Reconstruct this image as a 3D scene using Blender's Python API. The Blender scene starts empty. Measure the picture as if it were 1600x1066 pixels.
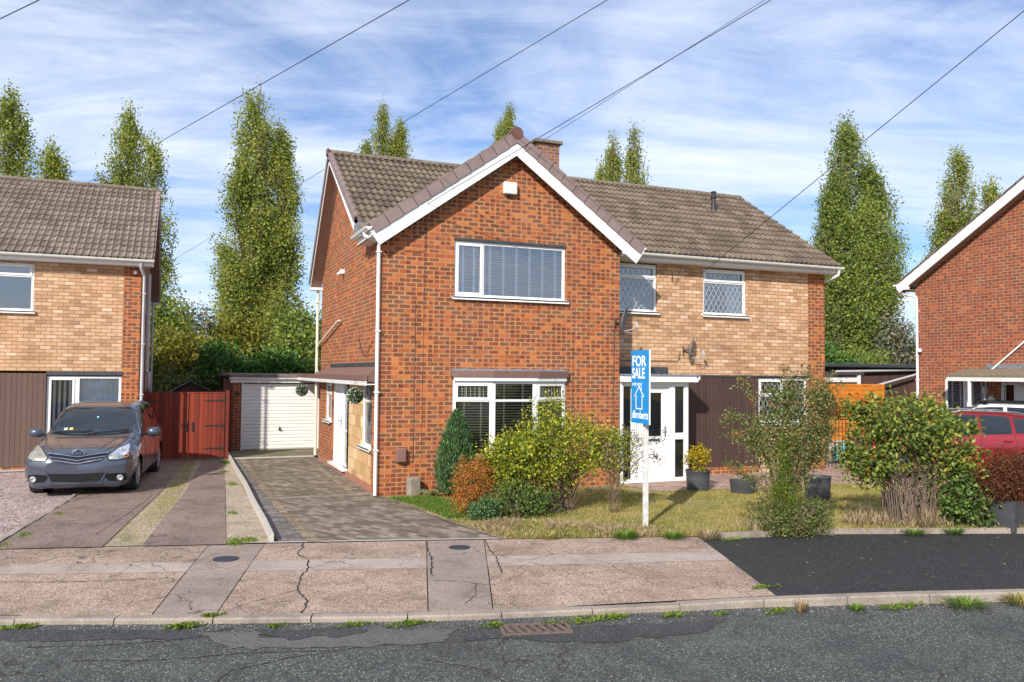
import bpy, math, random
import numpy as np
from mathutils import Vector, Matrix
from mathutils.bvhtree import BVHTree
random.seed(7); RNG = np.random.default_rng(11)
S = bpy.context.scene
COL = S.collection
R = math.radians
PI = math.pi
# ---------------------------------------------------------------- camera
cd = bpy.data.cameras.new('camera'); cam = bpy.data.objects.new('camera', cd); COL.objects.link(cam)
cd.sensor_width = 36; cd.lens = 1265.3/1600*36; cd.clip_end = 2000; cd.clip_start = .05
m = Matrix(((0.92503, -0.02341, -0.37917), (-0.37977, -0.0327, -0.9245), (0.00924, 0.99919, -0.03914)))
cam.matrix_world = Matrix.Translation((-3.44, -14.81, 2.3)) @ m.to_4x4()
S.camera = cam
# ---------------------------------------------------------------- sun and sky
SUN_DIR = Vector((.70, .71, -.60)).normalized()          # the way the light travels
sd = bpy.data.lights.new('sun', 'SUN'); sun = bpy.data.objects.new('sun', sd); COL.objects.link(sun)
sd.energy = 4.8; sd.angle = R(.8); sd.color = (1, .94, .84)
sun.rotation_euler = SUN_DIR.to_track_quat('-Z', 'Y').to_euler()
toSun = -SUN_DIR
w = bpy.data.worlds.new('World'); S.world = w; w.use_nodes = True
nt = w.node_tree; nt.nodes.clear()
out = nt.nodes.new('ShaderNodeOutputWorld'); bg = nt.nodes.new('ShaderNodeBackground')
sky = nt.nodes.new('ShaderNodeTexSky'); sky.sky_type = 'NISHITA'; sky.sun_disc = False
sky.sun_elevation = math.asin(toSun.z); sky.sun_rotation = math.atan2(toSun.x, toSun.y)
sky.air_density = 1.0; sky.dust_density = .6; sky.ozone_density = 2.2; sky.altitude = 50
tc = nt.nodes.new('ShaderNodeTexCoord')
def wn(t, **k):
    n = nt.nodes.new(t)
    for a, b in k.items(): setattr(n, a, b)
    return n
def wmath(op, a, b=None, c=None):
    n = wn('ShaderNodeMath', operation=op)
    for i, v in enumerate((a, b, c)):
        if v is None: continue
        if isinstance(v, (int, float)): n.inputs[i].default_value = v
        else: nt.links.new(v, n.inputs[i])
    return n.outputs[0]
sep = wn('ShaderNodeSeparateXYZ'); nt.links.new(tc.outputs['Generated'], sep.inputs[0])
zz = wmath('ADD', wmath('MAXIMUM', sep.outputs[2], 0.0), .16)
# rotate so that the streaks run across the view
ca, sa = math.cos(R(18)), math.sin(R(18))
uu = wmath('DIVIDE', wmath('ADD', wmath('MULTIPLY', sep.outputs[0], ca), wmath('MULTIPLY', sep.outputs[1], -sa)), zz)
vv = wmath('DIVIDE', wmath('ADD', wmath('MULTIPLY', sep.outputs[0], sa), wmath('MULTIPLY', sep.outputs[1], ca)), zz)
comb = wn('ShaderNodeCombineXYZ'); nt.links.new(uu, comb.inputs[0]); nt.links.new(vv, comb.inputs[1])
def cloud_noise(scale, sx, sy, detail, dist, off, rough=.55):
    mp = wn('ShaderNodeMapping'); nt.links.new(comb.outputs[0], mp.inputs[0])
    mp.inputs['Scale'].default_value = (sx, sy, 1); mp.inputs['Location'].default_value = (off, off*.7, 0)
    n = wn('ShaderNodeTexNoise'); nt.links.new(mp.outputs[0], n.inputs['Vector'])
    n.inputs['Scale'].default_value = scale; n.inputs['Detail'].default_value = detail
    n.inputs['Distortion'].default_value = dist; n.inputs['Roughness'].default_value = rough
    return n.outputs[0]
def wramp(v, pts):
    n = wn('ShaderNodeValToRGB'); nt.links.new(v, n.inputs[0])
    e = n.color_ramp.elements
    while len(e) > 1: e.remove(e[-1])
    e[0].position = pts[0][0]; e[0].color = (pts[0][1],)*3+(1,)
    for p, c in pts[1:]:
        x = e.new(p); x.color = (c, c, c, 1)
    return n.outputs[0]
c1 = wramp(cloud_noise(.85, .62, 1.25, 9, .7, 5.3, .58), [(.40, 0), (.53, .55), (.72, 1)])
c2 = wramp(cloud_noise(2.3, .6, 1.5, 9, 1.2, 9.3, .64), [(.42, 0), (.68, 1)])
c3 = wramp(cloud_noise(6.0, .35, 2.2, 8, .4, 1.7, .6), [(.38, 0), (.74, 1)])
mixf = wmath('ADD', wmath('MULTIPLY', c1, .62), wmath('ADD', wmath('MULTIPLY', c2, .28), wmath('MULTIPLY', wmath('MULTIPLY', c3, c1), .12)))
mixf = wmath('MINIMUM', wmath('ADD', mixf, .14), .93)
mx = wn('ShaderNodeMix', data_type='RGBA')
nt.links.new(mixf, mx.inputs['Factor'])
tint = wn('ShaderNodeMix', data_type='RGBA', blend_type='MULTIPLY'); tint.inputs['Factor'].default_value = 1
nt.links.new(sky.outputs[0], tint.inputs['A']); tint.inputs['B'].default_value = (.62, .90, 1.25, 1)
nt.links.new(tint.outputs['Result'], mx.inputs['A']); mx.inputs['B'].default_value = (8.0, 8.7, 10.1, 1)
nt.links.new(mx.outputs['Result'], bg.inputs[0]); nt.links.new(bg.outputs[0], out.inputs[0])
bg.inputs[1].default_value = .10
S.view_settings.view_transform = 'Standard'; S.view_settings.look = 'None'
S.view_settings.gamma = 1; S.view_settings.exposure = 0.3
S.view_settings.use_curve_mapping = False

# ---------------------------------------------------------------- helpers
class MB:
    """collects faces in world metres (or a thing's own metres)"""
    def __init__(s, M=None): s.v = []; s.f = []; s.M = M; s.uvs = {}
    def P(s, p):
        p = Vector(p); return tuple(s.M @ p) if s.M is not None else tuple(p)
    def face(s, pts, uv=None):
        i = len(s.v); s.v += [s.P(p) for p in pts]; s.f.append(tuple(range(i, i+len(pts))))
        if uv: s.uvs[len(s.f)-1] = uv
        return s
    def box(s, x0, x1, y0, y1, z0, z1):
        if x1 < x0: x0, x1 = x1, x0
        if y1 < y0: y0, y1 = y1, y0
        if z1 < z0: z0, z1 = z1, z0
        i = len(s.v)
        for x, y, z in ((x0,y0,z0),(x1,y0,z0),(x1,y1,z0),(x0,y1,z0),(x0,y0,z1),(x1,y0,z1),(x1,y1,z1),(x0,y1,z1)): s.v.append(s.P((x,y,z)))
        for f in ((0,3,2,1),(4,5,6,7),(0,1,5,4),(1,2,6,5),(2,3,7,6),(3,0,4,7)): s.f.append(tuple(i+k for k in f))
        return s
    def bar(s, a, b, w, h, up=(0,0,1)):
        """box along a-b, w wide, h deep"""
        a, b = Vector(a), Vector(b); d = (b-a); L = d.length
        if L < 1e-6: return s
        d /= L; up = Vector(up)
        sx = d.cross(up)
        if sx.length < 1e-4: sx = d.cross(Vector((1,0,0)))
        sx.normalize(); sy = sx.cross(d); i = len(s.v)
        for t in (a, b):
            for p, q in ((-1,-1),(1,-1),(1,1),(-1,1)): s.v.append(s.P(t+sx*(p*w/2)+sy*(q*h/2)))
        for f in ((0,3,2,1),(4,5,6,7),(0,1,5,4),(1,2,6,5),(2,3,7,6),(3,0,4,7)): s.f.append(tuple(i+k for k in f))
        return s
    def tube(s, pts, r, n=8, cap=True):
        pts = [Vector(p) for p in pts]; N = len(pts)
        rr = r if isinstance(r, (list, tuple)) else [r]*N
        i0 = len(s.v); prev = None
        for k in range(N):
            d = (pts[min(k+1, N-1)]-pts[max(k-1, 0)]).normalized()
            if prev is None:
                a = d.cross(Vector((0,0,1)))
                if a.length < .1: a = d.cross(Vector((1,0,0)))
            else: a = prev - d*prev.dot(d)
            a.normalize(); prev = a; b = d.cross(a)
            for j in range(n):
                t = 2*PI*j/n; s.v.append(s.P(pts[k]+a*(rr[k]*math.cos(t))+b*(rr[k]*math.sin(t))))
        for k in range(N-1):
            for j in range(n):
                a, b = i0+k*n+j, i0+k*n+(j+1) % n
                s.f.append((a, b, b+n, a+n))
        if cap:
            s.f.append(tuple(i0+j for j in range(n))[::-1]); s.f.append(tuple(i0+(N-1)*n+j for j in range(n)))
        return s
    def lathe(s, prof, c=(0,0,0), n=24, axis='z', sx=1, sy=1):
        i0 = len(s.v)
        for r, z in prof:
            for j in range(n):
                t = 2*PI*j/n; x, y = r*math.cos(t)*sx, r*math.sin(t)*sy
                p = (x, y, z) if axis == 'z' else ((x, z, y) if axis == 'y' else (z, x, y))
                s.v.append(s.P((c[0]+p[0], c[1]+p[1], c[2]+p[2])))
        for k in range(len(prof)-1):
            for j in range(n):
                a, b = i0+k*n+j, i0+k*n+(j+1) % n
                s.f.append((a, b, b+n, a+n) if axis != 'y' else (a, a+n, b+n, b))
        s.f.append(tuple(i0+j for j in range(n))[::-1]); s.f.append(tuple(i0+(len(prof)-1)*n+j for j in range(n)))
        return s
    def prism(s, poly, z0, z1, axis='z'):
        """poly of (a,b); extruded z0-z1 along axis. axis y: (a,b)=(x,z); axis x: (a,b)=(y,z)"""
        def pt(a, b, c): return (a, b, c) if axis == 'z' else ((a, c, b) if axis == 'y' else (c, a, b))
        n = len(poly)
        s.face([pt(a, b, z1) for a, b in poly]); s.face([pt(a, b, z0) for a, b in poly][::-1])
        for i in range(n):
            a, b = poly[i], poly[(i+1) % n]
            s.face([pt(*a, z0), pt(*b, z0), pt(*b, z1), pt(*a, z1)])
        return s
    def ball(s, c, r, n=12, m=8, sz=1):
        prof = [(r*math.sin(PI*k/m)+1e-4, -r*sz*math.cos(PI*k/m)) for k in range(m+1)]
        return s.lathe(prof, c, n)
def newmesh(name, V, F, UV=None, smooth=False, origin=(0,0,0)):
    V = np.asarray(V, dtype=np.float64).reshape(-1, 3)
    o = np.asarray(origin, dtype=np.float64)
    me = bpy.data.meshes.new(name)
    me.from_pydata((V-o).tolist(), [], [list(f) for f in F]); me.update()
    uvl = me.uv_layers.new(name='UVMap')
    n = len(me.loops); li = np.empty(n, dtype=np.int32); me.loops.foreach_get('vertex_index', li)
    npoly = len(me.polygons); nor = np.empty(npoly*3); me.polygons.foreach_get('normal', nor); nor = np.abs(nor.reshape(-1, 3))
    tot = np.empty(npoly, dtype=np.int32); me.polygons.foreach_get('loop_total', tot)
    ax = np.repeat(nor.argmax(1), tot); P = V[li]
    uv = np.where((ax == 0)[:, None], P[:, [1, 2]], np.where((ax == 1)[:, None], P[:, [0, 2]], P[:, [0, 1]]))
    if UV:
        st = np.concatenate([[0], np.cumsum(tot)])
        for fi, u in UV.items(): uv[st[fi]:st[fi]+len(u)] = u
    uvl.data.foreach_set('uv', uv.astype(np.float32).ravel())
    if smooth: me.polygons.foreach_set('use_smooth', np.ones(npoly, dtype=bool))
    return me
def fastmesh(name, V, nper, smooth=False):
    """V: (n*nper,3) -> n separate faces of nper corners"""
    V = np.ascontiguousarray(V, dtype=np.float32); nv = len(V); nf = nv//nper
    me = bpy.data.meshes.new(name); me.vertices.add(nv); me.vertices.foreach_set('co', V.ravel())
    me.loops.add(nv); me.loops.foreach_set('vertex_index', np.arange(nv, dtype=np.int32))
    me.polygons.add(nf); me.polygons.foreach_set('loop_start', np.arange(0, nv, nper, dtype=np.int32))
    try: me.polygons.foreach_set('loop_total', np.full(nf, nper, dtype=np.int32))
    except Exception: pass
    me.update(calc_edges=True); me.validate()
    return me
def tag(o, label=None, cat=None, group=None, kind=None):
    for k, v in (('label', label), ('category', cat), ('group', group), ('kind', kind)):
        if v: o[k] = v
    return o
BASE = {}
def thing(name, label, cat, loc=(0,0,0), rz=0, group=None):
    o = bpy.data.objects.new(name, None); COL.objects.link(o); o.empty_display_size = .2
    o.location = loc; o.rotation_euler = (0, 0, rz); BASE[o.name] = tuple(loc)
    return tag(o, label, cat, group)
def obj(name, mb, mat, parent=None, label=None, smooth=False, local=False, bevel=0, base=None, autos=None):
    org = (0,0,0)
    if parent is not None and not local: org = BASE.get(parent.name, (0,0,0))
    if parent is None and base is not None: org = base
    if isinstance(mb, MB): me = newmesh(name, mb.v, mb.f, mb.uvs, smooth, org)
    else: me = mb
    me.materials.append(mat)
    o = bpy.data.objects.new(name, me); COL.objects.link(o)
    if parent is not None: o.parent = parent
    elif base is not None: o.location = base
    BASE[o.name] = org
    if label: o['label'] = label
    if bevel:
        b = o.modifiers.new('bevel', 'BEVEL'); b.width = bevel; b.segments = 2; b.limit_method = 'ANGLE'; b.angle_limit = R(50)
    if autos:
        me.polygons.foreach_set('use_smooth', np.ones(len(me.polygons), dtype=bool))
        try: me.set_sharp_from_angle(angle=R(autos))
        except Exception: pass
    return o
def kids(o): return [c for c in o.children]
def dup(o, loc=None, rz=None, sc=None, label=None, parent=None):
    c = o.copy(); COL.objects.link(c)
    if parent is not None: c.parent = parent
    for ch in kids(o): dup(ch, parent=c)
    if loc is not None: c.location = loc
    if rz is not None: c.rotation_euler = (0, 0, rz)
    if sc is not None: c.scale = sc if hasattr(sc, '__len__') else (sc,)*3
    if label: c['label'] = label
    return c

# ---------------------------------------------------------------- materials
class NT:
    def __init__(s, name):
        s.m = bpy.data.materials.new(name); s.m.use_nodes = True; s.t = s.m.node_tree
        s.b = s.t.nodes['Principled BSDF']; s.o = s.t.nodes['Material Output']
    def n(s, typ, **k):
        n = s.t.nodes.new('ShaderNode'+typ)
        for a, b in k.items():
            if a.startswith('i_'): s.set(n.inputs[a[2:].replace('_', ' ')], b)
            else: setattr(n, a, b)
        return n
    def set(s, inp, v):
        if hasattr(v, 'is_output') or isinstance(v, bpy.types.NodeSocket): s.t.links.new(v, inp)
        else:
            if inp.type == 'RGBA' and hasattr(v, '__len__') and len(v) == 3: v = (*v, 1)
            inp.default_value = v
    def math(s, op, a, b=None, c=None, clamp=False):
        n = s.n('Math', operation=op, use_clamp=clamp)
        for i, v in enumerate((a, b, c)):
            if v is not None: s.set(n.inputs[i], v)
        return n.outputs[0]
    def coord(s, kind='UV', scale=(1,1,1), loc=(0,0,0), rot=(0,0,0)):
        t = s.n('TexCoord'); m = s.n('Mapping'); s.t.links.new(t.outputs[kind], m.inputs[0])
        m.inputs['Scale'].default_value = scale; m.inputs['Location'].default_value = loc; m.inputs['Rotation'].default_value = rot
        return m.outputs[0]
    def wpos(s, scale=(1,1,1)):
        g = s.n('NewGeometry'); m = s.n('Mapping'); s.t.links.new(g.outputs['Position'], m.inputs[0])
        m.inputs['Scale'].default_value = scale; return m.outputs[0]
    def noise(s, vec, scale, detail=4, rough=.55, dist=0):
        n = s.n('TexNoise'); s.set(n.inputs['Vector'], vec); n.inputs['Scale'].default_value = scale
        n.inputs['Detail'].default_value = detail; n.inputs['Roughness'].default_value = rough; n.inputs['Distortion'].default_value = dist
        return n.outputs[0]
    def ramp(s, v, pts, interp='LINEAR'):
        n = s.n('ValToRGB'); s.set(n.inputs[0], v); e = n.color_ramp.elements; n.color_ramp.interpolation = interp
        while len(e) > 1: e.remove(e[-1])
        def col(c): return (c, c, c, 1) if isinstance(c, (int, float)) else (*c, 1)
        e[0].position = pts[0][0]; e[0].color = col(pts[0][1])
        for p, c in pts[1:]:
            x = e.new(p); x.color = col(c)
        return n.outputs[0]
    def mix(s, f, a, b, mode='MIX'):
        n = s.n('Mix', data_type='RGBA', blend_type=mode)
        s.set(n.inputs['Factor'], f); s.set(n.inputs['A'], a); s.set(n.inputs['B'], b)
        return n.outputs['Result']
    def bump(s, h, strength=.5, dist=.01, normal=None):
        n = s.n('Bump'); s.set(n.inputs['Height'], h); n.inputs['Strength'].default_value = strength; n.inputs['Distance'].default_value = dist
        if normal is not None: s.set(n.inputs['Normal'], normal)
        return n.outputs[0]
    def fin(s, color=None, rough=None, normal=None, **k):
        if color is not None: s.set(s.b.inputs['Base Color'], color)
        if rough is not None: s.set(s.b.inputs['Roughness'], rough)
        if normal is not None: s.set(s.b.inputs['Normal'], normal)
        for a, v in k.items(): s.set(s.b.inputs[a.replace('_', ' ')], v)
        return s.m
def plain(name, col, rough=.5, var=.12, scale=6, bump=0, metallic=0, spec=.5, coat=0):
    t = NT(name); p = t.wpos()
    n = t.noise(p, scale, 5); n2 = t.noise(p, scale*9, 3)
    f = t.math('ADD', t.math('MULTIPLY', n, .7), t.math('MULTIPLY', n2, .3))
    a = tuple(c*(1-var) for c in col); b = tuple(min(1, c*(1+var)) for c in col)
    c = t.ramp(f, [(.35, a), (.65, b)])
    kw = {}
    if bump: kw['normal'] = t.bump(n2, bump, .004)
    t.b.inputs['Metallic'].default_value = metallic; t.b.inputs['Specular IOR Level'].default_value = spec
    t.b.inputs['Coat Weight'].default_value = coat; t.b.inputs['Coat Roughness'].default_value = .03
    return t.fin(c, t.ramp(n, [(.3, max(0, rough-.07)), (.7, min(1, rough+.07))]), **kw)
def brickmat(name, ramp, mortar, kiss=None, bw=.225, bh=.083, stain=.25, seed=0, ms=.0055, soot=None):
    t = NT(name); uv = t.coord('UV', loc=(seed*.37, seed*.083*3, 0))
    # edges of bricks wander a little
    sp = t.n('SeparateXYZ'); t.set(sp.inputs[0], uv)
    wob = t.math('MULTIPLY', t.math('SUBTRACT', t.noise(uv, 9, 2), .5), .008)
    cb = t.n('CombineXYZ'); t.set(cb.inputs[0], t.math('ADD', sp.outputs[0], wob)); t.set(cb.inputs[1], t.math('ADD', sp.outputs[1], t.math('MULTIPLY', wob, .5)))
    br = t.n('TexBrick', offset=.5, offset_frequency=2, squash=1.0); t.set(br.inputs['Vector'], cb.outputs[0])
    br.inputs['Color1'].default_value = (0,0,0,1); br.inputs['Color2'].default_value = (1,1,1,1); br.inputs['Mortar'].default_value = (.5,.5,.5,1)
    br.inputs['Scale'].default_value = 1; br.inputs['Mortar Size'].default_value = ms; br.inputs['Mortar Smooth'].default_value = .25
    br.inputs['Bias'].default_value = 0; br.inputs['Brick Width'].default_value = bw; br.inputs['Row Height'].default_value = bh
    rnd = br.outputs['Color']; fac = br.outputs['Fac']
    small = t.noise(uv, 60, 4, .65)
    f = t.math('ADD', rnd, t.math('MULTIPLY', t.math('SUBTRACT', small, .5), .45), clamp=True)
    col = t.ramp(f, ramp)
    if kiss:
        vr = t.math('DIVIDE', cb.outputs[0], 1)
        row = t.math('FLOOR', t.math('DIVIDE', sp.outputs[1], bh)); sh = t.math('MULTIPLY', t.math('SUBTRACT', 1, t.math('MODULO', t.math('ABSOLUTE', row), 2)), .5)
        ub = t.math('ADD', t.math('DIVIDE', sp.outputs[0], bw), sh); fb = t.math('FRACT', ub); fv = t.math('FRACT', t.math('DIVIDE', sp.outputs[1], bh))
        uh = t.math('MULTIPLY', ub, 2); cell = t.math('FLOOR', uh); fu = t.math('FRACT', uh)
        cc = t.n('CombineXYZ'); t.set(cc.inputs[0], cell); t.set(cc.inputs[1], row); wnz = t.n('TexWhiteNoise', noise_dimensions='2D'); t.set(wnz.inputs['Vector'], cc.outputs[0])
        on = t.math('GREATER_THAN', wnz.outputs['Value'], kiss[2])
        e = t.math('MULTIPLY', t.math('SUBTRACT', t.noise(uv, 38, 3), .5), .30)
        def msk(f_, lo, hi, es=1): return t.ramp(t.math('ADD', t.math('ABSOLUTE', t.math('SUBTRACT', f_, .5)), t.math('MULTIPLY', e, es)), [(lo, 1), (hi, 0)])
        mv = msk(fv, .33, .41); mu = msk(fu, .30, .39); mb_ = msk(fb, .405, .45, .4)
        full = t.math('GREATER_THAN', rnd, .60)
        km = t.math('MULTIPLY', mv, t.math('MAXIMUM', t.math('MULTIPLY', mu, on), t.math('MULTIPLY', mb_, full)))
        kcol = t.mix(t.math('FRACT', t.math('MULTIPLY', wnz.outputs['Value'], 7.3)), kiss[0], kiss[1])
        col = t.mix(t.math('MULTIPLY', km, .85), col, kcol)
    big = t.noise(uv, .9, 5, .6); col = t.mix(t.math('MULTIPLY', t.ramp(big, [(.4, 0), (.75, 1)]), stain), col, (.16, .10, .07), 'MIX')
    vs = t.n('Mapping'); t.set(vs.inputs[0], uv); vs.inputs['Scale'].default_value = (5, .45, 1); streak = t.ramp(t.noise(vs.outputs[0], 1.0, 5, .65), [(.52, 0), (.72, 1)]); col = t.mix(t.math('MULTIPLY', streak, stain*1.1), col, (.20, .12, .08))
    blot = t.noise(uv, 2.3, 6, .7); col = t.mix(.5, col, t.ramp(blot, [(.3, .33), (.7, .66)]), 'OVERLAY')
    grit = t.noise(uv, 190, 2, .7)
    col = t.mix(.35, col, t.ramp(grit, [(.3, .25), (.7, .85)]), 'OVERLAY')
    mo = t.mix(t.noise(uv, 30, 3), mortar, tuple(x*.72 for x in mortar))
    col = t.mix(fac, col, mo)
    h = t.math('ADD', t.math('MULTIPLY', t.math('SUBTRACT', 1, fac), 1), t.math('MULTIPLY', small, .35))
    return t.fin(col, .88, t.bump(h, .75, .007))
M = {}
M['brick'] = brickmat('orange_red_brick', [(0, (.30, .070, .020)), (.3, (.40, .105, .026)), (.6, (.47, .155, .040)), (.85, (.52, .225, .070)), (1, (.46, .26, .11))], (.52, .30, .155), kiss=((.085, .024, .016), (.185, .048, .025), .45), stain=.30)
M['brick_dark'] = brickmat('red_brown_brick', [(0, (.24, .062, .03)), (.35, (.33, .085, .035)), (.7, (.43, .14, .052)), (1, (.48, .22, .09))], (.52, .30, .18), kiss=((.11, .04, .03), (.20, .062, .04), .42), stain=.2, seed=5)
M['brick_tan'] = brickmat('tan_brick', [(0, (.36, .20, .11)), (.15, (.46, .265, .145)), (.5, (.53, .32, .18)), (.85, (.59, .38, .235)), (1, (.66, .475, .33))], (.29, .15, .07), stain=.22, seed=3, ms=.0062)
M['brick_chim'] = brickmat('chimney_brick', [(0, (.10, .04, .03)), (.5, (.20, .075, .045)), (1, (.30, .14, .08))], (.45, .38, .30), stain=.35, seed=8)
M['stone_panel'] = brickmat('random_stone', [(0, (.42, .25, .11)), (.4, (.58, .36, .16)), (1, (.68, .48, .28))], (.36, .24, .13), bw=.52, bh=.235, ms=.006, seed=2)
def tilemat(name, a, b, c, lichen=.5):
    t = NT(name); uv = t.coord('UV'); sp = t.n('SeparateXYZ'); t.set(sp.inputs[0], uv)
    row = t.math('FLOOR', t.math('DIVIDE', sp.outputs[1], .335))
    cell = t.math('FLOOR', t.math('ADD', t.math('DIVIDE', sp.outputs[0], .30), t.math('MULTIPLY', row, .5)))
    cc = t.n('CombineXYZ'); t.set(cc.inputs[0], cell); t.set(cc.inputs[1], row); wz = t.n('TexWhiteNoise', noise_dimensions='2D'); t.set(wz.inputs['Vector'], cc.outputs[0])
    n1 = t.noise(uv, 1.3, 5, .6); n2 = t.noise(uv, 22, 5, .7); n3 = t.noise(uv, 120, 3, .7)
    f = t.math('ADD', t.math('MULTIPLY', wz.outputs['Value'], .45), t.math('ADD', t.math('MULTIPLY', n1, .35), t.math('MULTIPLY', n2, .3)))
    col = t.ramp(f, [(.2, a), (.55, b), (.9, c)])
    spots = t.ramp(t.noise(uv, 14, 4, .75), [(.62, 0), (.70, 1)])
    col = t.mix(t.math('MULTIPLY', spots, lichen*.7), col, (.23, .20, .155))
    sp2 = t.ramp(t.noise(uv, 5, 6, .8), [(.60, 0), (.72, 1)])
    col = t.mix(t.math('MULTIPLY', sp2, lichen*.6), col, (.05, .045, .035))
    v = t.n('TexVoronoi', feature='F1'); t.set(v.inputs['Vector'], uv); v.inputs['Scale'].default_value = 3.1
    dots = t.ramp(v.outputs['Distance'], [(.035, 1), (.06, 0)])
    col = t.mix(t.math('MULTIPLY', dots, lichen), col, (.62, .62, .58))
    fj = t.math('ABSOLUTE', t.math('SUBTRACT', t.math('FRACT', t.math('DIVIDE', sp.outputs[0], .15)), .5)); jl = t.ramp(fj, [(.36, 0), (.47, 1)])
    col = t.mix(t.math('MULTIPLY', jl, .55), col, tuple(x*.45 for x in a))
    col = t.mix(.45, col, t.ramp(n3, [(.3, .2), (.7, .9)]), 'OVERLAY')
    return t.fin(col, .93, t.bump(t.math('ADD', n3, n2), .5, .004))
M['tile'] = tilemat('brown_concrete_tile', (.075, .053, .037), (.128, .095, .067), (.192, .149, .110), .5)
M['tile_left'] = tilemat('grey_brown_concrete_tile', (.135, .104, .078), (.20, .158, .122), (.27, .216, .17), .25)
M['verge'] = plain('mauve_brown_verge', (.225, .16, .15), .6, .15, 4, .2)
M['verge_dark'] = plain('dark_ridge_cap', (.13, .06, .045), .7, .2, 8, .3)
M['ridge'] = plain('mossy_ridge_mortar', (.17, .135, .10), .95, .5, 14, .8)
M['upvc'] = plain('white_upvc', (.75, .75, .735), .32, .03, 3)
M['white_paint'] = plain('white_fascia', (.78, .78, .75), .45, .06, 2)
M['gutter_white'] = plain('weathered_white_gutter', (.70, .69, .65), .4, .1, 3)
M['gutter_grey'] = plain('pale_grey_downpipe', (.50, .50, .50), .45, .12, 3)
M['cream_pipe'] = plain('cream_downpipe', (.72, .64, .52), .45, .08, 3)
M['soffit'] = plain('brown_soffit', (.30, .20, .15), .6, .12, 4)
M['black'] = plain('black_plastic', (.02, .02, .022), .5, .2, 6)
M['felt'] = plain('black_lead_flashing', (.045, .05, .055), .6, .4, 18, .5)
M['lead'] = plain('grey_lead', (.19, .20, .22), .5, .25, 10, .3)
M['cane'] = plain('brown_canopy_tile', (.17, .09, .07), .7, .2, 12, .3)
M['concrete'] = plain('grey_concrete', (.33, .30, .26), .9, .2, 12, .6)
M['conc_light'] = plain('pale_concrete', (.46, .42, .36), .9, .15, 20, .5)
M['slat'] = plain('white_slat', (.85, .86, .86), .5, .03, 3)
M['slat_cream'] = plain('cream_slat', (.88, .76, .50), .6, .06, 3)
M['tape_cream'] = plain('cream_blind_tape', (.78, .68, .46), .7, .06, 3)
M['curtain'] = plain('net_curtain', (.74, .74, .74), .8, .05, 3)
M['lead_came'] = plain('silver_lead_strip', (.45, .47, .50), .4, .1, 9, metallic=.3)
M['lead_dark'] = plain('dark_lead_strip', (.42, .45, .50), .5, .1, 9)
M['steel'] = plain('polished_steel', (.62, .62, .62), .25, .05, 5, metallic=1)
M['iron'] = plain('black_iron', (.02, .02, .02), .5, .3, 20, .3)
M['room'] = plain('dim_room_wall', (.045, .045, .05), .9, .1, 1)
M['render_pink'] = plain('brick_red_plinth', (.34, .15, .10), .9, .2, 14, .5)
def glassmat(name, tint=(.9, .95, 1), base=.0, rough=.015):
    t = NT(name); n = t.noise(t.wpos(), 1.1, 2)
    gl = t.n('BsdfGlossy'); gl.inputs['Roughness'].default_value = rough; gl.inputs['Color'].default_value = (1, 1, 1, 1)
    t.set(gl.inputs['Normal'], t.bump(n, .12, .06))
    tr = t.n('BsdfTransparent'); tr.inputs['Color'].default_value = (*tint, 1)
    fr = t.n('Fresnel'); fr.inputs['IOR'].default_value = 1.55
    f = t.math('ADD', t.math('MULTIPLY', fr.outputs[0], 1.25), base, clamp=True)
    ms = t.n('MixShader'); t.set(ms.inputs[0], f); t.t.links.new(tr.outputs[0], ms.inputs[1]); t.t.links.new(gl.outputs[0], ms.inputs[2])
    t.t.links.new(ms.outputs[0], t.o.inputs[0]); return t.m
M['glass'] = glassmat('window_glass', (.90, .93, .95), .03)
M['glass_up'] = glassmat('upstairs_window_glass', (.88, .93, 1.0), .20)
M['glass_car'] = glassmat('tinted_car_glass', (.16, .20, .22), .05)
M['lamp_glass'] = glassmat('clear_lamp_cover', (.95, .95, .93), .04)
def woodmat(name, a, b, pw=.1, axis='x', rough=.75, gap=.06):
    t = NT(name); uv = t.coord('UV'); sp = t.n('SeparateXYZ'); t.set(sp.inputs[0], uv)
    u, v = (sp.outputs[0], sp.outputs[1]) if axis == 'x' else (sp.outputs[1], sp.outputs[0])
    q = t.math('DIVIDE', u, pw); cell = t.math('FLOOR', q); fr = t.math('SUBTRACT', q, cell)
    wz = t.n('TexWhiteNoise', noise_dimensions='1D'); t.set(wz.inputs['W'], cell)
    cb = t.n('CombineXYZ'); t.set(cb.inputs[0], t.math('MULTIPLY', u, 28)); t.set(cb.inputs[1], t.math('ADD', t.math('MULTIPLY', v, 1.6), t.math('MULTIPLY', wz.outputs['Value'], 9)))
    g = t.noise(cb.outputs[0], 2, 5, .6, .4)
    f = t.math('ADD', t.math('MULTIPLY', wz.outputs['Value'], .4), t.math('MULTIPLY', g, .6))
    col = t.ramp(f, [(.25, a), (.75, b)])
    edge = t.ramp(t.math('ABSOLUTE', t.math('SUBTRACT', fr, .5)), [(.5-gap, 0), (.5, 1)])
    h = t.math('SUBTRACT', t.math('MULTIPLY', g, .2), edge)
    col = t.mix(t.math('MULTIPLY', edge, .75), col, tuple(x*.3 for x in a))
    return t.fin(col, rough, t.bump(h, .8, .012))
M['clad'] = woodmat('dark_brown_cladding', (.050, .025, .020), (.078, .040, .032), .085, gap=.10)
M['clad_left'] = woodmat('brown_cladding', (.10, .058, .045), (.14, .082, .062), .105, gap=.05)
M['gatewood'] = woodmat('red_stained_boards', (.12, .014, .006), (.28, .038, .012), .105, gap=.05)
M['fence_or'] = woodmat('orange_fence_boards', (.52, .15, .012), (.72, .24, .025), .13, 'y', gap=.05)
M['shedwood'] = woodmat('dark_timber', (.06, .03, .024), (.11, .05, .038), .12)
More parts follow.
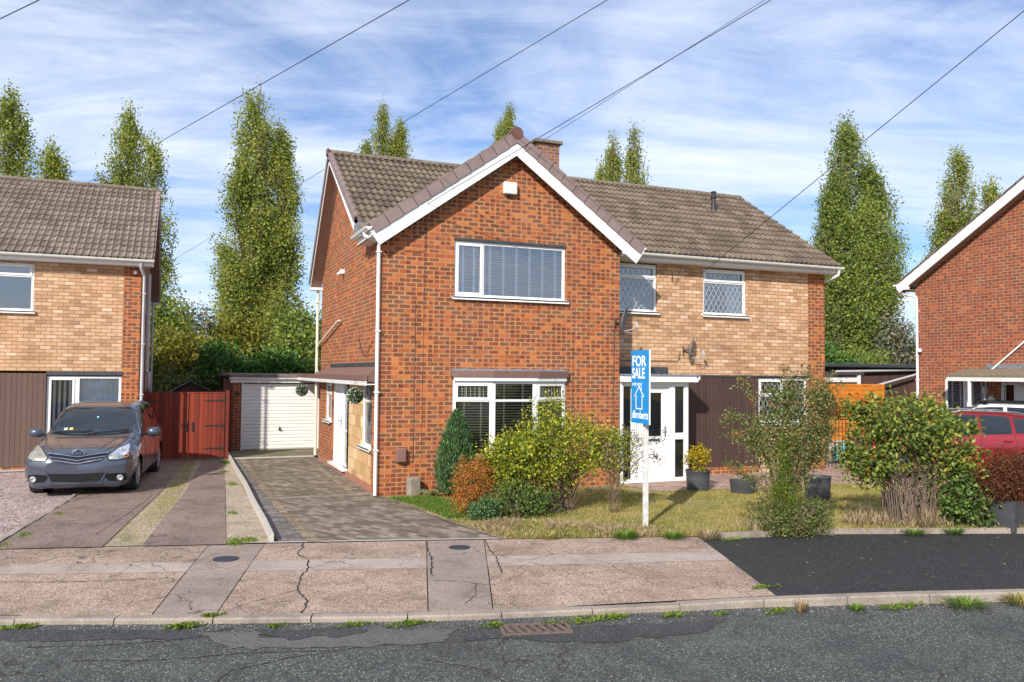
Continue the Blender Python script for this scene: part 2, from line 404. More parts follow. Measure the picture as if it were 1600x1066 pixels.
M['garage_door'] = plain('white_garage_door', (.78, .76, .72), .45, .03, 2)
M['cap'] = plain('concrete_cap', (.19, .15, .10), .95, .3, 16, .6)
# ---------------------------------------------------------------- ground materials
def aggregate(name, cols, chip, cs=55, bumps=.7, stain=(.10, .08, .065), st=.5, big=.8, chipamt=.6, rough=.92, cracks=False, wear=.35):
    t = NT(name); p = t.wpos()
    v = t.n('TexVoronoi', feature='F1'); t.set(v.inputs['Vector'], p); v.inputs['Scale'].default_value = cs; v.inputs['Randomness'].default_value = 1
    sp = t.n('SeparateColor'); t.set(sp.inputs[0], v.outputs['Color'])
    n1 = t.noise(p, big, 6, .65); n2 = t.noise(p, 9, 6, .7); n3 = t.noise(p, 260, 2, .7)
    f = t.math('ADD', t.math('MULTIPLY', sp.outputs[0], .55), t.math('MULTIPLY', n2, .45))
    col = t.ramp(f, [(.15, cols[0]), (.45, cols[1]), (.8, cols[2])])
    cm = t.math('MULTIPLY', t.math('GREATER_THAN', sp.outputs[1], 1-chipamt*.35), t.ramp(v.outputs['Distance'], [(.25/1, 1), (.5, 0)]))
    col = t.mix(cm, col, chip)
    s = t.math('MULTIPLY', t.ramp(t.math('ADD', t.math('MULTIPLY', n1, .65), t.math('MULTIPLY', n2, .35)), [(.45, 0), (.66, 1)]), st)
    col = t.mix(s, col, stain)
    col = t.mix(.4, col, t.ramp(n3, [(.3, .25), (.7, .85)]), 'OVERLAY')
    h = t.math('ADD', t.math('MULTIPLY', t.math('SUBTRACT', 1, v.outputs['Distance']), .7), t.math('MULTIPLY', n3, .5))
    # second, dirtier stains and a net of fine cracks where the surface is worn
    n5 = t.noise(p, 2.2, 7, .72, .8); col = t.mix(t.math('MULTIPLY', t.ramp(n5, [(.50, 0), (.68, 1)]), st*.8), col, tuple(x*.8 for x in stain))
    n6 = t.noise(p, 1.4, 6, .65); col = t.mix(t.math('MULTIPLY', t.ramp(n6, [(.50, 0), (.68, 1)]), wear), col, cols[2])
    if cracks:
        wv = t.n('VectorMath', operation='ADD'); nz = t.n('TexNoise'); t.set(nz.inputs['Vector'], p); nz.inputs['Scale'].default_value = 3.5; nz.inputs['Detail'].default_value = 5
        sc_ = t.n('VectorMath', operation='SCALE'); t.set(sc_.inputs[0], nz.outputs['Color']); sc_.inputs['Scale'].default_value = .45; t.set(wv.inputs[0], p); t.set(wv.inputs[1], sc_.outputs[0])
        ve = t.n('TexVoronoi', feature='DISTANCE_TO_EDGE'); t.set(ve.inputs['Vector'], wv.outputs[0]); ve.inputs['Scale'].default_value = 1.5
        cl = t.math('MULTIPLY', t.ramp(ve.outputs['Distance'], [(.004, 1), (.011, 0)]), t.ramp(t.noise(p, .7, 3), [(.50, 0), (.58, 1)]))
        col = t.mix(t.math('MULTIPLY', cl, .85), col, (.03, .025, .02)); h = t.math('SUBTRACT', h, t.math('MULTIPLY', cl, 1.5))
    return t.fin(col, rough, t.bump(h, bumps, .008))
M['asphalt'] = aggregate('old_asphalt', ((.026, .028, .026), (.057, .060, .054), (.115, .119, .108)), (.36, .36, .32), 58, .9, (.034, .036, .037), .6, 1.1, .6, cracks=True)
M['tarmac'] = aggregate('fresh_black_tarmac', ((.007, .007, .008), (.014, .014, .015), (.030, .030, .031)), (.20, .20, .19), 80, .8, (.028, .026, .024), .6, .9, .30, wear=.22)
M['pinkconc'] = aggregate('pink_aggregate_concrete', ((.16, .105, .076), (.335, .230, .172), (.50, .37, .29)), (.66, .57, .49), 60, .8, (.13, .084, .055), .7, .75, .7, cracks=True)
M['pinkconc_drive'] = aggregate('worn_pink_drive_concrete', ((.11, .072, .056), (.215, .145, .115), (.33, .24, .20)), (.48, .40, .34), 70, .7, (.075, .053, .04), .65, .8, .5, cracks=True)
M['strip'] = aggregate('smooth_pale_concrete', ((.25, .195, .16), (.37, .295, .25), (.46, .38, .33)), (.5, .44, .38), 130, .35, (.17, .125, .095), .6, 1.2, .3, cracks=True)
M['slabgrey'] = aggregate('grey_trench_concrete', ((.16, .115, .092), (.285, .215, .178), (.385, .305, .26)), (.50, .43, .37), 110, .5, (.12, .09, .07), .6, 1.0, .4, cracks=True)
M['kerbst'] = aggregate('kerb_concrete', ((.18, .14, .11), (.29, .235, .19), (.40, .34, .285)), (.48, .44, .38), 160, .3, (.12, .10, .075), .6, 1.6, .3)
M['gravel'] = aggregate('pink_gravel', ((.10, .062, .052), (.30, .205, .185), (.55, .44, .41)), (.72, .64, .60), 30, 1.2, (.15, .11, .10), .25, .8, .6)
M['gravel_tan'] = aggregate('tan_gravel', ((.20, .14, .10), (.38, .29, .21), (.54, .44, .34)), (.66, .58, .48), 48, 1.0, (.14, .13, .055), .6, 1.3, .6)
M['soil'] = aggregate('soil', ((.05, .035, .022), (.10, .07, .045), (.16, .12, .08)), (.25, .2, .14), 60, 1, (.05, .04, .02), .4, 1, .3)
def lawnmat():
    t = NT('lawn_turf'); p = t.wpos()
    n1 = t.noise(p, .8, 5, .6); n2 = t.noise(p, 7, 5, .7); n3 = t.noise(p, 90, 3, .7)
    f = t.math('ADD', t.math('MULTIPLY', n1, .6), t.math('MULTIPLY', n2, .4))
    c = t.ramp(f, [(.36, (.13, .135, .028)), (.47, (.25, .215, .06)), (.58, (.36, .275, .13)), (.72, (.22, .15, .08))])
    c = t.mix(.5, c, t.ramp(n3, [(.3, .2), (.7, .85)]), 'OVERLAY')
    return t.fin(c, .95, t.bump(n3, .8, .02))
M['lawn'] = lawnmat()
def pavers(name, ramp, mortar, rot, bw=.2, bh=.1, stain=(.05, .055, .02), st=.6, herring=False):
    t = NT(name); g = t.n('NewGeometry'); m = t.n('Mapping'); t.t.links.new(g.outputs['Position'], m.inputs[0]); m.inputs['Rotation'].default_value = (0, 0, R(rot))
    br = t.n('TexBrick', offset=.5, offset_frequency=2); t.set(br.inputs['Vector'], m.outputs[0])
    br.inputs['Color1'].default_value = (0,0,0,1); br.inputs['Color2'].default_value = (1,1,1,1); br.inputs['Mortar'].default_value = (.5,.5,.5,1)
    br.inputs['Scale'].default_value = 1; br.inputs['Mortar Size'].default_value = .0045; br.inputs['Mortar Smooth'].default_value = .3
    br.inputs['Brick Width'].default_value = bw; br.inputs['Row Height'].default_value = bh
    p = t.wpos(); n2 = t.noise(p, 40, 5, .7); n1 = t.noise(p, .7, 6, .7); n4 = t.noise(p, 3.2, 5, .7)
    f = t.math('ADD', t.math('MULTIPLY', br.outputs['Color'], .4), t.math('MULTIPLY', n2, .6))
    col = t.ramp(f, ramp)
    s = t.ramp(t.math('ADD', t.math('MULTIPLY', n1, .6), t.math('MULTIPLY', n4, .4)), [(.44, 0), (.64, 1)])
    col = t.mix(t.math('MULTIPLY', s, st), col, stain)
    col = t.mix(br.outputs['Fac'], col, mortar)
    w2 = t.ramp(t.noise(p, 150, 2, .7), [(.70, 0), (.76, 1)])
    col = t.mix(t.math('MULTIPLY', w2, .5), col, (.5, .46, .4))
    return t.fin(col, .9, t.bump(t.math('ADD', t.math('SUBTRACT', 1, br.outputs['Fac']), t.math('MULTIPLY', n2, .4)), .8, .008))
M['pave'] = pavers('weathered_block_paving', [(.3, (.115, .085, .062)), (.5, (.21, .16, .122)), (.7, (.335, .27, .215))], (.055, .05, .028), 62, stain=(.075, .075, .03), st=.75)
M['pave_border'] = pavers('grey_border_blocks', [(.3, (.12, .10, .095)), (.5, (.18, .155, .15)), (.7, (.26, .23, .22))], (.06, .05, .03), 2)
M['pave_tan'] = pavers('tan_block_row', [(.3, (.19, .135, .085)), (.5, (.28, .205, .135)), (.7, (.38, .29, .20))], (.07, .055, .035), 2, bw=.2, bh=.12, st=.7)
M['pave_pink'] = pavers('pink_block_paving', [(.3, (.26, .16, .125)), (.5, (.38, .25, .20)), (.7, (.48, .34, .28))], (.14, .10, .075), 45, stain=(.2, .15, .11), st=.4)
M['mossconc'] = aggregate('mossy_concrete', ((.09, .075, .035), (.18, .15, .08), (.28, .24, .15)), (.35, .31, .22), 90, .5, (.055, .06, .015), .8, 1.5, .3)
M['crack'] = plain('dark_joint', (.028, .022, .016), .95, .3, 20)
M['coal'] = plain('blue_black_iron_cover', (.045, .055, .075), .45, .3, 60, .6, metallic=.3)
M['pit'] = plain('pit_black', (.006, .006, .006), 1, .2, 8)
M['rust'] = plain('rusty_iron', (.15, .10, .08), .8, .35, 30, .8)

def struct(name, mb, mat, **k): return tag(obj(name, mb, mat, **k), kind='structure')
def poly(pts, z): return MB().face([(x, y, z) for x, y in pts])
# ---------------------------------------------------------------- ground
g = MB(); g.face([(-300, -300, -.14), (300, -300, -.14), (300, 400, -.14), (-300, 400, -.14)]); struct('ground', g, M['lawn'])
K = [(-40, 6.6, -.05), (-16, -1.9, -.05), (-9, -4.4, -.05), (-4.93, -5.91, -.05), (-3.27, -6.51, -.05), (-.98, -7.26, -.05), (.9, -7.69, -.043), (2.31, -7.99, -.025), (3.65, -8.38, 0), (5.01, -8.78, 0), (8.5, -9.85, 0), (16, -12.2, 0), (40, -20, 0)]
road = MB()
for i in range(len(K)-1):
    a, b = K[i], K[i+1]; road.face([(a[0], a[1], -.10), (a[0]-5, a[1]-34, -.10), (b[0]-5, b[1]-34, -.10), (b[0], b[1], -.10)])
struct('road', road, M['asphalt'])
def inner(p, d=.13): return (p[0]+.31*d, p[1]+.95*d, p[2])
# kerb stones: each one a box between joints
kerb = MB(); random.seed(3)
Kp = [Vector(k) for k in K]
def along(poly, step):
    out = [poly[0]]; acc = 0
    for a, b in zip(poly, poly[1:]):
        L = (b-a).length; t = step-acc
        while t < L: out.append(a.lerp(b, t/L)); t += step
        acc = (L-(t-step))
    out.append(poly[-1]); return out
kp = along(Kp[1:-1], .915)
for a, b in zip(kp, kp[1:]):
    d = (b-a); L = d.length
    if L < .2: continue
    d /= L; a2 = a+d*.006; b2 = b-d*.006; n = Vector((-d.y, d.x, 0)).normalized(); dz = random.uniform(-.004, .004)
    t0, t1 = Vector((0,0,dz)), Vector((0,0,dz+random.uniform(-.003,.003)))
    fr = .018
    A = [a2+Vector((0,0,-.13-a2.z)), a2+t0-Vector((0,0,fr)), a2+t0+n*fr, a2+t0+n*.125, a2+n*.125+Vector((0,0,-.13-a2.z))]
    B = [b2+Vector((0,0,-.13-b2.z)), b2+t1-Vector((0,0,fr)), b2+t1+n*fr, b2+t1+n*.125, b2+n*.125+Vector((0,0,-.13-b2.z))]
    for k in range(4): kerb.face([A[k+1], A[k], B[k], B[k+1]])
    kerb.face(A); kerb.face(B[::-1])
struct('kerb', kerb, M['kerbst'])
kb = MB()
for a, b in zip(Kp[2:9], Kp[3:10]): kb.bar(a+Vector((.04, .123, -.018)), b+Vector((.04, .123, -.018)), .10, .022)
struct('kerb_bedding', kb, M['strip'])
cover = MB().box(-.02, .02, 0, .01, 0, .01)
# footway
fw = {k: MB() for k in ('pinkconc', 'strip', 'slabgrey')}
under = MB()
BK = [(-16, -.02), (-3.03, -3.36), (-2.33, -3.53), (-.27, -4.06), (.50, -4.26), (3.42, -5.1)]
FK = [inner((-16, -1.9, -.05)), inner((-3.67, -6.37, -.05)), inner((-3.1, -6.57, -.05)), inner((-1.17, -7.20, -.05)), inner((-.55, -7.36, -.05)), inner((2.4, -8.01, -.022))]
def PT(i, s, t):
    a = Vector((*BK[i], 0)).lerp(Vector((*BK[i+1], 0)), s); b = Vector(FK[i]).lerp(Vector(FK[i+1]), s)
    if i == 4: b.y += -.012*4*s*(1-s); b.z += .004*4*s*(1-s)
    p = a.lerp(b, t); p.z = -.05*max(0, t)**1.6 if b.z < -.04 else b.z*t**1.6
    return p
def panel(mb, i, t0, t1, s0=0, s1=1, n=14, inset=.008):
    L = (PT(i, 1, .5)-PT(i, 0, .5)).length; W = 3.0; e = inset/L; f = inset/W
    s0 += e; s1 -= e; t0 += f; t1 -= f
    for a in range(n):
        sa, sb = s0+(s1-s0)*a/n, s0+(s1-s0)*(a+1)/n
        for q in range(4):
            ta, tb = t0+(t1-t0)*q/4, t0+(t1-t0)*(q+1)/4
            mb.face([PT(i, sa, tb), PT(i, sb, tb), PT(i, sb, ta), PT(i, sa, ta)])
for i in range(5):
    for s in np.linspace(0, 1, 21)[:-1]: under.face([PT(i, s, 1.0)-Vector((0,0,.015)), PT(i, s+.05, 1.0)-Vector((0,0,.015)), PT(i, s+.05, 0)-Vector((0,0,.015)), PT(i, s, 0)-Vector((0,0,.015))])
    if i in (1, 3): panel(fw['slabgrey'], i, 0, 1, inset=.006)
    else:
        n = 40 if i == 0 else 14
        panel(fw['pinkconc'], i, 0, .31, n=n, inset=.002); panel(fw['strip'], i, .31, .475, n=n, inset=.002); panel(fw['pinkconc'], i, .475, 1, n=n, inset=.006)
struct('footway_joints', under, M['crack'])
struct('footway', fw['pinkconc'], M['pinkconc']); struct('footway_pale_band', fw['strip'], M['strip']); struct('footway_trench_slab', fw['slabgrey'], M['slabgrey'])
tm = MB(); BT = [(3.42, -5.1), (3.56, -5.32), (5.49, -5.62), (8.18, -6.54), (16, -9.2)]; FT = [inner((2.4, -8.01, -.022)), inner((3.65, -8.38, 0)), inner((5.01, -8.78, 0)), inner((8.5, -9.85, 0)), inner((16, -12.2, 0))]
for i in range(4):
    a0, a1, b0, b1 = Vector((*BT[i], -.004)), Vector((*BT[i+1], -.004)), Vector(FT[i])+Vector((0,0,-.006)), Vector(FT[i+1])+Vector((0,0,-.006))
    tm.face([b0, b1, a1, a0])
struct('tarmac_footway', tm, M['tarmac'])
# raised concrete edging behind the tarmac footway
ed = MB(); E_ = [Vector((3.62, -5.27, 0)), Vector((3.9, -5.24, 0)), Vector((5.49, -5.56, 0)), Vector((8.18, -6.48, 0)), Vector((16, -9.1, 0))]
ep = along(E_, .93)
for a, b in zip(ep, ep[1:]):
    if (b-a).length < .2: continue
    d = (b-a).normalized()*.006; ed.bar(a+d, b-d, .055, .14)
struct('garden_edging', ed, M['kerbst'])
# cracks in the concrete
def ribbon(mb, pts, w, z=.004):
    pts = [Vector(p) for p in pts]; out = []
    for a, b in zip(pts, pts[1:]):
        n = max(2, int((b-a).length/.05))
        for k in range(n): out.append(a.lerp(b, k/n)+Vector((random.uniform(-.012, .012), random.uniform(-.012, .012), 0)))
    out.append(pts[-1]); prev = None
    for k in range(len(out)-1):
        d = (out[k+1]-out[k]).normalized(); n = Vector((-d.y, d.x, 0))*w*random.uniform(.25, 1)
        L = (out[k]+n, out[k]-n)
        if prev: mb.face([prev[0], prev[1], L[1], L[0]])
        prev = L
def fz(x, y):   # height of the footway under a point
    for i in range(5):
        for s in np.linspace(0, 1, 25):
            a, b = PT(i, s, 0), PT(i, s, 1)
            if abs((a.lerp(b, .5)-Vector((x, y, 0))).x) < .6 or True:
                t = ((Vector((x, y, 0))-a).dot(b-a))/((b-a).length_squared)
                if (a.lerp(b, t)-Vector((x, y, 0))).xy.length < .09: return PT(i, s, min(1, max(0, t))).z
    return 0
cr = MB(); random.seed(5)
def c3(l): return [Vector((x, y, fz(x, y)+.004)) for x, y in l]
ribbon(cr, c3([(-1.86, -3.66), (-1.92, -4.0), (-2.02, -4.25), (-1.93, -4.6), (-1.98, -5.0), (-2.12, -5.4), (-2.22, -5.9), (-2.18, -6.35), (-2.3, -6.75)]), .012)
ribbon(cr, c3([(-2.22, -5.9), (-2.6, -6.1), (-2.95, -6.35)]), .006)
ribbon(cr, c3([(-.95, -6.0), (-.5, -6.15), (-.28, -6.4), (-.1, -6.45)]), .007)
ribbon(cr, c3([(-.35, -6.3), (-.5, -6.7), (-.75, -7.0)]), .005)
ribbon(cr, c3([(.5, -4.3), (.36, -4.8), (.3, -5.2), (.22, -5.5), (.05, -6.1)]), .012)
ribbon(cr, c3([(-.28, -4.1), (-.38, -4.5), (-.5, -5.1), (-.75, -5.9)]), .014)
ribbon(cr, c3([(-5.2, -4.55), (-4.5, -4.75), (-3.5, -5.0)]), .010)
struct('footway_crack', cr, M['crack'])
rc = MB()
for l in ([(-4.2, -7.2), (-3.5, -7.45), (-2.9, -7.5), (-2.2, -7.7), (-1.4, -7.75), (-.8, -7.95)], [(-3.3, -8.4), (-3.0, -7.9), (-2.5, -7.75), (-2.0, -7.75)], [(-2.2, -7.3), (-1.6, -7.45), (-1.0, -7.55), (-.7, -7.75)], [(-4.6, -6.7), (-3.9, -6.9), (-3.3, -6.95)], [(-1.5, -8.2), (-1.1, -8.6), (-1.0, -9.1)]):
    ribbon(rc, [Vector((x, y, -.096)) for x, y in l], .009)
struct('road_crack', rc, M['crack'])
def patch(pts, z, mat, name, sub=7, jit=.05):
    out = []
    for i in range(len(pts)):
        a, b = Vector((*pts[i], z)), Vector((*pts[(i+1) % len(pts)], z))
        for k in range(sub): out.append(a.lerp(b, k/sub)+Vector((random.uniform(-jit, jit), random.uniform(-jit, jit), 0)))
    struct(name, MB().face(out), mat)
M['asph_lt'] = aggregate('pale_worn_asphalt', ((.060, .060, .056), (.095, .094, .088), (.14, .137, .128)), (.30, .30, .28), 90, .5, (.05, .052, .052), .5, 1.8, .5)
M['asph_dk'] = aggregate('dark_worn_asphalt', ((.022, .023, .024), (.038, .039, .039), (.065, .065, .062)), (.22, .22, .20), 70, .7, (.016, .016, .016), .5, 1.8, .4)
patch([(-3.2, -6.85), (-1.9, -7.2), (-1.0, -7.55), (-1.2, -7.85), (-2.3, -7.6), (-2.9, -7.4)], -.094, M['asph_lt'], 'road_patch')
patch([(-2.7, -6.95), (-2.0, -7.15), (-1.7, -7.3), (-2.1, -7.38), (-2.7, -7.2)], -.090, M['asph_dk'], 'road_patch')
patch([(-4.9, -6.1), (-4.0, -6.42), (-2.9, -6.8), (-3.2, -6.95), (-4.3, -6.65), (-4.9, -6.4)], -.095, M['asph_dk'], 'road_patch')
patch([(-.9, -7.5), (.9, -8.1), (1.6, -8.15), (1.2, -8.4), (.2, -8.35), (-1.0, -7.85)], -.0945, M['asph_dk'], 'road_patch')
# land behind the footway
land = MB(); land.face([(-60, 12, -.03), (-16, .2, -.03), (-3.03, -3.2, -.03), (-.27, -3.95, -.03), (3.42, -5.0, -.03), (8.18, -6.45, -.03), (16, -9.0, -.03), (60, -24, -.03), (80, 160, -.03), (-80, 160, -.03)]); struct('garden_soil', land, M['soil'])
lawnP = [(.75, -4.30), (3.42, -5.06), (3.6, -5.22), (5.49, -5.53), (8.18, -6.45), (14, -8.4), (14, -3.6), (13.2, -2.9), (10.7, -1.9), (9.5, -1.4), (7.2, -1.45), (5.3, -1.15), (5.0, -.02), (.02, -.02), (.25, -1.2), (.42, -2.8)]
struct('lawn', poly(lawnP, 0), M['lawn'])
drv = [(-2.16, -3.52), (.74, -4.28), (.45, -2.8), (.25, -1.2), (-.02, .05), (-.02, 7.45), (-2.12, 7.45)]
struct('driveway', poly(drv, 0), M['pave'])
struct('driveway_border', poly([(-2.14, -3.52), (-1.80, -3.61), (-1.90, -1.0), (-1.94, 2), (-1.96, 7.4), (-2.12, 7.4)], .004), M['pave_border'])
struct('driveway_tan_row', poly([(-1.80, -3.61), (-1.62, -3.66), (-1.76, -1.2), (-1.80, 2), (-1.83, 7.3), (-1.95, 7.3), (-1.93, 2), (-1.88, -1.0)], .008), M['pave_tan'])
struct('driveway_tan_row', poly([(-.42, .55), (-.30, .55), (-.28, 3), (-.28, 5.6), (-.40, 5.6), (-.42, 3)], .008), M['pave_tan'])
struct('driveway_edge_row', poly([(.72, -4.28), (.43, -2.8), (.23, -1.2), (-.04, .0), (.07, .0), (.36, -1.2), (.56, -2.8), (.87, -4.31)], .008), M['pave_tan'])
ch = MB(); ch.box(-2.14, -.05, .34, .42, 0, .012); struct('drain_channel', ch, M['slabgrey'])
ch = MB(); ch.box(-2.1, -.05, 7.42, 7.47, 0, .03); struct('step_edge', ch, M['conc_light'])
struct('garage_apron', poly([(-2.1, 7.47), (0.6, 7.47), (0.6, 9.6), (-2.1, 9.6)], .02), M['mossconc'])
fe = MB(); fe.face([(-2.3, -3.50, .006), (.9, -4.34, .006), (.9, -4.28, .006), (-2.3, -3.44, .006)]); struct('footway_edge', fe, M['conc_light'])
dk = MB(); L = [(-2.19, 8.3), (-2.20, 5), (-2.19, 2), (-2.22, -.5), (-2.22, -2.2), (-2.24, -3.46)]
for a, b in zip(L, L[1:]): dk.bar((*a, .035), (*b, .035), .055, .15)
struct('driveway_kerb', dk, M['conc_light'])
struct('gravel_strip', poly([(-2.83, -3.36), (-2.25, -3.50), (-2.22, 7.6), (-2.4, 7.6)], .004), M['gravel_tan'])
sl = MB(); sl.face([(-3.84, -3.20, .014), (-2.82, -3.45, .014), (-2.55, 2.2, .014), (-2.36, 7.35, .014), (-2.85, 7.35, .014), (-3.25, 2, .014)])
sl.face([(-5.58, -2.77, .014), (-4.31, -3.08, .014), (-3.68, 2.0, .014), (-3.2, 7.35, .014), (-4.33, 7.35, .014), (-4.9, 4.5, .014), (-5.1, 2, .014)])
struct('drive_strips', sl, M['pinkconc_drive'])
struct('grass_strip', poly([(-4.32, -3.0), (-3.8, -3.12), (-3.22, 2), (-2.83, 7.35), (-3.22, 7.35), (-3.70, 2)], .002), M['gravel_tan'])
struct('gravel_bed', poly([(-14, 0.3), (-5.62, -2.6), (-5.12, 2), (-4.92, 4.5), (-4.4, 6.3), (-14, 6.3)], .002), M['gravel'])
cr = MB(); random.seed(9); ribbon(cr, [Vector((x, y, .02)) for x, y in ((-4.45, -2.2), (-4.2, -.9), (-3.95, .6), (-3.85, 1.4))], .006); struct('drive_crack', cr, M['crack'])
eg = MB(); random.seed(4); L = along([Vector((-5.62, -2.55, -.025)), Vector((-5.2, 1.0, -.025)), Vector((-4.95, 4.4, -.025))], .62)
for a, b in zip(L, L[1:]):
    d = (b-a).normalized()*.012; j = Vector((random.uniform(-.015, .015), 0, random.uniform(-.015, .01))); eg.bar(a+d+j, b-d-j, .06, .10)
struct('edging_stones', eg, M['kerbst'])
struct('house_path', poly([(-14, 6.3-.32), (-4.2, 6.3-.32), (-4.2, 6.42), (-14, 6.42)], .02), M['conc_light'])
struct('forecourt', poly([(5.3, -1.15), (7.2, -1.45), (9.5, -1.4), (10.7, -1.9), (13.2, -2.9), (14, -3.6), (14, -8.4), (16.4, -9.1), (16.4, 7), (11.3, 7), (11.3, .9), (5.06, .9), (5.0, -.02)], .008), M['pave_pink'])
struct('back_yard', poly([(14.2, 7), (30, 7), (30, 14), (8, 14), (11.3, 7)], .004), M['slabgrey'])
# iron covers and gully grate
def cover(x, y, r, label):
    t = thing('access_cover', label, 'cover', (x, y, fz(x, y)), 0)
    mb = MB(); mb.lathe([(r, .0), (r, .006), (r-.012, .006), (r-.014, .003), (r-.024, .003), (r-.026, .0065), (.01, .0065)], n=32); obj('lid', mb, M['coal'], t, local=True)
    rg = MB()
    for a in np.arange(-r+.04, r-.03, .03):
        h = math.sqrt(max(0, (r-.03)**2-a*a)); rg.box(a-.004, a+.004, -h, h, .006, .010)
    obj('raised_ribs', rg, M['coal'], t, local=True)
cover(-2.86, -4.25, .155, 'round blue-black iron cover in the grey slab in front of the gravel strip')
cover(.02, -4.62, .14, 'round dark iron cover in the narrow slab nearest the block driveway corner')
gx, gy = -.30, -7.80; ang = math.atan2(-.43, 1.88)
gt = thing('gully_grate', 'rusty slotted gully grate set in the road against the kerb', 'drain grate', (gx, gy, -.098), ang)
W_, D_ = .33, .155
for q in ((-W_, W_, -D_, -D_+.03), (-W_, W_, D_-.03, D_), (-W_, -W_+.03, -D_+.03, D_-.03), (W_-.03, W_, -D_+.03, D_-.03)): obj('frame', MB().box(*q, -.01, .016), M['rust'], gt, local=True)
obj('dark_pit', MB().box(-W_+.02, W_-.02, -D_+.02, D_-.02, .0005, .002), M['pit'], gt, local=True)
for k in range(7):
    x = -W_+.075+k*(2*W_-.15)/6
    mb = MB(); mb.bar((x-.03, D_-.03, .009), (x+.03, -D_+.03, .009), .034, .014)
    obj('bar', mb, M['rust'], gt, local=True)
# ---------------------------------------------------------------- house building blocks
def frontM(x, y, z): return Matrix.Translation((x, y, z))
def sideM(x, y, z):   # wall facing -x; local x runs towards -y
    return Matrix.Translation((x, y, z)) @ Matrix(((0, 1, 0, 0), (-1, 0, 0, 0), (0, 0, 1, 0), (0, 0, 0, 1)))
def wallgrid(mb, W, z0, z1, ops, reveal=.11, top=None):
    """wall sheet in local x-z at y=0 facing -y; ops (x0,x1,z0,z1)"""
    xs = sorted({0, W, *[o[0] for o in ops], *[o[1] for o in ops]}); zs = sorted({z0, z1, *[o[2] for o in ops], *[o[3] for o in ops]})
    xs = [x for x in xs if 0 <= x <= W]
    for a, b in zip(xs, xs[1:]):
        for c, d in zip(zs, zs[1:]):
            mx_, mz_ = (a+b)/2, (c+d)/2
            if any(o[0] < mx_ < o[1] and o[2] < mz_ < o[3] for o in ops): continue
            mb.face([(a, 0, c), (b, 0, c), (b, 0, d), (a, 0, d)])
    for a, b, c, d in ops:
        r = reveal
        mb.face([(a, 0, c), (a, 0, d), (a, r, d), (a, r, c)]); mb.face([(b, 0, d), (b, 0, c), (b, r, c), (b, r, d)])
        mb.face([(a, 0, d), (b, 0, d), (b, r, d), (a, r, d)]); mb.face([(b, 0, c), (a, 0, c), (a, r, c), (b, r, c)])
    if top: mb.face([(x, 0, z) for x, z in top])
    return mb
def clipseg(p, q, x0, x1, z0, z1):
    t0, t1 = 0., 1.; dx, dz = q[0]-p[0], q[1]-p[1]
    for pp, qq in ((-dx, p[0]-x0), (dx, x1-p[0]), (-dz, p[1]-z0), (dz, z1-p[1])):
        if pp == 0:
            if qq < 0: return None
        else:
            r = qq/pp
            if pp < 0: t0 = max(t0, r)
            else: t1 = min(t1, r)
    return None if t0 >= t1 else ((p[0]+dx*t0, p[1]+dz*t0), (p[0]+dx*t1, p[1]+dz*t1))
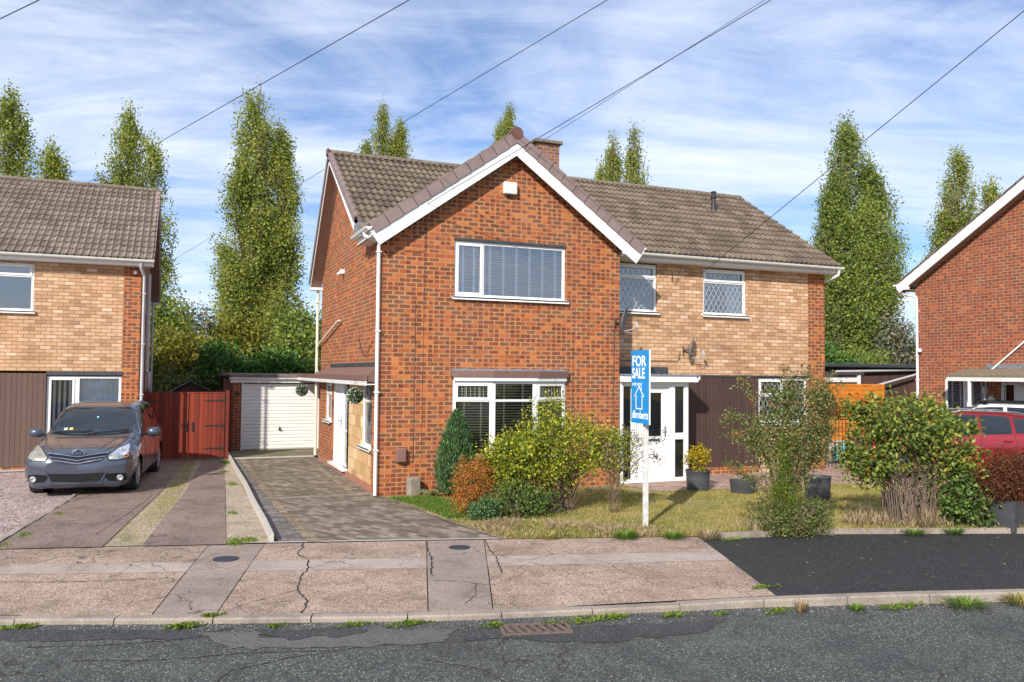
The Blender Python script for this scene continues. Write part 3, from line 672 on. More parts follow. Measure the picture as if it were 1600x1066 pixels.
def window(par, Mx, W, H, cells, blind=None, sill=.06, sillw=.10, glass='glass', fr=.055, deep=.035, room=1.2, name='window', frame='upvc', label=None, head=0):
    """cells: (x0,x1,z0,z1,opts) in window metres; opts: s sash, d diamond, r rect lattice, b blind, c curtain"""
    f = MB(Mx); T = .07
    f.box(0, W, deep, deep+T, 0, fr).box(0, W, deep, deep+T, H-fr, H).box(0, fr, deep, deep+T, fr, H-fr).box(W-fr, W, deep, deep+T, fr, H-fr)
    gl = MB(Mx); came = MB(Mx); bl = MB(Mx); tp = MB(Mx); cu = MB(Mx)
    for x0, x1, z0, z1, o in cells:
        # dividers next to the cell
        if x1 < W-fr-.01: f.box(x1-.022, x1+.022, deep+.001, deep+T-.001, max(z0, fr)-.0, min(z1, H-fr))
        if z1 < H-fr-.01: f.box(max(x0, fr), min(x1, W-fr), deep+.002, deep+T-.002, z1-.022, z1+.022)
        a, b, c, d = max(x0, fr)+(.022 if x0 > fr else 0), min(x1, W-fr)-(.022 if x1 < W-fr else 0), max(z0, fr)+(.022 if z0 > fr else 0), min(z1, H-fr)-(.022 if z1 < H-fr else 0)
        if 's' in o:
            w = .038
            f.box(a-.01, b+.01, deep-.016, deep+.02, c-.01, c+w).box(a-.01, b+.01, deep-.016, deep+.02, d-w, d+.01).box(a-.01, a+w, deep-.016, deep+.02, c+w, d-w).box(b-w, b+.01, deep-.016, deep+.02, c+w, d-w)
            a += w; b -= w; c += w; d -= w
        yg = deep+.03
        gl.face([(a-.01, yg, c-.01), (b+.01, yg, c-.01), (b+.01, yg, d+.01), (a-.01, yg, d+.01)])
        if 'd' in o:
            sx, sz = .135, .225
            n = int((b-a)/sx+(d-c)/sz)+3
            for k in range(-n, n+1):
                for sg in (1, -1):
                    xm = (a+b)/2+k*sx; big = 4
                    sgm = clipseg((xm-big*sx, (c+d)/2-sg*big*sz), (xm+big*sx, (c+d)/2+sg*big*sz), a, b, c, d)
                    if sgm: came.bar((sgm[0][0], yg-.003, sgm[0][1]), (sgm[1][0], yg-.003, sgm[1][1]), .011, .003, up=(0, 1, 0))
        if 'r' in o:
            nx = max(2, round((b-a)/.085)); nz = max(1, round((d-c)/.16))
            for k in range(1, nx): came.box(a+(b-a)*k/nx-.003, a+(b-a)*k/nx+.003, yg-.004, yg-.001, c, d)
            for k in range(1, nz): came.box(a, b, yg-.005, yg-.002, c+(d-c)*k/nz-.003, c+(d-c)*k/nz+.003)
        if 'b' in o or 'B' in o:
            z = c+.01; yb = yg+.055; tilt = .011 if 'B' in o else .008
            dp = .022 if 'B' in o else .018
            while z < d:
                bl.face([(a-.02, yb-dp, z-tilt), (b+.02, yb-dp, z-tilt), (b+.02, yb+dp, z+tilt), (a-.02, yb+dp, z+tilt)])
                bl.face([(a-.02, yb-dp, z-tilt-.0025), (b+.02, yb-dp, z-tilt-.0025), (b+.02, yb-dp, z-tilt), (a-.02, yb-dp, z-tilt)])
                z += .052 if blind == 'cream' else .046
            nt_ = max(2, round((b-a)/.29)) if 'B' in o else max(2, round((b-a)/.33))
            for k in range(nt_):
                x = a+(b-a)*(k+.5)/nt_; tp.box(x-(.024 if 'B' in o else .016), x+(.024 if 'B' in o else .016), yb-dp-.007, yb-dp-.004, c, d)
        if 'c' in o:
            n = int((b-a)/.018); yb = yg+.06; pr = None
            for k in range(n+1):
                x = a-.01+(b-a+.02)*k/n; y = yb+.018*math.sin(k*1.15)+.008*math.sin(k*.37)
                if pr: cu.face([(pr[0], pr[1], c), (x, y, c), (x, y, d), (pr[0], pr[1], d)])
                pr = (x, y)
        if 'h' in o:   # curtain gathered on the right only
            n = 12; yb = yg+.09; pr = None; xa = a+(b-a)*.66
            for k in range(n+1):
                x = xa+(b-xa)*k/n; y = yb+.02*math.sin(k*1.4); zt = d
                if pr: cu.face([(pr[0], pr[1], c+.02), (x, y, c+.02), (x, y, zt), (pr[0]-.04*(k < 3), pr[1], zt)])
                pr = (x, y)
        if 'v' in o:   # vertical strips
            n = int((b-a)/.085)
            for k in range(n): x = a+(b-a)*(k+.5)/n; cu.face([(x-.028, yg+.07, c), (x+.02, yg+.10, c), (x+.02, yg+.10, d), (x-.028, yg+.07, d)])
    wn_ = obj(name, f, M[frame], par, label=label, bevel=.004)
    obj('pane', gl, M[glass], wn_)
    if came.f: obj('leading', came, M['lead_dark' if glass == 'glass_up' else 'lead_came'], wn_)
    if bl.f: obj('blind', bl, M['slat_cream' if blind == 'cream' else 'slat'], wn_)
    if tp.f: obj('blind_tape', tp, M['tape_cream' if blind == 'cream' else 'tape_white'], wn_)
    if cu.f: obj('curtain', cu, M['curtain'], wn_)
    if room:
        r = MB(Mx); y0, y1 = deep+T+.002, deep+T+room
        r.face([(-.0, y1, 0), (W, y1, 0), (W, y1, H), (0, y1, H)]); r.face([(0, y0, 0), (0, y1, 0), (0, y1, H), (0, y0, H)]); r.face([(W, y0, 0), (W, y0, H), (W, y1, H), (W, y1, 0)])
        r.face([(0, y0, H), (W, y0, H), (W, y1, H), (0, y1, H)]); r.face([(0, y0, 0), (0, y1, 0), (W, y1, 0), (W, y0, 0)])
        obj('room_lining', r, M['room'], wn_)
    if sill:
        sb = MB(Mx); sb.box(-.05, W+.05, -sillw+.03, deep-.002, -sill*.55, .002).box(-.05, W+.05, -sillw+.03, -sillw+.042, -sill, -.0)
        obj('sill', sb, M['upvc'], wn_, bevel=.004)
    return wn_
def rooftiles(P0, ud, sd, W, L, gauge=.335, roll=.15, rh=.042, step=.025, keep=None):
    """tile surface; P0 lower left corner, ud along the eave, sd up the slope"""
    P0, ud, sd = Vector(P0), Vector(ud).normalized(), Vector(sd).normalized(); n = ud.cross(sd)
    if n.z < 0: n = -n
    flip = ud.cross(sd).z < 0
    us = np.arange(0, W+step*.5, step); us[-1] = W
    f = (us/roll) % 1; h = rh*np.exp(-((f-.5)/.17)**2)
    rows = max(1, int(math.ceil(L/gauge))); V = []; F = []; nu = len(us); uvs = {}
    P0n, un, sn, nn = map(np.array, (P0, ud, sd, n))
    rs = np.random.RandomState(int(abs(P0.x*31+P0.y*17+P0.z*7)) % 9999)
    for r in range(rows):
        s0 = r*gauge; s1 = min(L, s0+gauge+.004)
        tl = np.floor(us/.30+.5*r).astype(int); jit = rs.uniform(-.006, .006, tl.max()-tl.min()+1)[tl-tl.min()]
        for s, lift in ((s0+jit, -.006), (s0+jit, .038+jit*.5), (s1+jit*0, .0)):
            pts = P0n+us[:, None]*un+(np.zeros(nu)+s)[:, None]*sn+(h+lift)[:, None]*nn
            V.append(pts)
        b = r*3*nu
        for k in range(2):
            for i in range(nu-1):
                q = (b+k*nu+i, b+k*nu+i+1, b+(k+1)*nu+i+1, b+(k+1)*nu+i)
                sa = (s0+.001 if k else s0+.01, (s1-.006) if k else s0+.012)
                uvs[len(F)] = [(us[i], sa[0]), (us[i+1], sa[0]), (us[i+1], sa[1]), (us[i], sa[1])]
                if keep is not None and not keep(V[-3+k][i]): uvs.pop(len(F)); continue
                if flip: q = q[::-1]; uvs[len(F)] = uvs[len(F)][::-1]
                F.append(q)
    return np.concatenate(V), F, uvs
def roofpart(par, tiles, mat, name='roof', label=None):
    V = []; F = []; U = {}; o = 0
    for v, f, u in tiles:
        for k, uv in u.items(): U[len(F)+k] = uv
        F += [tuple(i+o for i in q) for q in f]; V.append(v); o += len(v)
    mb = MB(); mb.v = np.concatenate(V).tolist(); mb.f = F; mb.uvs = U
    return obj(name, mb, mat, par, label=label)
def vergecaps(mb, a, b, w=.11, h=.16, side=1, out=(0,-1,0), unit=.335, wrap=.09):
    """dry verge units from a up to b; out = outward horizontal direction"""
    a, b = Vector(a), Vector(b); d = (b-a); L = d.length; d /= L; o = Vector(out); up = (o.cross(d)); 
    if up.z < 0: up = -up
    n = max(1, int(round(L/unit))); u = L/n
    for k in range(n):
        s = a+d*(k*u); e = a+d*((k+1)*u+.012); lift = .010
        for (p0, p1, q0, q1) in ((-h, 0, 0, .012), (0, .012, -wrap, .012)):
            def pt(base, ou, uu): return base+o*ou+up*uu
            A = [pt(s, q0, p0+lift), pt(s, q1, p0+lift), pt(s, q1, p1+lift), pt(s, q0, p1+lift)]
            B = [pt(e, q0, p0), pt(e, q1, p0), pt(e, q1, p1), pt(e, q0, p1)]
            for i in range(4): j = (i+1) % 4; mb.face([A[i], A[j], B[j], B[i]])
            mb.face(A[::-1]); mb.face(B)
    return mb
def slab(mb, a, b, out, t0, t1, u0, u1):
    """prism along a-b: extends t0..t1 along out, u0..u1 along slope normal"""
    a, b, o = Vector(a), Vector(b), Vector(out); d = (b-a).normalized(); up = o.cross(d)
    if up.z < 0: up = -up
    A = [a+o*t+up*u for t, u in ((t0, u0), (t1, u0), (t1, u1), (t0, u1))]; B = [p+(b-a) for p in A]
    for i in range(4): j = (i+1) % 4; mb.face([A[i], A[j], B[j], B[i]])
    mb.face(A[::-1]); mb.face(B)
    return mb
def gutter(mb, a, b, r=.055, brackets=1.0):
    a, b = Vector(a), Vector(b); d = (b-a).normalized(); s = d.cross(Vector((0,0,1))); n = 9
    for rr, fl in ((r, 0), (r-.006, 1)):
        pr = None
        for k in range(n+1):
            t = PI*k/n; o = s*(rr*math.cos(t))-Vector((0,0,1))*(rr*math.sin(t))
            if pr is not None:
                f = [a+pr, b+pr, b+o, a+o]; mb.face(f if fl else f[::-1])
            pr = o
    for p in (a, b): mb.face([p+s*(r*math.cos(PI*k/n))-Vector((0,0,1))*(r*math.sin(PI*k/n)) for k in range(n+1)])
    mb.bar(a+s*r, b+s*r, .008, .012); mb.bar(a-s*r, b-s*r, .008, .012)
    L = (b-a).length; k = brackets*.5
    while k < L:
        p = a+d*k
        for j in range(n):
            t, t2 = PI*j/n, PI*(j+1)/n; q = r+.006
            o, o2 = s*(q*math.cos(t))-Vector((0,0,1))*(q*math.sin(t)), s*(q*math.cos(t2))-Vector((0,0,1))*(q*math.sin(t2))
            mb.face([p-d*.015+o, p-d*.015+o2, p+d*.015+o2, p+d*.015+o])
        k += brackets
    return mb
def clips(mb, x, y, zs, r=.045, sx=.10):
    for z in zs: mb.box(x-r, x+r, y-r, y+r, z-.012, z+.012)
def ridgecaps(par, a, b, r=.11, mat='tile', name='ridge_tiles', unit=.45):
    mb = MB(); a, b = Vector(a), Vector(b); d = (b-a); L = d.length; d /= L; s = d.cross(Vector((0,0,1))).normalized(); n = max(1, round(L/unit)); u = L/n
    for k in range(n):
        rr = r+random.uniform(-.004, .004)
        p, q = a+d*(k*u), a+d*((k+1)*u+.01)
        pa = [p+s*(rr*math.cos(t))+Vector((0,0,1))*(rr*.8*math.sin(t)-.03) for t in np.linspace(-.15, PI+.15, 9)]
        pb = [x+(q-p) for x in pa]
        for i in range(8): mb.face([pa[i], pb[i], pb[i+1], pa[i+1]])
        mb.face(pa); mb.face(pb[::-1])
    return obj(name, mb, M[mat], par, autos=40)

M['tape_white'] = plain('white_tape', (.92, .92, .92), .6, .02, 3)
def many(name, mbs, mat, par, **k):
    return [obj(name, b, mat, par, **k) for b in mbs]
# ================================================================ MAIN HOUSE
H1 = thing('semi_detached_house', 'orange red brick house with tall front gable, white barge boards and side entrance', 'house', (0, 0, 0))
EV, RY, RZ = 4.97, 4.3, 7.42          # eave height, ridge line
w1 = MB(); wallgrid(w1, 5.06, -.1, 4.88, [(1.42, 3.80, 3.72, 4.89-.01), (1.41, 3.80, .62, 2.34)], top=None)
w1.face([(0, 0, 4.88), (5.06, 0, 4.88), (5.06, 0, 4.95), (2.6, 0, 6.78), (0, 0, 4.95)])
w1s = MB(sideM(0, 6.8, 0))
wallgrid(w1s, 6.8, -.1, 4.78, [(.80, 1.75, 1.09, 2.03), (2.0, 3.72, .16, 2.05), (3.72, 6.13, .10, 2.42)], reveal=.10)
w1s.face([(0, 0, 4.78), (6.8, 0, 4.78), (6.8, 0, 4.9), (5.9, 0, 5.0), (2.5, 0, 7.22), (0, 0, 4.8)])
def merge(a, b):
    o = len(a.v); a.v += b.v; a.uvs.update({k+len(a.f): v for k, v in b.uvs.items()}); a.f += [tuple(i+o for i in f) for f in b.f]; return a
merge(w1, w1s)
w1.face([(0, 6.8, -.1), (5.06, 6.8, -.1), (5.06, 6.8, 4.78), (0, 6.8, 4.78)][::-1]); w1.face([(5.06, 0, -.1), (5.06, .8, -.1), (5.06, .8, 4.95), (5.06, 0, 4.95)])
obj('wall', w1, M['brick'], H1)
# stone panel round the side window
sp_ = MB(sideM(.03, 6.8, 0)); wallgrid(sp_, 6.8, .1, 2.42, [(5.06, 6.05, .80, 2.07)], reveal=.08)
sp_.v = [v for v in sp_.v]; keep = MB(sideM(.03, 3.08, 0)); wallgrid(keep, 2.41, .10, 2.42, [(1.33, 2.33, .80, 2.07)], reveal=.08)
obj('stone_panel', keep, M['stone_panel'], H1, label='panel of random buff stone beside the side door')
pl = MB(); pl.box(-.035, 0.0, .65, 6.8, -.1, .12); obj('plinth', pl, M['render_pink'], H1)
# side windows and door
window(H1, sideM(0, 6.0, 1.09), .95, .94, [(0, .95, 0, .64, ''), (0, .95, .64, .94, 's')], glass='glass')
window(H1, sideM(.03, 1.75, .80), 1.0, 1.27, [(0, 1.0, 0, .90, 'r'), (0, 1.0, .90, 1.27, 'r')], glass='glass')
def door(par, Mx, W, H, glasses, label=None, mold=(), handle=None, name='door', mat='upvc', fr=.055, letter=None):
    d = MB(Mx); y0, y1 = .02, .08
    d.box(0, fr, y0-.01, y1, 0, H).box(W-fr, W, y0-.01, y1, 0, H).box(fr, W-fr, y0-.01, y1, H-fr, H).box(fr, W-fr, y0-.01, y1, 0, .03)
    a, b, c, e = fr+.004, W-fr-.004, .034, H-fr-.004
    xs = sorted({a, b, *[g[0] for g in glasses], *[g[1] for g in glasses]}); zs = sorted({c, e, *[g[2] for g in glasses], *[g[3] for g in glasses]})
    for p, q in zip(xs, xs[1:]):
        for r, s_ in zip(zs, zs[1:]):
            if any(g[0] < (p+q)/2 < g[1] and g[2] < (r+s_)/2 < g[3] for g in glasses): continue
            d.box(p, q, y0+.012, y1-.01, r, s_)
    for x0, x1, z0, z1 in [g[:4] for g in glasses]+list(mold):
        for k, (i, t) in enumerate(((.0, .016),)):
            d.box(x0-t, x1+t, y0+.004, y0+.013, z0-t, z0).box(x0-t, x1+t, y0+.004, y0+.013, z1, z1+t).box(x0-t, x0, y0+.004, y0+.013, z0, z1).box(x1, x1+t, y0+.004, y0+.013, z0, z1)
    o = obj(name, d, M[mat], par, label=label, bevel=.003)
    g_ = MB(Mx)
    for x0, x1, z0, z1 in glasses: g_.face([(x0-.002, .05, z0-.002), (x1+.002, .05, z0-.002), (x1+.002, .05, z1+.002), (x0-.002, .05, z1+.002)])
    if glasses: obj('pane', g_, M['glass'], o)
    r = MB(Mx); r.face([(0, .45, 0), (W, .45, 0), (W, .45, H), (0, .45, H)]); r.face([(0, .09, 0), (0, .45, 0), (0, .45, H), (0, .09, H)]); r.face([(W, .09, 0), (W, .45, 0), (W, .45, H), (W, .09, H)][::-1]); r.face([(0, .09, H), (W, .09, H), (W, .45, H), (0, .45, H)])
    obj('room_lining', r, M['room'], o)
    if handle:
        hx, hz, sg = handle; h = MB(Mx); h.box(hx-.018, hx+.018, y0-.002, y0+.013, hz-.11, hz+.11).tube([(hx, y0+.0, hz+.03), (hx, y0-.045, hz+.03), (hx-sg*.12, y0-.05, hz+.03)], .010, 8).lathe([(.012, 0), (.012, .02)], (0,0,0), 8)
        h.v = h.v[:len(h.v)-16]; h.f = [f for f in h.f if max(f) < len(h.v)]
        obj('handle', h, M['steel'], o)
    if letter:
        h = MB(Mx); h.box(letter[0], letter[1], y0-.004, y0+.013, letter[2], letter[3]); obj('letter_box', h, M['steel'], o)
    return o
dr = door(H1, sideM(0, 4.80, .16), 1.06, 1.89, [(.27, .42, .95, 1.72), (.55, .70, .95, 1.72)], mold=[(.22, .78, .22, .78)], handle=(.93, .98, 1))
window(H1, sideM(0, 3.74, .16), .66, 1.89, [(0, .66, 0, .80, ''), (0, .66, .80, 1.89, 'r')], sill=0, name='side_light')
sb = MB(sideM(0, 4.85, .16)); sb.box(0, 1.82, -.12, .015, -.05, 0); obj('door_sill', sb, M['upvc'], H1)
# front windows
fw_ = window(H1, frontM(1.42, 0, 3.76), 2.38, 1.09, [(0, .60, 0, 1.09, 'sB'), (.60, 2.38, 0, 1.09, 'B')], blind='white', glass='glass_up')
fl = MB(); fl.box(1.41, 3.81, -.012, .04, 4.852, 4.90); obj('lintel', fl, M['felt'], H1)
bayp = [(1.41, -.02), (2.14, -.25), (3.05, -.25), (3.80, -.02)]
def segM(p, q, z):
    a, b = Vector((*p, 0)), Vector((*q, 0)); d = (b-a); an = math.atan2(d.y, d.x)
    return Matrix.Translation((p[0], p[1], z)) @ Matrix.Rotation(an, 4, 'Z'), d.length
for i, (p, q) in enumerate(zip(bayp, bayp[1:])):
    Mx, L = segM(p, q, .66)
    if i == 1: cells = [(0, L, 0, 1.10, 'b'), (0, L, 1.10, 1.48, 'b')]
    else: cells = [(0, L, 0, 1.10, 'b'), (0, L, 1.10, 1.48, 'sbr')]
    window(H1, Mx, L, 1.48, cells, blind='cream', sillw=.09, sill=.06, fr=.06, deep=.0, room=0, name='bay_window')
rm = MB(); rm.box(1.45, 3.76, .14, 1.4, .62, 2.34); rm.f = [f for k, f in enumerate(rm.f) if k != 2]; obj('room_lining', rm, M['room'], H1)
bp = MB(); bp.prism([(1.41, 0), (1.41, -.04), (2.14, -.22), (3.05, -.22), (3.80, -.04), (3.80, 0)], -.1, .60); obj('bay_base', bp, M['brick'], H1)
bf = MB()
for p, q in zip(bayp, bayp[1:]):
    a, b = Vector((*p, 2.175)), Vector((*q, 2.175)); bf.bar(a+Vector((0, -.05, 0)), b+Vector((0, -.05, 0)), .03, .075)
obj('bay_fascia', bf, M['upvc'], H1)
br_ = MB(); br_.prism([(1.36, 0), (1.36, -.10), (2.12, -.34), (3.08, -.34), (3.84, -.10), (3.84, 0)], 2.215, 2.33); obj('bay_roof', br_, M['cane'], H1, bevel=.012)
lf = MB(); lf.box(1.36, 3.84, -.05, .0, 2.332, 2.37).prism([(1.38, -.05), (1.38, -.09), (2.12, -.31), (3.08, -.31), (3.82, -.09), (3.82, -.05)], 2.331, 2.345); obj('bay_flashing', lf, M['lead'], H1)
# gable roof and main roof
GX, GH = 2.60, 7.00; gl_x, gr_x = -.27, 5.47
sG = (GH-EV)/(GX-gl_x)
th = math.atan2(GH-EV, GX-gl_x); th2 = math.atan2(GH-EV, gr_x-GX); thm = math.atan2(RZ-EV, RY-.45)
Lg = math.hypot(GX-gl_x, GH-EV); Lm = math.hypot(RZ-EV, RY-.45)
def zmain(p): return EV+(p[1]-.45)*math.tan(thm)
def zgab(p): return EV+min((p[0]-gl_x)*math.tan(th), (gr_x-p[0])*math.tan(th2))
tl = [rooftiles((gl_x, 3.8, EV), (0, -1, 0), (math.cos(th), 0, math.sin(th)), 4.03, Lg, keep=lambda p: zmain(p) < zgab(p)+.12), rooftiles((gr_x, -.23, EV), (0, 1, 0), (-math.cos(th2), 0, math.sin(th2)), 4.03, math.hypot(gr_x-GX, GH-EV), keep=lambda p: zmain(p) < zgab(p)+.12)]
tl.append(rooftiles((-.30, .45, EV), (1, 0, 0), (0, math.cos(thm), math.sin(thm)), 5.42, Lm, keep=lambda p: zmain(p) > zgab(p)-.12))
thb = math.atan2(RZ-4.66, 6.95-RY); tl.append(rooftiles((5.12, 6.95, 4.66), (-1, 0, 0), (0, -math.cos(thb), math.sin(thb)), 5.42, math.hypot(RZ-4.66, 6.95-RY)))
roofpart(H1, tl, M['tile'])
ridgecaps(H1, (-.28, RY, RZ+.03), (5.12, RY, RZ+.03), mat='ridge'); ridgecaps(H1, (GX, -.2, GH+.04), (GX, 3.4, GH+.04), mat='ridge')
vg = MB(); vergecaps(vg, (gl_x-.02, -.25, EV+.01), (GX, -.25, GH+.045), h=.185); vergecaps(vg, (gr_x+.04, -.254, EV-.02), (GX, -.254, GH+.045), h=.185); obj('verge_tiles', vg, M['verge'], H1)
vg = MB(); vergecaps(vg, (-.32, .98, EV+math.tan(thm)*.55), (-.32, RY, RZ+.035), out=(-1,0,0), h=.12); vergecaps(vg, (-.32, 7.0, 4.62), (-.32, RY, RZ+.035), out=(-1,0,0), h=.13); obj('verge_tiles', vg, M['verge'], H1)
ap = MB(); ap.lathe([(.001, 0), (.125, .0), (.13, .01), (.13, .16)], (GX, -.275, GH+.01), 20, 'y'); ap.lathe([(.001, 0), (.10, .0), (.10, .06)], (0, 0, 0), 10, 'z'); ap.v = ap.v[:80]; ap.f = [f for f in ap.f if max(f) < 80]
obj('ridge_end_cap', ap, M['verge_dark'], H1); obj('ridge_end_cap', MB().box(-.36, -.30, RY-.10, RY+.10, RZ-.06, RZ+.10), M['verge_dark'], H1, bevel=.02)
bg_ = MB(); off = .145
slab(bg_, (gl_x+.02, -.235, EV-off), (GX, -.235, GH+.03-off), (0, 1, 0), 0, .022, -.255, .10); slab(bg_, (gr_x, -.2385, EV-.02-off), (GX, -.2385, GH+.03-off), (0, 1, 0), 0, .022, -.255, .10)
bg_.prism([(gl_x+.03, EV-.18), (.13, EV-.18), (.13, EV-.03), (.02, EV-.03)], -.236, -.215, 'y'); bg_.prism([(5.0, EV-.18), (5.44, EV-.18), (5.10, EV-.03), (5.0, EV-.03)], -.236, -.215, 'y')
obj('barge_board', bg_, M['white_paint'], H1)
sf = MB(); slab(sf, (gl_x, -.213, EV-.21), (GX, -.213, GH-.16), (0, 1, 0), 0, .21, -.01, .01); slab(sf, (gr_x, -.213, EV-.22), (GX, -.213, GH-.16), (0, 1, 0), 0, .21, -.01, .01)
sf.box(gl_x, .0, -.213, 1.0, EV-.20, EV-.18).box(5.06, gr_x, -.213, .45, EV-.20, EV-.18); obj('soffit', sf, M['white_paint'], H1)
sf = MB(); slab(sf, (-.285, .95, EV+.02), (-.285, RY, RZ-.20), (1, 0, 0), 0, .285, -.012, .012); slab(sf, (-.285, 6.95, 4.50), (-.285, RY, RZ-.20), (1, 0, 0), 0, .285, -.012, .012); obj('verge_soffit', sf, M['soffit'], H1)
sf = MB(); slab(sf, (-.30, .95, EV+.07), (-.30, RY, RZ-.12), (1, 0, 0), 0, .014, -.09, .07); slab(sf, (-.30, 6.97, 4.52), (-.30, RY, RZ-.12), (1, 0, 0), 0, .014, -.09, .07); sf.box(-.30, -.0, 6.74, 6.96, 4.42, 4.49); obj('side_barge_board', sf, M['white_paint'], H1)
fs = MB(); fs.box(gl_x+.03, gl_x+.05, -.21, 1.0, EV-.20, EV-.02); obj('fascia', fs, M['white_paint'], H1)
many('gutter', [gutter(MB(), (gl_x-.04, -.27, EV-.03), (gl_x-.04, 1.15, EV-.03), .058), gutter(MB(), (gr_x+.04, -.25, EV-.03), (gr_x+.04, .35, EV-.03), .05)], M['upvc'], H1)
obj('verge_foot', MB().box(-.31, .0, .70, 1.12, EV+.0, EV+.22), M['lead'], H1)
dp = MB(); dp.tube([(-.31, .12, EV-.08), (-.31, .12, EV-.14), (-.075, -.035, EV-.24), (-.07, -.04, EV-.30), (-.07, -.04, .03)], .034, 10); clips(dp, -.07, -.04, (4.52, 3.05, 1.92, .85)); obj('downpipe', dp, M['upvc'], H1, autos=50)
dp = MB(); dp.tube([(-.10, 6.86, 4.5), (-.10, 6.84, .10)], .038, 10); clips(dp, -.10, 6.84, (4.1, 2.3)); dp.tube([(-.06, 3.85, 3.46), (-.08, 3.95, 3.46), (-.08, 6.6, 3.02), (-.10, 6.80, 2.9)], .024, 8); obj('waste_pipe', dp, M['cream_pipe'], H1, autos=50)
# chimney and details
cm = MB(); cm.box(5.06, 5.72, 4.35, 5.15, 6.7, 8.33); ch_ = obj('chimney', cm, M['brick_chim'], H1)
cp = MB(); cp.box(4.98, 5.80, 4.27, 5.23, 8.33, 8.42); obj('chimney_cap', cp, M['cap'], ch_, bevel=.02)
ab = MB(); ab.box(2.40, 2.68, -.11, .0, 5.83, 6.07); a_ = obj('alarm_box', ab, plain('aged_white_box', (.70, .69, .60), .5, .08, 5), H1, bevel=.02)
lm = MB(); lm.box(2.50, 2.58, -.08, -.02, 5.80, 5.829); obj('strobe', lm, M['black'], a_)
mt = MB(); mt.box(.31, .50, -.10, 0, .62, .88); obj('meter_box', mt, plain('brown_meter_box', (.22, .11, .09), .5, .08, 5), H1, bevel=.02)
sl_ = MB(); sl_.box(-.10, 0, 3.66, 3.80, 4.52, 4.62).tube([(-.10, 3.73, 4.55), (-.16, 3.70, 4.50)], .03, 8); obj('security_light', sl_, M['upvc'], H1, bevel=.008)
many('wall_cable', [MB().tube(p, r, 5) for p, r in (([(.83, -.02, 5.2), (.83, -.02, 4.62), (.78, -.02, 4.58), (.42, -.02, 4.58)], .005), ([(.83, -.006, 4.6), (.80, -.006, .5)], .0025), ([(.66, -.008, 3.72), (.66, -.008, 2.4), (.65, -.008, .62), (.45, -.03, .56), (.40, -.04, .62)], .005), ([(3.98, -.008, 3.12), (3.97, -.008, .05)], .0045), ([(4.93, -.02, 3.3), (4.92, -.02, 2.0), (4.94, -.02, .05)], .0065), ([(-.02, 1.95, 3.0), (-.03, 1.5, 2.66), (-.03, 1.1, 2.6), (-.03, .6, 2.9)], .006))], M['black'], H1)
# side canopy over the door
cn = MB(sideM(0, 0, 0)); x0, x1 = -9.3, -.68
cpy = MB(); cpy.face([(0, 6.9, 2.30), (-.24, 6.9, 2.20), (-.24, .12, 2.20), (0, .12, 2.42), (0, 5.2, 2.40)]); cpy.face([(0, .12, 2.42), (-.24, .12, 2.20), (-.24, .12, 2.10), (0, .12, 2.10)][::-1])
cpy.box(-.27, -.22, .10, 9.36, 2.125, 2.225).box(-.22, .3, 6.95, 9.45, 2.19, 2.215)
cn_ = obj('canopy', cpy, M['cane'], H1)
cf = MB(); cf.box(-.255, -.225, .11, 9.36, 2.035, 2.122); obj('canopy_fascia', cf, M['upvc'], cn_)
cf = MB(); cf.box(-.225, 0, .12, 9.36, 2.05, 2.07); obj('canopy_soffit', cf, M['white_paint'], cn_)
cf = MB(); cf.box(-.035, 0, .12, 5.2, 2.40, 2.48); obj('canopy_flashing', cf, M['felt'], cn_)
bell = MB(); bell.box(-.02, 0, 5.0-.06-.12, 5.0-.12, 1.42, 1.60); obj('door_bell', bell, M['black'], H1)

# ================================================================ NEIGHBOUR (right half of the pair)
H2 = thing('semi_detached_house', 'buff and brown clad half of the pair with white glazed porch and diamond leaded windows', 'house', (5.06, .8, 0))
NX = 11.33; YW = .8
w2 = MB(frontM(5.07, YW, 0)); wallgrid(w2, 10.82-5.07, 2.28, 4.86, [(.14, 1.42, 3.66, 4.78), (2.66, 3.88, 3.66, 4.78)]); obj('upper_wall', w2, M['brick_tan'], H2, label='upper wall of pale tan brick')
w3 = MB(); w3.box(10.82, NX, YW-.005, YW+.4, -.1, 4.86); w3.face([(NX, YW+.4, -.1), (NX, 6.8, -.1), (NX, 6.8, 4.8), (NX, RY, 7.3), (NX, YW+.4, 5.2), (NX, YW+.4, 4.86)]); w3.face([(5.07, 6.8, -.1), (NX, 6.8, -.1), (NX, 6.8, 4.8), (5.07, 6.8, 4.8)])
w3.box(6.9, 9.30, YW-.02, YW+.1, -.1, .16); obj('brick_pier', w3, M['brick'], H2, label='orange red brick pier and plinth')
cl = MB(); cl.box(6.83, 9.29, YW-.015, YW+.02, .16, 2.25); obj('cladding', cl, M['clad'], H2)
bc = MB(frontM(9.29, YW, 0)); wallgrid(bc, 10.82-9.29, -.1, 2.28, [(.02, 1.50, 1.15, 2.25)]); obj('lower_wall', bc, M['brick_tan'], H2)
window(H2, frontM(5.21, YW, 3.69), 1.27, 1.07, [(0, 1.27, 0, .76, 'd'), (0, 1.27, .76, 1.07, 'ds')], blind='white', glass='glass_up')
window(H2, frontM(7.73, YW, 3.69), 1.22, 1.07, [(0, 1.22, 0, .76, 'dh'), (0, 1.22, .76, 1.07, 'ds')], glass='glass_up')
window(H2, frontM(9.31, YW, 1.17), 1.48, 1.06, [(0, .74, 0, .64, 'd'), (0, .74, .64, 1.06, 'ds'), (.74, 1.48, 0, 1.06, 'd')])
ft = MB(); ft.box(6.9, 10.82, YW-.03, YW, 2.25, 2.29); obj('lead_strip', ft, M['felt'], H2)
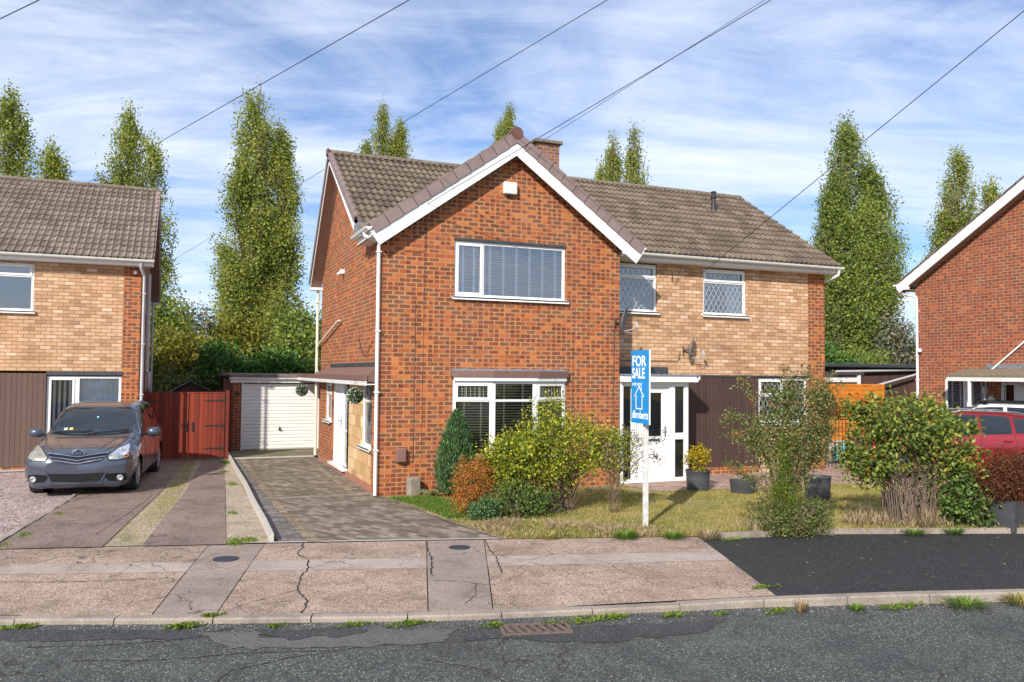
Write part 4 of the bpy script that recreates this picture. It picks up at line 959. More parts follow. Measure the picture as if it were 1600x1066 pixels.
# porch
pM = frontM(5.10, .08, 0); PW, PH = 1.72, 2.13
pf = MB(pM)
pf.box(0, PW, -.02, .05, 0, .05).box(0, PW, -.02, .05, PH-.06, PH)
for x0, x1 in ((0, .07), (.33, .42), (1.27, 1.35), (PW-.07, PW)): pf.box(x0, x1, -.02, .05, .05, PH-.06)
pf.box(1.35, PW-.07, -.018, .048, .93, 1.0)
for x0, x1, z0, z1 in ((.07, .33, .05, PH-.06), (1.35, PW-.07, .05, .93), (1.35, PW-.07, 1.0, PH-.06)):
    pf.box(x0, x0+.035, -.01, .04, z0, z1).box(x1-.035, x1, -.01, .04, z0, z1).box(x0+.035, x1-.035, -.01, .04, z0, z0+.035).box(x0+.035, x1-.035, -.01, .04, z1-.035, z1)
pf.box(PW-.03, PW+.0, .05, .72, 0, PH); pf.box(0, .03, .05, .70, 0, PH)
po = obj('porch', pf, M['upvc'], H2, bevel=.004)
pg = MB(pM)
for x0, x1, z0, z1 in ((.10, .30, .08, PH-.09), (1.38, PW-.1, .08, .90), (1.38, PW-.1, 1.03, PH-.09)):
    pg = MB(pM); pg.face([(x0, .015, z0), (x1, .015, z0), (x1, .015, z1), (x0, .015, z1)]); obj('pane', pg, M['glass'], po)

pr_ = MB(pM); pr_.face([(0.03, .68, 0), (PW-.03, .68, 0), (PW-.03, .68, PH), (.03, .68, PH)]); pr_.face([(.03, .06, PH-.002), (PW-.03, .06, PH-.002), (PW-.03, .68, PH-.002), (.03, .68, PH-.002)]); obj('porch_lining', pr_, plain('grey_porch_lining', (.20, .22, .21), .8, .1, 3), po)
door(H2, frontM(5.52, .08, .05), .85, 2.02, [(.20, .65, .92, 1.85)], mold=[(.18, .67, .22, .78), (.26, .59, .30, .70)], handle=(.735, 1.02, 1), letter=(.28, .57, .82, .87), name='porch_door')
pr = MB(); pr.box(5.09, 6.98, -.08, .80, 2.13, 2.26); pr.prism([(6.93, 2.26), (6.98, 2.16), (7.03, 2.20), (7.03, 2.26)], -.08, .78, 'y'); obj('porch_fascia', pr, M['upvc'], po, bevel=.006)
pr = MB(); pr.box(5.08, 7.0, -.10, .80, 2.262, 2.30); obj('porch_roof', pr, M['lead'], po)
pr = MB(); pr.box(5.08, 6.76, YW-.03, YW-.002, 2.30, 2.46); obj('porch_flashing', pr, M['felt'], po)
# roof
tl = [rooftiles((5.12, .45, EV), (1, 0, 0), (0, math.cos(thm), math.sin(thm)), 11.52-5.12, Lm), rooftiles((11.52, 6.95, 4.66), (-1, 0, 0), (0, -math.cos(thb), math.sin(thb)), 11.52-5.12, math.hypot(RZ-4.66, 6.95-RY))]
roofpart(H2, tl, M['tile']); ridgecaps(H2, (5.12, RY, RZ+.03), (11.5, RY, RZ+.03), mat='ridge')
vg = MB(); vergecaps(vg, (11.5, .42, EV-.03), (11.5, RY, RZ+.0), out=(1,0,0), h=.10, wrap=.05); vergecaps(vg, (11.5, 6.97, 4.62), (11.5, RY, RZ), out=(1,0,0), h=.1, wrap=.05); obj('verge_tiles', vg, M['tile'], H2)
fs = MB(); fs.box(5.07, 11.48, .50, .53, EV-.17, EV-.01); slab(fs, (11.47, .5, EV-.10), (11.47, RY, RZ-.12), (1, 0, 0), 0, .02, -.08, .08); obj('fascia', fs, M['gutter_white'], H2)
sf = MB(); sf.box(5.07, 11.48, .53, YW, EV-.17, EV-.15); obj('soffit', sf, M['white_paint'], H2)
gu = MB(); gutter(gu, (5.5, .41, EV-.03), (11.56, .41, EV-.03), .055, .92); obj('gutter', gu, M['gutter_white'], H2)
dp = MB(); dp.tube([(11.45, .42, EV-.08), (11.45, .44, EV-.2), (11.38, .9, EV-.36), (11.38, 1.0, EV-.45), (11.38, 1.0, .1)], .034, 10); obj('downpipe', dp, M['upvc'], H2, autos=50)
fz_ = MB(); ff = (9.75, 3.15); zb = EV+(ff[1]-.45)*math.tan(thm)
fz_.lathe([(.10, 0), (.075, .08), (.06, .13), (.06, .36), (.085, .38), (.085, .42), (.055, .44), (.055, .50), (.075, .52), (.075, .545), (.05, .56)], (ff[0], ff[1], zb-.02), 16); obj('flue', fz_, M['black'], H2, autos=40)
wr = MB(); wr.tube([(5.08, .77, 2.62), (5.6, .77, 2.60), (7.0, .77, 2.60), (7.05, .77, 2.65), (7.08, .77, 2.8)], .008, 5); obj('wall_cable', wr, M['black'], H2); obj('wall_cable', MB().tube([(6.88, .77, 4.6), (6.86, .77, 4.42), (6.95, .77, 4.34), (7.02, .77, 4.5), (7.0, .60, 4.72)], .006, 5), M['black'], H2)

# ================================================================ LEFT HOUSE
H3 = thing('semi_detached_house', 'buff brick house with brown cladding and grey tiled roof behind the parked people carrier', 'house', (-4.33, 6.4, -.09))
YL, ZL = 6.4, -.09
w = MB(frontM(-14, YL, 0)); wallgrid(w, 14-4.70, 2.24, 4.80, [(5.7, 7.44, 3.58, 4.70)]); obj('upper_wall', w, M['brick_tan'], H3, label='upper wall of pale tan brick')
w = MB(); w.box(-4.70, -4.33, YL-.004, YL+.3, -.12, 4.80); w.face([(-4.33, 13.3, -.12), (-4.33, YL+.3, -.12), (-4.33, YL+.3, 5.0), (-4.33, 10.2, 7.25), (-4.33, 13.3, 4.6)][::-1]); w.box(-14, -6.25, YL-.012, YL+.1, -.12, .08); w.face([(-14, 13.3, -.1), (-4.33, 13.3, -.1), (-4.33, 13.3, 4.6), (-14, 13.3, 4.6)])
w.box(-14.1, -14, YL, 13.3, -.1, 4.8)
w.box(-5.62, -4.70, YL, YL+.1, -.1, .98); obj('brick_wall', w, M['brick'], H3, label='red brick corner pier, side wall and plinth')
c_ = MB(); c_.box(-14, -6.25, YL-.03, YL+.03, .08, 2.19); obj('cladding', c_, M['clad_left'], H3)
f_ = MB(); f_.box(-6.25, -4.68, YL-.02, YL, 2.15, 2.24); obj('lintel', f_, M['felt'], H3)
window(H3, frontM(-8.3, YL, 3.60), 1.74, 1.09, [(0, 1.74, 0, .80, ''), (0, 1.74, .80, 1.09, 's')], glass='glass_up')
window(H3, frontM(-5.63, YL, .98), .93, 1.15, [(0, .93, 0, 1.15, 'c')])
window(H3, frontM(-6.24, YL, .0), .61, 2.13, [(0, .61, 0, 2.13, 'sv')], sill=0, name='glazed_door')
YE, ZE, RYL, RZL = 6.08, 4.90, 10.2, 7.36; tL = math.atan2(RZL-ZE, RYL-YE); tB = math.atan2(RZL-4.62, 13.6-RYL)
tl = [rooftiles((-14.2, YE, ZE), (1, 0, 0), (0, math.cos(tL), math.sin(tL)), 14.2-4.09, math.hypot(RZL-ZE, RYL-YE)), rooftiles((-4.09, 13.6, 4.62), (-1, 0, 0), (0, -math.cos(tB), math.sin(tB)), 14.2-4.09, math.hypot(RZL-4.62, 13.6-RYL))]
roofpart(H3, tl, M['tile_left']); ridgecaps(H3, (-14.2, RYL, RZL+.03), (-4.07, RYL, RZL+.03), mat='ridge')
vg = MB(); vergecaps(vg, (-4.06, YE, ZE-.02), (-4.06, RYL, RZL+.03), out=(1,0,0), h=.10, wrap=.10); vergecaps(vg, (-4.06, 13.6, 4.60), (-4.06, RYL, RZL+.03), out=(1,0,0), h=.10, wrap=.10); obj('verge_tiles', vg, plain('pink_brown_verge', (.30, .21, .19), .7, .15, 5, .2), H3)
sf = MB(); slab(sf, (-4.33, YE+.05, ZE-.16), (-4.33, RYL, RZL-.16), (1, 0, 0), 0, .25, -.01, .01); slab(sf, (-4.33, 13.55, 4.44), (-4.33, RYL, RZL-.16), (1, 0, 0), 0, .25, -.01, .01); obj('verge_soffit', sf, M['soffit'], H3)
sf = MB(); slab(sf, (-4.08, YE+.0, ZE-.10), (-4.08, RYL, RZL-.08), (1, 0, 0), 0, .018, -.09, .07); slab(sf, (-4.08, 13.58, 4.54), (-4.08, RYL, RZL-.08), (1, 0, 0), 0, .018, -.09, .07); sf.box(-4.33, -4.07, 13.3, 13.58, 4.36, 4.42); obj('side_barge_board', sf, M['white_paint'], H3)
fs = MB(); fs.box(-14.2, -4.08, YE+.04, YE+.07, ZE-.16, ZE-.01); fs.box(-14.2, -4.1, YE+.07, YL, ZE-.16, ZE-.14); obj('fascia', fs, M['white_paint'], H3)
gu = MB(); gutter(gu, (-14.2, YE-.03, ZE-.03), (-4.05, YE-.03, ZE-.03), .058, .92); obj('gutter', gu, M['gutter_white'], H3)
dp = MB(); dp.tube([(-4.33, YE-.0, ZE-.08), (-4.33, YE+.02, ZE-.20), (-4.26, YL-.05, ZE-.38), (-4.26, YL-.05, 0)], .036, 10); clips(dp, -4.26, YL-.05, (4.1, 2.9, 1.7)); obj('downpipe', dp, M['gutter_grey'], H3, autos=50)
dp = MB(); dp.tube([(-4.22, 8.0, 4.75), (-4.22, 8.0, 0)], .055, 12); dp.tube([(-4.27, 6.7, 4.35), (-4.27, 8.0, 3.7)], .022, 8); dp.tube([(-4.27, 7.2, 3.3), (-4.27, 8.0, 2.95)], .018, 8); dp.tube([(-4.22, 7.7, 2.25), (-4.15, 7.6, 2.22), (-4.15, 7.6, 1.85), (-4.18, 7.9, 1.7)], .04, 10); obj('soil_pipe', dp, M['gutter_grey'], H3, autos=50)
dp = MB(); dp.tube([(-4.25, 12.9, 4.4), (-4.25, 12.9, 0)], .036, 10); obj('downpipe', dp, M['gutter_grey'], H3, autos=50)
cmx = MB(); cmx.lathe([(.01, 0), (.035, .01), (.045, .05), (.035, .08), (.01, .09)], (-4.46, YL-.10, 4.60), 12, 'y'); cmx.box(-4.49, -4.43, YL-.04, YL, 4.58, 4.64); obj('security_camera', cmx, M['upvc'], H3, autos=40)

# ================================================================ RIGHT HOUSE (side wall faces the drive)
H4 = thing('detached_house', 'red brown brick house at right edge with long white barge board and side canopy', 'house', (16.46, 2.6, 0))
XR = 16.46; XO = 16.16; RYR, RZR = -1.3, 7.56; EYR, EZR = 2.98, 5.04
w = MB(sideM(XR, 2.6, 0)); wallgrid(w, 9.0, -.1, 4.9, [(.94, 2.22, .60, 2.27), (2.62, 3.9, .06, 2.16)]); w.face([(0, 0, 4.9), (9.0, 0, 4.9), (9.0, 0, 4.75), (9, 0, 4.8), (3.9, 0, 7.42), (0, 0, 4.98)])
w2 = MB(); w2.face([(XR, 2.6, -.1), (27, 2.6, -.1), (27, 2.6, 4.9), (XR, 2.6, 4.9)]); w2.face([(XR, -6.4, -.1), (27, -6.4, -.1), (27, -6.4, 4.9), (XR, -6.4, 4.9)]); merge(w, w2)
obj('wall', w, M['brick_dark'], H4)
window(H4, sideM(XR, 1.66, .60), .62, 1.67, [(0, .62, 0, 1.67, 'B')], blind='white', sill=0); window(H4, sideM(XR, 1.03, .60), .64, 1.67, [(0, .64, 0, 1.67, 'B')], blind='white', sill=0)
window(H4, sideM(XR, -.02, .06), .40, 2.1, [(0, .40, 0, 2.1, '')], sill=0, name='side_light'); door(H4, sideM(XR, -.43, .06), .86, 2.1, [], mold=[(.18, .68, .3, 1.8)])
tR = math.atan2(RZR-EZR, EYR-RYR); tl = [rooftiles((27, EYR, EZR), (-1, 0, 0), (0, -math.cos(tR), math.sin(tR)), 27-XO-.02, math.hypot(RZR-EZR, EYR-RYR)), rooftiles((XO+.02, RYR*2-EYR-1.0, EZR-.59), (1, 0, 0), (0, math.cos(tR), math.sin(tR)), 27-XO-.02, math.hypot(RZR-EZR, EYR-RYR)*1.234)]
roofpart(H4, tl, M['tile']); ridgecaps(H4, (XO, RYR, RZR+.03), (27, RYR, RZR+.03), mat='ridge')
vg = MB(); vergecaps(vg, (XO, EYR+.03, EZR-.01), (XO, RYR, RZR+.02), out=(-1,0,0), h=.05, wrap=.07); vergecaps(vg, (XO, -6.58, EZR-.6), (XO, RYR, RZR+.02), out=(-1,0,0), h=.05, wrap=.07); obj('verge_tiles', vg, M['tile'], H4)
sf = MB(); slab(sf, (XO, EYR, EZR-.15), (XO, RYR, RZR-.12), (1, 0, 0), -.004, .02, -.16, .11); slab(sf, (XO, -6.55, EZR-.74), (XO, RYR, RZR-.12), (1, 0, 0), -.004, .02, -.16, .11); sf.prism([(EYR, EZR-.05), (EYR, EZR-.19), (2.55, EZR-.21), (2.55, EZR-.12)], XO-.006, XO+.018, 'x'); obj('barge_board', sf, M['white_paint'], H4)
sf = MB(); slab(sf, (XO+.02, EYR, EZR-.27), (XO+.02, RYR, RZR-.27), (1, 0, 0), 0, .28, -.01, .01); slab(sf, (XO+.02, -6.55, EZR-.9), (XO+.02, RYR, RZR-.27), (1, 0, 0), 0, .28, -.01, .01); sf.box(XO+.02, 27, 2.6, EYR, EZR-.22, EZR-.20); obj('soffit', sf, M['soffit'], H4)
fs = MB(); fs.box(XO+.0, 27, EYR-.03, EYR, EZR-.20, EZR-.02); obj('fascia', fs, M['white_paint'], H4)
gu = MB(); gutter(gu, (27, EYR+.05, EZR-.03), (XO-.05, EYR+.05, EZR-.03), .055); obj('gutter', gu, M['upvc'], H4)
dp = MB(); dp.tube([(XO+.08, EYR+.05, EZR-.08), (XO+.08, EYR+.0, EZR-.26), (XR-.06, 2.52, EZR-.42), (XR-.06, 2.50, EZR-.5), (XR-.06, 2.50, 0)], .036, 10); clips(dp, XR-.06, 2.5, (4.2, 3.6, 2.9, 2.2)); obj('downpipe', dp, M['upvc'], H4, autos=50)
cmx = MB(); cmx.lathe([(.01, 0), (.05, .01), (.06, .06), (.05, .10), (.01, .11)], (XR-.12, 2.36, 3.0), 12, 'z', 1, 1); obj('security_camera', cmx, M['upvc'], H4, autos=40)
cn = MB(); cn.face([(XR, 1.05, 2.52), (XR-.62, 1.10, 2.34), (XR-.62, -3.5, 2.34), (XR, -3.5, 2.60)][::-1]); cn.box(XR-.63, XR-.60, -3.5, 1.1, 2.30, 2.35); c_ = obj('canopy', cn, M['cap'], H4)
cn = MB(); cn.box(XR-.62, XR-.59, -3.5, 1.08, 2.19, 2.298).box(XR-.6, XR, -3.5, 1.05, 2.20, 2.22); obj('canopy_fascia', cn, M['gutter_white'], c_)
cn = MB(); cn.box(XR-.05, XR, -3.5, .35, 2.53, 2.64); obj('canopy_flashing', cn, M['lead'], c_)
cn = MB(); cn.box(XR-.62, XR-.56, .38, .44, 0, 2.19); obj('canopy_post', cn, M['upvc'], c_)
dp = MB(); dp.tube([(XR-.05, -1.6, 3.9), (XR-.05, .28, 2.42), (XR-.10, .32, 2.38)], .022, 8); obj('waste_pipe', dp, M['upvc'], H4, autos=50)
wr = MB(); wr.lathe([(.001, 0), (.10, 0), (.10, .03), (.08, .035), (.001, .03)], (XR-.04, .22, 1.70), 16, 'x'); obj('wall_plaque', wr, plain('cream_plaque', (.6, .56, .46), .6, .1, 20), H4)
ll = MB(); ll.box(XR-.10, XR, .34, .42, 1.85, 2.05).box(XR-.08, XR-.04, .36, .40, 1.55, 1.85); obj('wall_lantern', ll, M['gutter_grey'], H4)

# ================================================================ GARAGE, GATE, SHEDS, FENCES
G = thing('garage', 'flat roofed brick garage with white ribbed up-and-over door at the end of the drive', 'garage', (-2.02, 9.5, 0))
gw = MB(); gw.box(-2.03, -1.79, 9.5, 9.85, -.05, 1.99); gw.box(.40, .75, 9.5, 9.85, -.05, 1.99); gw.box(-2.03, -1.93, 9.85, 14.9, -.05, 2.05).box(.65, .75, 9.85, 14.9, -.05, 2.05).box(-1.93, .65, 14.8, 14.9, -.05, 2.05); obj('wall', gw, M['brick_dark'], G)
gr = MB(); gr.box(-2.13, .85, 9.40, 15.0, 2.10, 2.20); obj('roof', gr, plain('felt_roof', (.16, .11, .10), .6, .3, 4, .3), G, bevel=.02)
gf = MB(); gf.box(-2.10, .8, 9.42, 9.50, 1.95, 2.03).box(-2.05, .8, 9.46, 9.5, 2.03, 2.10); obj('fascia', gf, M['upvc'], G)
gu = MB(); gutter(gu, (-2.13, 9.37, 2.085), (.6, 9.37, 2.085), .05); obj('gutter', gu, M['upvc'], G)
gd = MB(); gd.box(-1.78, -1.73, 9.52, 9.62, .02, 1.95).box(.36, .41, 9.52, 9.62, .02, 1.95); obj('door_frame', gd, M['upvc'], G)
gd = MB(); z = .03; n = 19; hh = (1.92-.03)/n
for k in range(n):
    a = z+k*hh; gd.face([(-1.73, 9.565, a), (.36, 9.565, a), (.36, 9.565, a+.014), (-1.73, 9.565, a+.014)]); gd.face([(-1.73, 9.565, a+.014), (.36, 9.565, a+.014), (.36, 9.545, a+.028), (-1.73, 9.545, a+.028)])
    gd.face([(-1.73, 9.545, a+.028), (.36, 9.545, a+.028), (.36, 9.545, a+hh-.008), (-1.73, 9.545, a+hh-.008)]); gd.face([(-1.73, 9.545, a+hh-.008), (.36, 9.545, a+hh-.008), (.36, 9.565, a+hh), (-1.73, 9.565, a+hh)])
gdo = obj('garage_door', gd, M['garage_door'], G)
gh = MB(); gh.lathe([(.001, 0), (.025, 0), (.025, .02)], (-.72, 9.515, .60), 10, 'y').box(-.73, -.71, 9.50, 9.52, .60, .69).box(-.75, -.66, 9.505, 9.52, .575, .60); obj('handle', gh, M['black'], gdo)
gh = MB(); gh.box(-1.95, -1.85, 9.44, 9.5, 1.60, 1.67).ball((-1.9, 9.42, 1.62), .03); obj('lamp', gh, M['black'], G)
# double timber gate
GT = thing('timber_gate', 'red stained double timber gate with black strap hinges beside the people carrier', 'gate', (-4.25, 7.35, 0))
for x0, x1, hx, sg in ((-4.27, -3.20, -4.27, 1), (-3.18, -2.33, -2.33, -1)):
    b = MB(); n = int(round((x1-x0)/.105)); ww = (x1-x0)/n
    for k in range(n): b.box(x0+k*ww+.001, x0+(k+1)*ww-.003, 7.34+random.uniform(0, .003), 7.36, .06+random.uniform(0, .008), 1.70)
    lf_ = obj('gate_leaf', b, M['gatewood'], GT)
    b = MB()
    for z in (.35, .95, 1.5): b.box(x0+.02, x1-.02, 7.361, 7.40, z, z+.09)
    obj('rail', b, M['gatewood'], lf_)
    for z in ((.30, .88, 1.52) if sg < 0 else (1.52, .30)):
        b = MB(); b.prism([(hx+sg*.02, z-.022), (hx+sg*.02, z+.022), (hx+sg*.50, z+.008), (hx+sg*.50, z-.008)], 7.326, 7.334, 'y').box(hx+sg*.0, hx+sg*.035, 7.322, 7.338, z-.05, z+.05)
        obj('strap_hinge', b, M['iron'], lf_)
b = MB(); b.box(-4.30, -2.29, 7.33, 7.40, 1.705, 1.735); obj('top_rail', b, M['gatewood'], GT)
b = MB(); b.box(-2.31, -2.23, 7.32, 7.40, -.02, 1.78); obj('gate_post', b, M['gatewood'], GT)
b = MB(); b.box(-3.27, -3.23, 7.315, 7.34, .75, .98).box(-3.12, -3.08, 7.315, 7.34, .75, .98); obj('latch', b, M['iron'], GT)
F1 = MB()
for k in range(4): F1.box(-2.46+k*.105, -2.36+k*.105, 9.30, 9.32, .0, 1.70)
F1.box(-2.48, -2.04, 9.28, 9.35, 1.701, 1.735).box(-2.46, -2.04, 9.285, 9.30, .80, .88)
tag(obj('timber_fence', F1, M['gatewood'], base=(-2.25, 9.3, 0)), 'short dark red fence panel in shade between gate and garage', 'fence')
SH = thing('shed', 'small dark pitched roof shed peeping over the red gate', 'shed', (-3.1, 12.3, 0))
b = MB(); b.prism([(-3.58, 0), (-2.6, 0), (-2.6, 1.62), (-3.09, 1.90), (-3.58, 1.62)], 12.0, 13.6, 'y'); obj('wall', b, M['shedwood'], SH)
b = MB(); slab(b, (-3.72, 11.92, 1.57), (-3.09, 11.92, 1.935), (0, 1, 0), 0, 1.75, 0, .03); slab(b, (-2.46, 11.92, 1.57), (-3.09, 11.92, 1.935), (0, 1, 0), 0, 1.75, 0, .03); obj('roof', b, M['felt'], SH)
# right background: timber outbuilding, flat roof, orange fence
OB = thing('outbuilding', 'long dark timber outbuilding with flat black felt roof behind the orange fence', 'outbuilding', (19, 8.5, 0))
b = MB(); b.box(16.6, 24.5, 8.5, 12, 0, 2.62); obj('wall', b, M['shedwood'], OB)
b = MB(); b.box(16.4, 24.8, 8.2, 12.2, 2.62, 2.76); obj('roof', b, M['felt'], OB, bevel=.03)
b = MB(); b.tube([(19.0, 8.35, 2.45), (24.4, 8.35, 2.60)], .05, 8); b.tube([(20.6, 8.2, 1.9), (23.5, 8.25, 2.5)], .04, 8); obj('gutter', b, M['gutter_grey'], OB)
CP = thing('lean_to', 'low lean-to with black flat roof and white fascia above the orange fence', 'lean-to', (14.5, 5.6, 0))
b = MB(); b.box(13.9, 17.35, 5.4, 8.0, 2.32, 2.42); obj('roof', b, M['felt'], CP)
b = MB(); b.box(13.9, 17.0, 5.36, 5.395, 2.10, 2.24); obj('fascia', b, M['upvc'], CP)
b = MB(); b.box(14.55, 14.66, 4.72, 4.82, 0, 2.1).box(17.1, 17.2, 5.4, 5.5, 0, 2.32).box(13.9, 14.0, 5.4, 5.5, 0, 2.32); obj('post', b, M['upvc'], CP)
FE = thing('fence', 'orange stained timber fence of wide horizontal boards behind the iron gate', 'fence', (15.5, 5.0, 0))
for k in range(4):
    x0 = 13.6+k*1.03
    b = MB()
    for q in range(13): b.box(x0+.05, x0+.98, 5.0, 5.02, .27+q*.133, .27+(q+1)*.133-.006)
    obj('panel', b, M['fence_or'], FE)
b = MB()
for k in range(5): b.box(13.6+k*1.03-.02, 13.6+k*1.03+.05, 4.97, 5.04, 0, 2.03)
b.box(13.6, 17.75, 4.985, 5.03, 2.0, 2.04); obj('post', b, M['fence_or'], FE)
b = MB(); b.box(13.6, 17.7, 4.98, 5.03, 0, .26); obj('gravel_board', b, M['conc_light'], FE)
IG = thing('iron_gate', 'black iron bar double gate with arched tops between brick pier and red car', 'gate', (11.6, 1.0, 0))
for x0, x1 in ((11.5, 12.55), (12.6, 13.65)):
    b = MB(); n = 9
    for k in range(n+1):
        x = x0+(x1-x0)*k/n; b.tube([(x, 1.0, .06), (x, 1.0, 1.22)], .009, 6)
    b.bar((x0, 1.0, 1.2), (x1, 1.0, 1.2), .012, .03); b.bar((x0, 1.0, .12), (x1, 1.0, .12), .012, .03); b.bar((x0, 1, .62), (x1, 1, .62), .01, .02)
    xm = (x0+x1)/2
    for sg in (-1, 1):
        b.tube([(xm+sg*(x1-x0)/2*math.cos(t), 1.0, 1.2+.42*math.sin(t)) for t in np.linspace(0, PI/2, 9)], .010, 6); b.tube([(xm+sg*.27*math.cos(t), 1.0, 1.2+.25*math.sin(t)) for t in np.linspace(0, PI/2, 7)], .008, 6)
    obj('gate_leaf', b, M['iron'], IG)
b = MB(); b.box(11.42, 11.47, .97, 1.03, 0, 1.3).box(13.68, 13.73, .97, 1.03, 0, 1.3); obj('post', b, M['iron'], IG)
# ---------------------------------------------------------------- foliage
def leafmat(name, ramp, trans=.35, clump=.5, cs=2.5, rough=.55, gain=1.55):
    ramp = [(p, tuple(min(.8, x*gain) for x in c)) for p, c in ramp]; trans += .08
    t = NT(name); g = t.n('NewGeometry'); n = t.noise(t.wpos(), cs, 3)
    f = t.math('ADD', t.math('MULTIPLY', g.outputs['Random Per Island'], 1-clump), t.math('MULTIPLY', n, clump))
    c = t.ramp(f, ramp); t.fin(c, rough); t.b.inputs['Specular IOR Level'].default_value = .35
    tr = t.n('BsdfTranslucent'); t.set(tr.inputs['Color'], t.mix(.5, c, (.9, 1, .3), 'MULTIPLY')); ms = t.n('MixShader'); ms.inputs[0].default_value = trans
    t.t.links.new(t.b.outputs[0], ms.inputs[1]); t.t.links.new(tr.outputs[0], ms.inputs[2]); t.t.links.new(ms.outputs[0], t.o.inputs[0]); return t.m
LM = {}
LM['poplar'] = leafmat('poplar_leaves', [(.2, (.050, .062, .018)), (.45, (.098, .115, .025)), (.6, (.150, .162, .035)), (.78, (.20, .20, .045)), (.92, (.26, .22, .05))], .42, .5, .45, gain=2.75)
LM['poplar_dark'] = leafmat('dark_poplar_leaves', [(.2, (.040, .056, .016)), (.5, (.082, .108, .024)), (.75, (.15, .165, .034))], .42, .4, .35, gain=2.9)
LM['hedge'] = leafmat('hedge_leaves', [(.2, (.018, .045, .010)), (.5, (.045, .105, .018)), (.8, (.10, .19, .03))], .25, .35, 1.2)
LM['olive'] = leafmat('olive_leaves', [(.2, (.06, .065, .012)), (.5, (.14, .14, .02)), (.75, (.24, .21, .03)), (.9, (.26, .16, .04))], .3, .4, .5)
LM['grey'] = leafmat('grey_green_leaves', [(.2, (.08, .085, .06)), (.6, (.17, .17, .12)), (.85, (.22, .18, .11))], .3, .3, .5)
LM['lime'] = leafmat('yellow_green_leaves', [(.2, (.045, .075, .010)), (.4, (.12, .16, .016)), (.55, (.24, .28, .02)), (.75, (.44, .42, .04)), (.92, (.50, .40, .08))], .35, .35, 3, gain=1.35)
LM['darkleaf'] = leafmat('dark_green_leaves', [(.2, (.025, .045, .012)), (.5, (.055, .10, .02)), (.8, (.13, .19, .04))], .25, .3, 3, .4)
LM['orange'] = leafmat('orange_leaves', [(.2, (.10, .10, .015)), (.38, (.38, .20, .02)), (.55, (.52, .17, .045)), (.75, (.42, .11, .05)), (.9, (.60, .36, .03))], .35, .35, 5, gain=1.2)
LM['conifer'] = leafmat('conifer_sprays', [(.2, (.022, .052, .024)), (.5, (.050, .105, .040)), (.8, (.12, .19, .06))], .2, .4, 6, gain=1.6)
LM['pyra'] = leafmat('pyracantha_leaves', [(.2, (.045, .060, .018)), (.5, (.10, .125, .035)), (.75, (.19, .20, .07)), (.92, (.30, .24, .10))], .3, .35, 3)
LM['rose'] = leafmat('rose_leaves', [(.2, (.04, .07, .018)), (.42, (.11, .16, .03)), (.62, (.21, .26, .045)), (.80, (.38, .36, .06)), (.93, (.46, .30, .07)), (1, (.34, .16, .06))], .3, .35, 2.2, gain=1.15)
LM['maple'] = leafmat('maple_leaves', [(.2, (.10, .035, .018)), (.55, (.22, .07, .03)), (.85, (.34, .14, .05))], .25, .3, 4, gain=.75)
LM['yellow'] = leafmat('yellow_leaves', [(.2, (.12, .14, .01)), (.5, (.42, .34, .02)), (.8, (.70, .46, .02))], .35, .3, 5, gain=1.1)
LM['grass'] = leafmat('grass_blades', [(.2, (.06, .085, .012)), (.38, (.14, .155, .025)), (.52, (.26, .23, .06)), (.68, (.38, .29, .13)), (.9, (.30, .20, .09))], .3, .55, 1.1)
LM['green_grass'] = leafmat('fresh_grass_blades', [(.2, (.055, .11, .015)), (.6, (.13, .23, .03)), (.85, (.24, .33, .06))], .3, .35, 3, gain=1.15)
LM['straw'] = leafmat('dry_straw', [(.2, (.16, .105, .06)), (.5, (.36, .26, .15)), (.8, (.56, .45, .29))], .3, .3, 4, gain=1.1)
LM['weed'] = leafmat('weed_leaves', [(.2, (.07, .13, .01)), (.6, (.17, .27, .02)), (.85, (.34, .40, .03))], .3, .3, 6, gain=.95)
M['bark'] = plain('grey_brown_bark', (.16, .13, .10), .9, .35, 10, .6)
M['twig'] = plain('brown_twig', (.15, .10, .068), .85, .35, 12, .4)
M['twig_grey'] = plain('grey_twig', (.15, .11, .085), .85, .35, 12, .4)
M['berry'] = plain('orange_berry', (.62, .16, .02), .35, .2, 30)
M['hip'] = plain('red_rose_hip', (.45, .03, .02), .3, .2, 30)
M['petal'] = plain('white_petal', (.75, .75, .7), .6, .1, 30)
def unit(v): return v/np.maximum(1e-9, np.linalg.norm(v, axis=-1, keepdims=True))
def leaves(C, size, asp=.6, droop=0., rng=RNG, up=0., out=None, n3=False):
    """rhombic leaves at points C"""
    C = np.asarray(C); n = len(C); d = unit(rng.normal(size=(n, 3))+np.array([0, 0, up-droop])*1.0)
    if out is not None: d = unit(d+out)
    a = unit(np.cross(d, rng.normal(size=(n, 3)))); s = size*rng.uniform(.6, 1.25, (n, 1))
    nn = np.cross(d, a)
    V = np.empty((n, 4, 3)); V[:, 0] = C; V[:, 1] = C+d*s*.45+a*s*asp*.5+nn*s*.08; V[:, 2] = C+d*s; V[:, 3] = C+d*s*.45-a*s*asp*.5+nn*s*.08
    return V.reshape(-1, 3)
def sticks(segs, n=5):
    mb = MB()
    for pts, r in segs: mb.tube(pts, r, n, cap=False)
    return mb
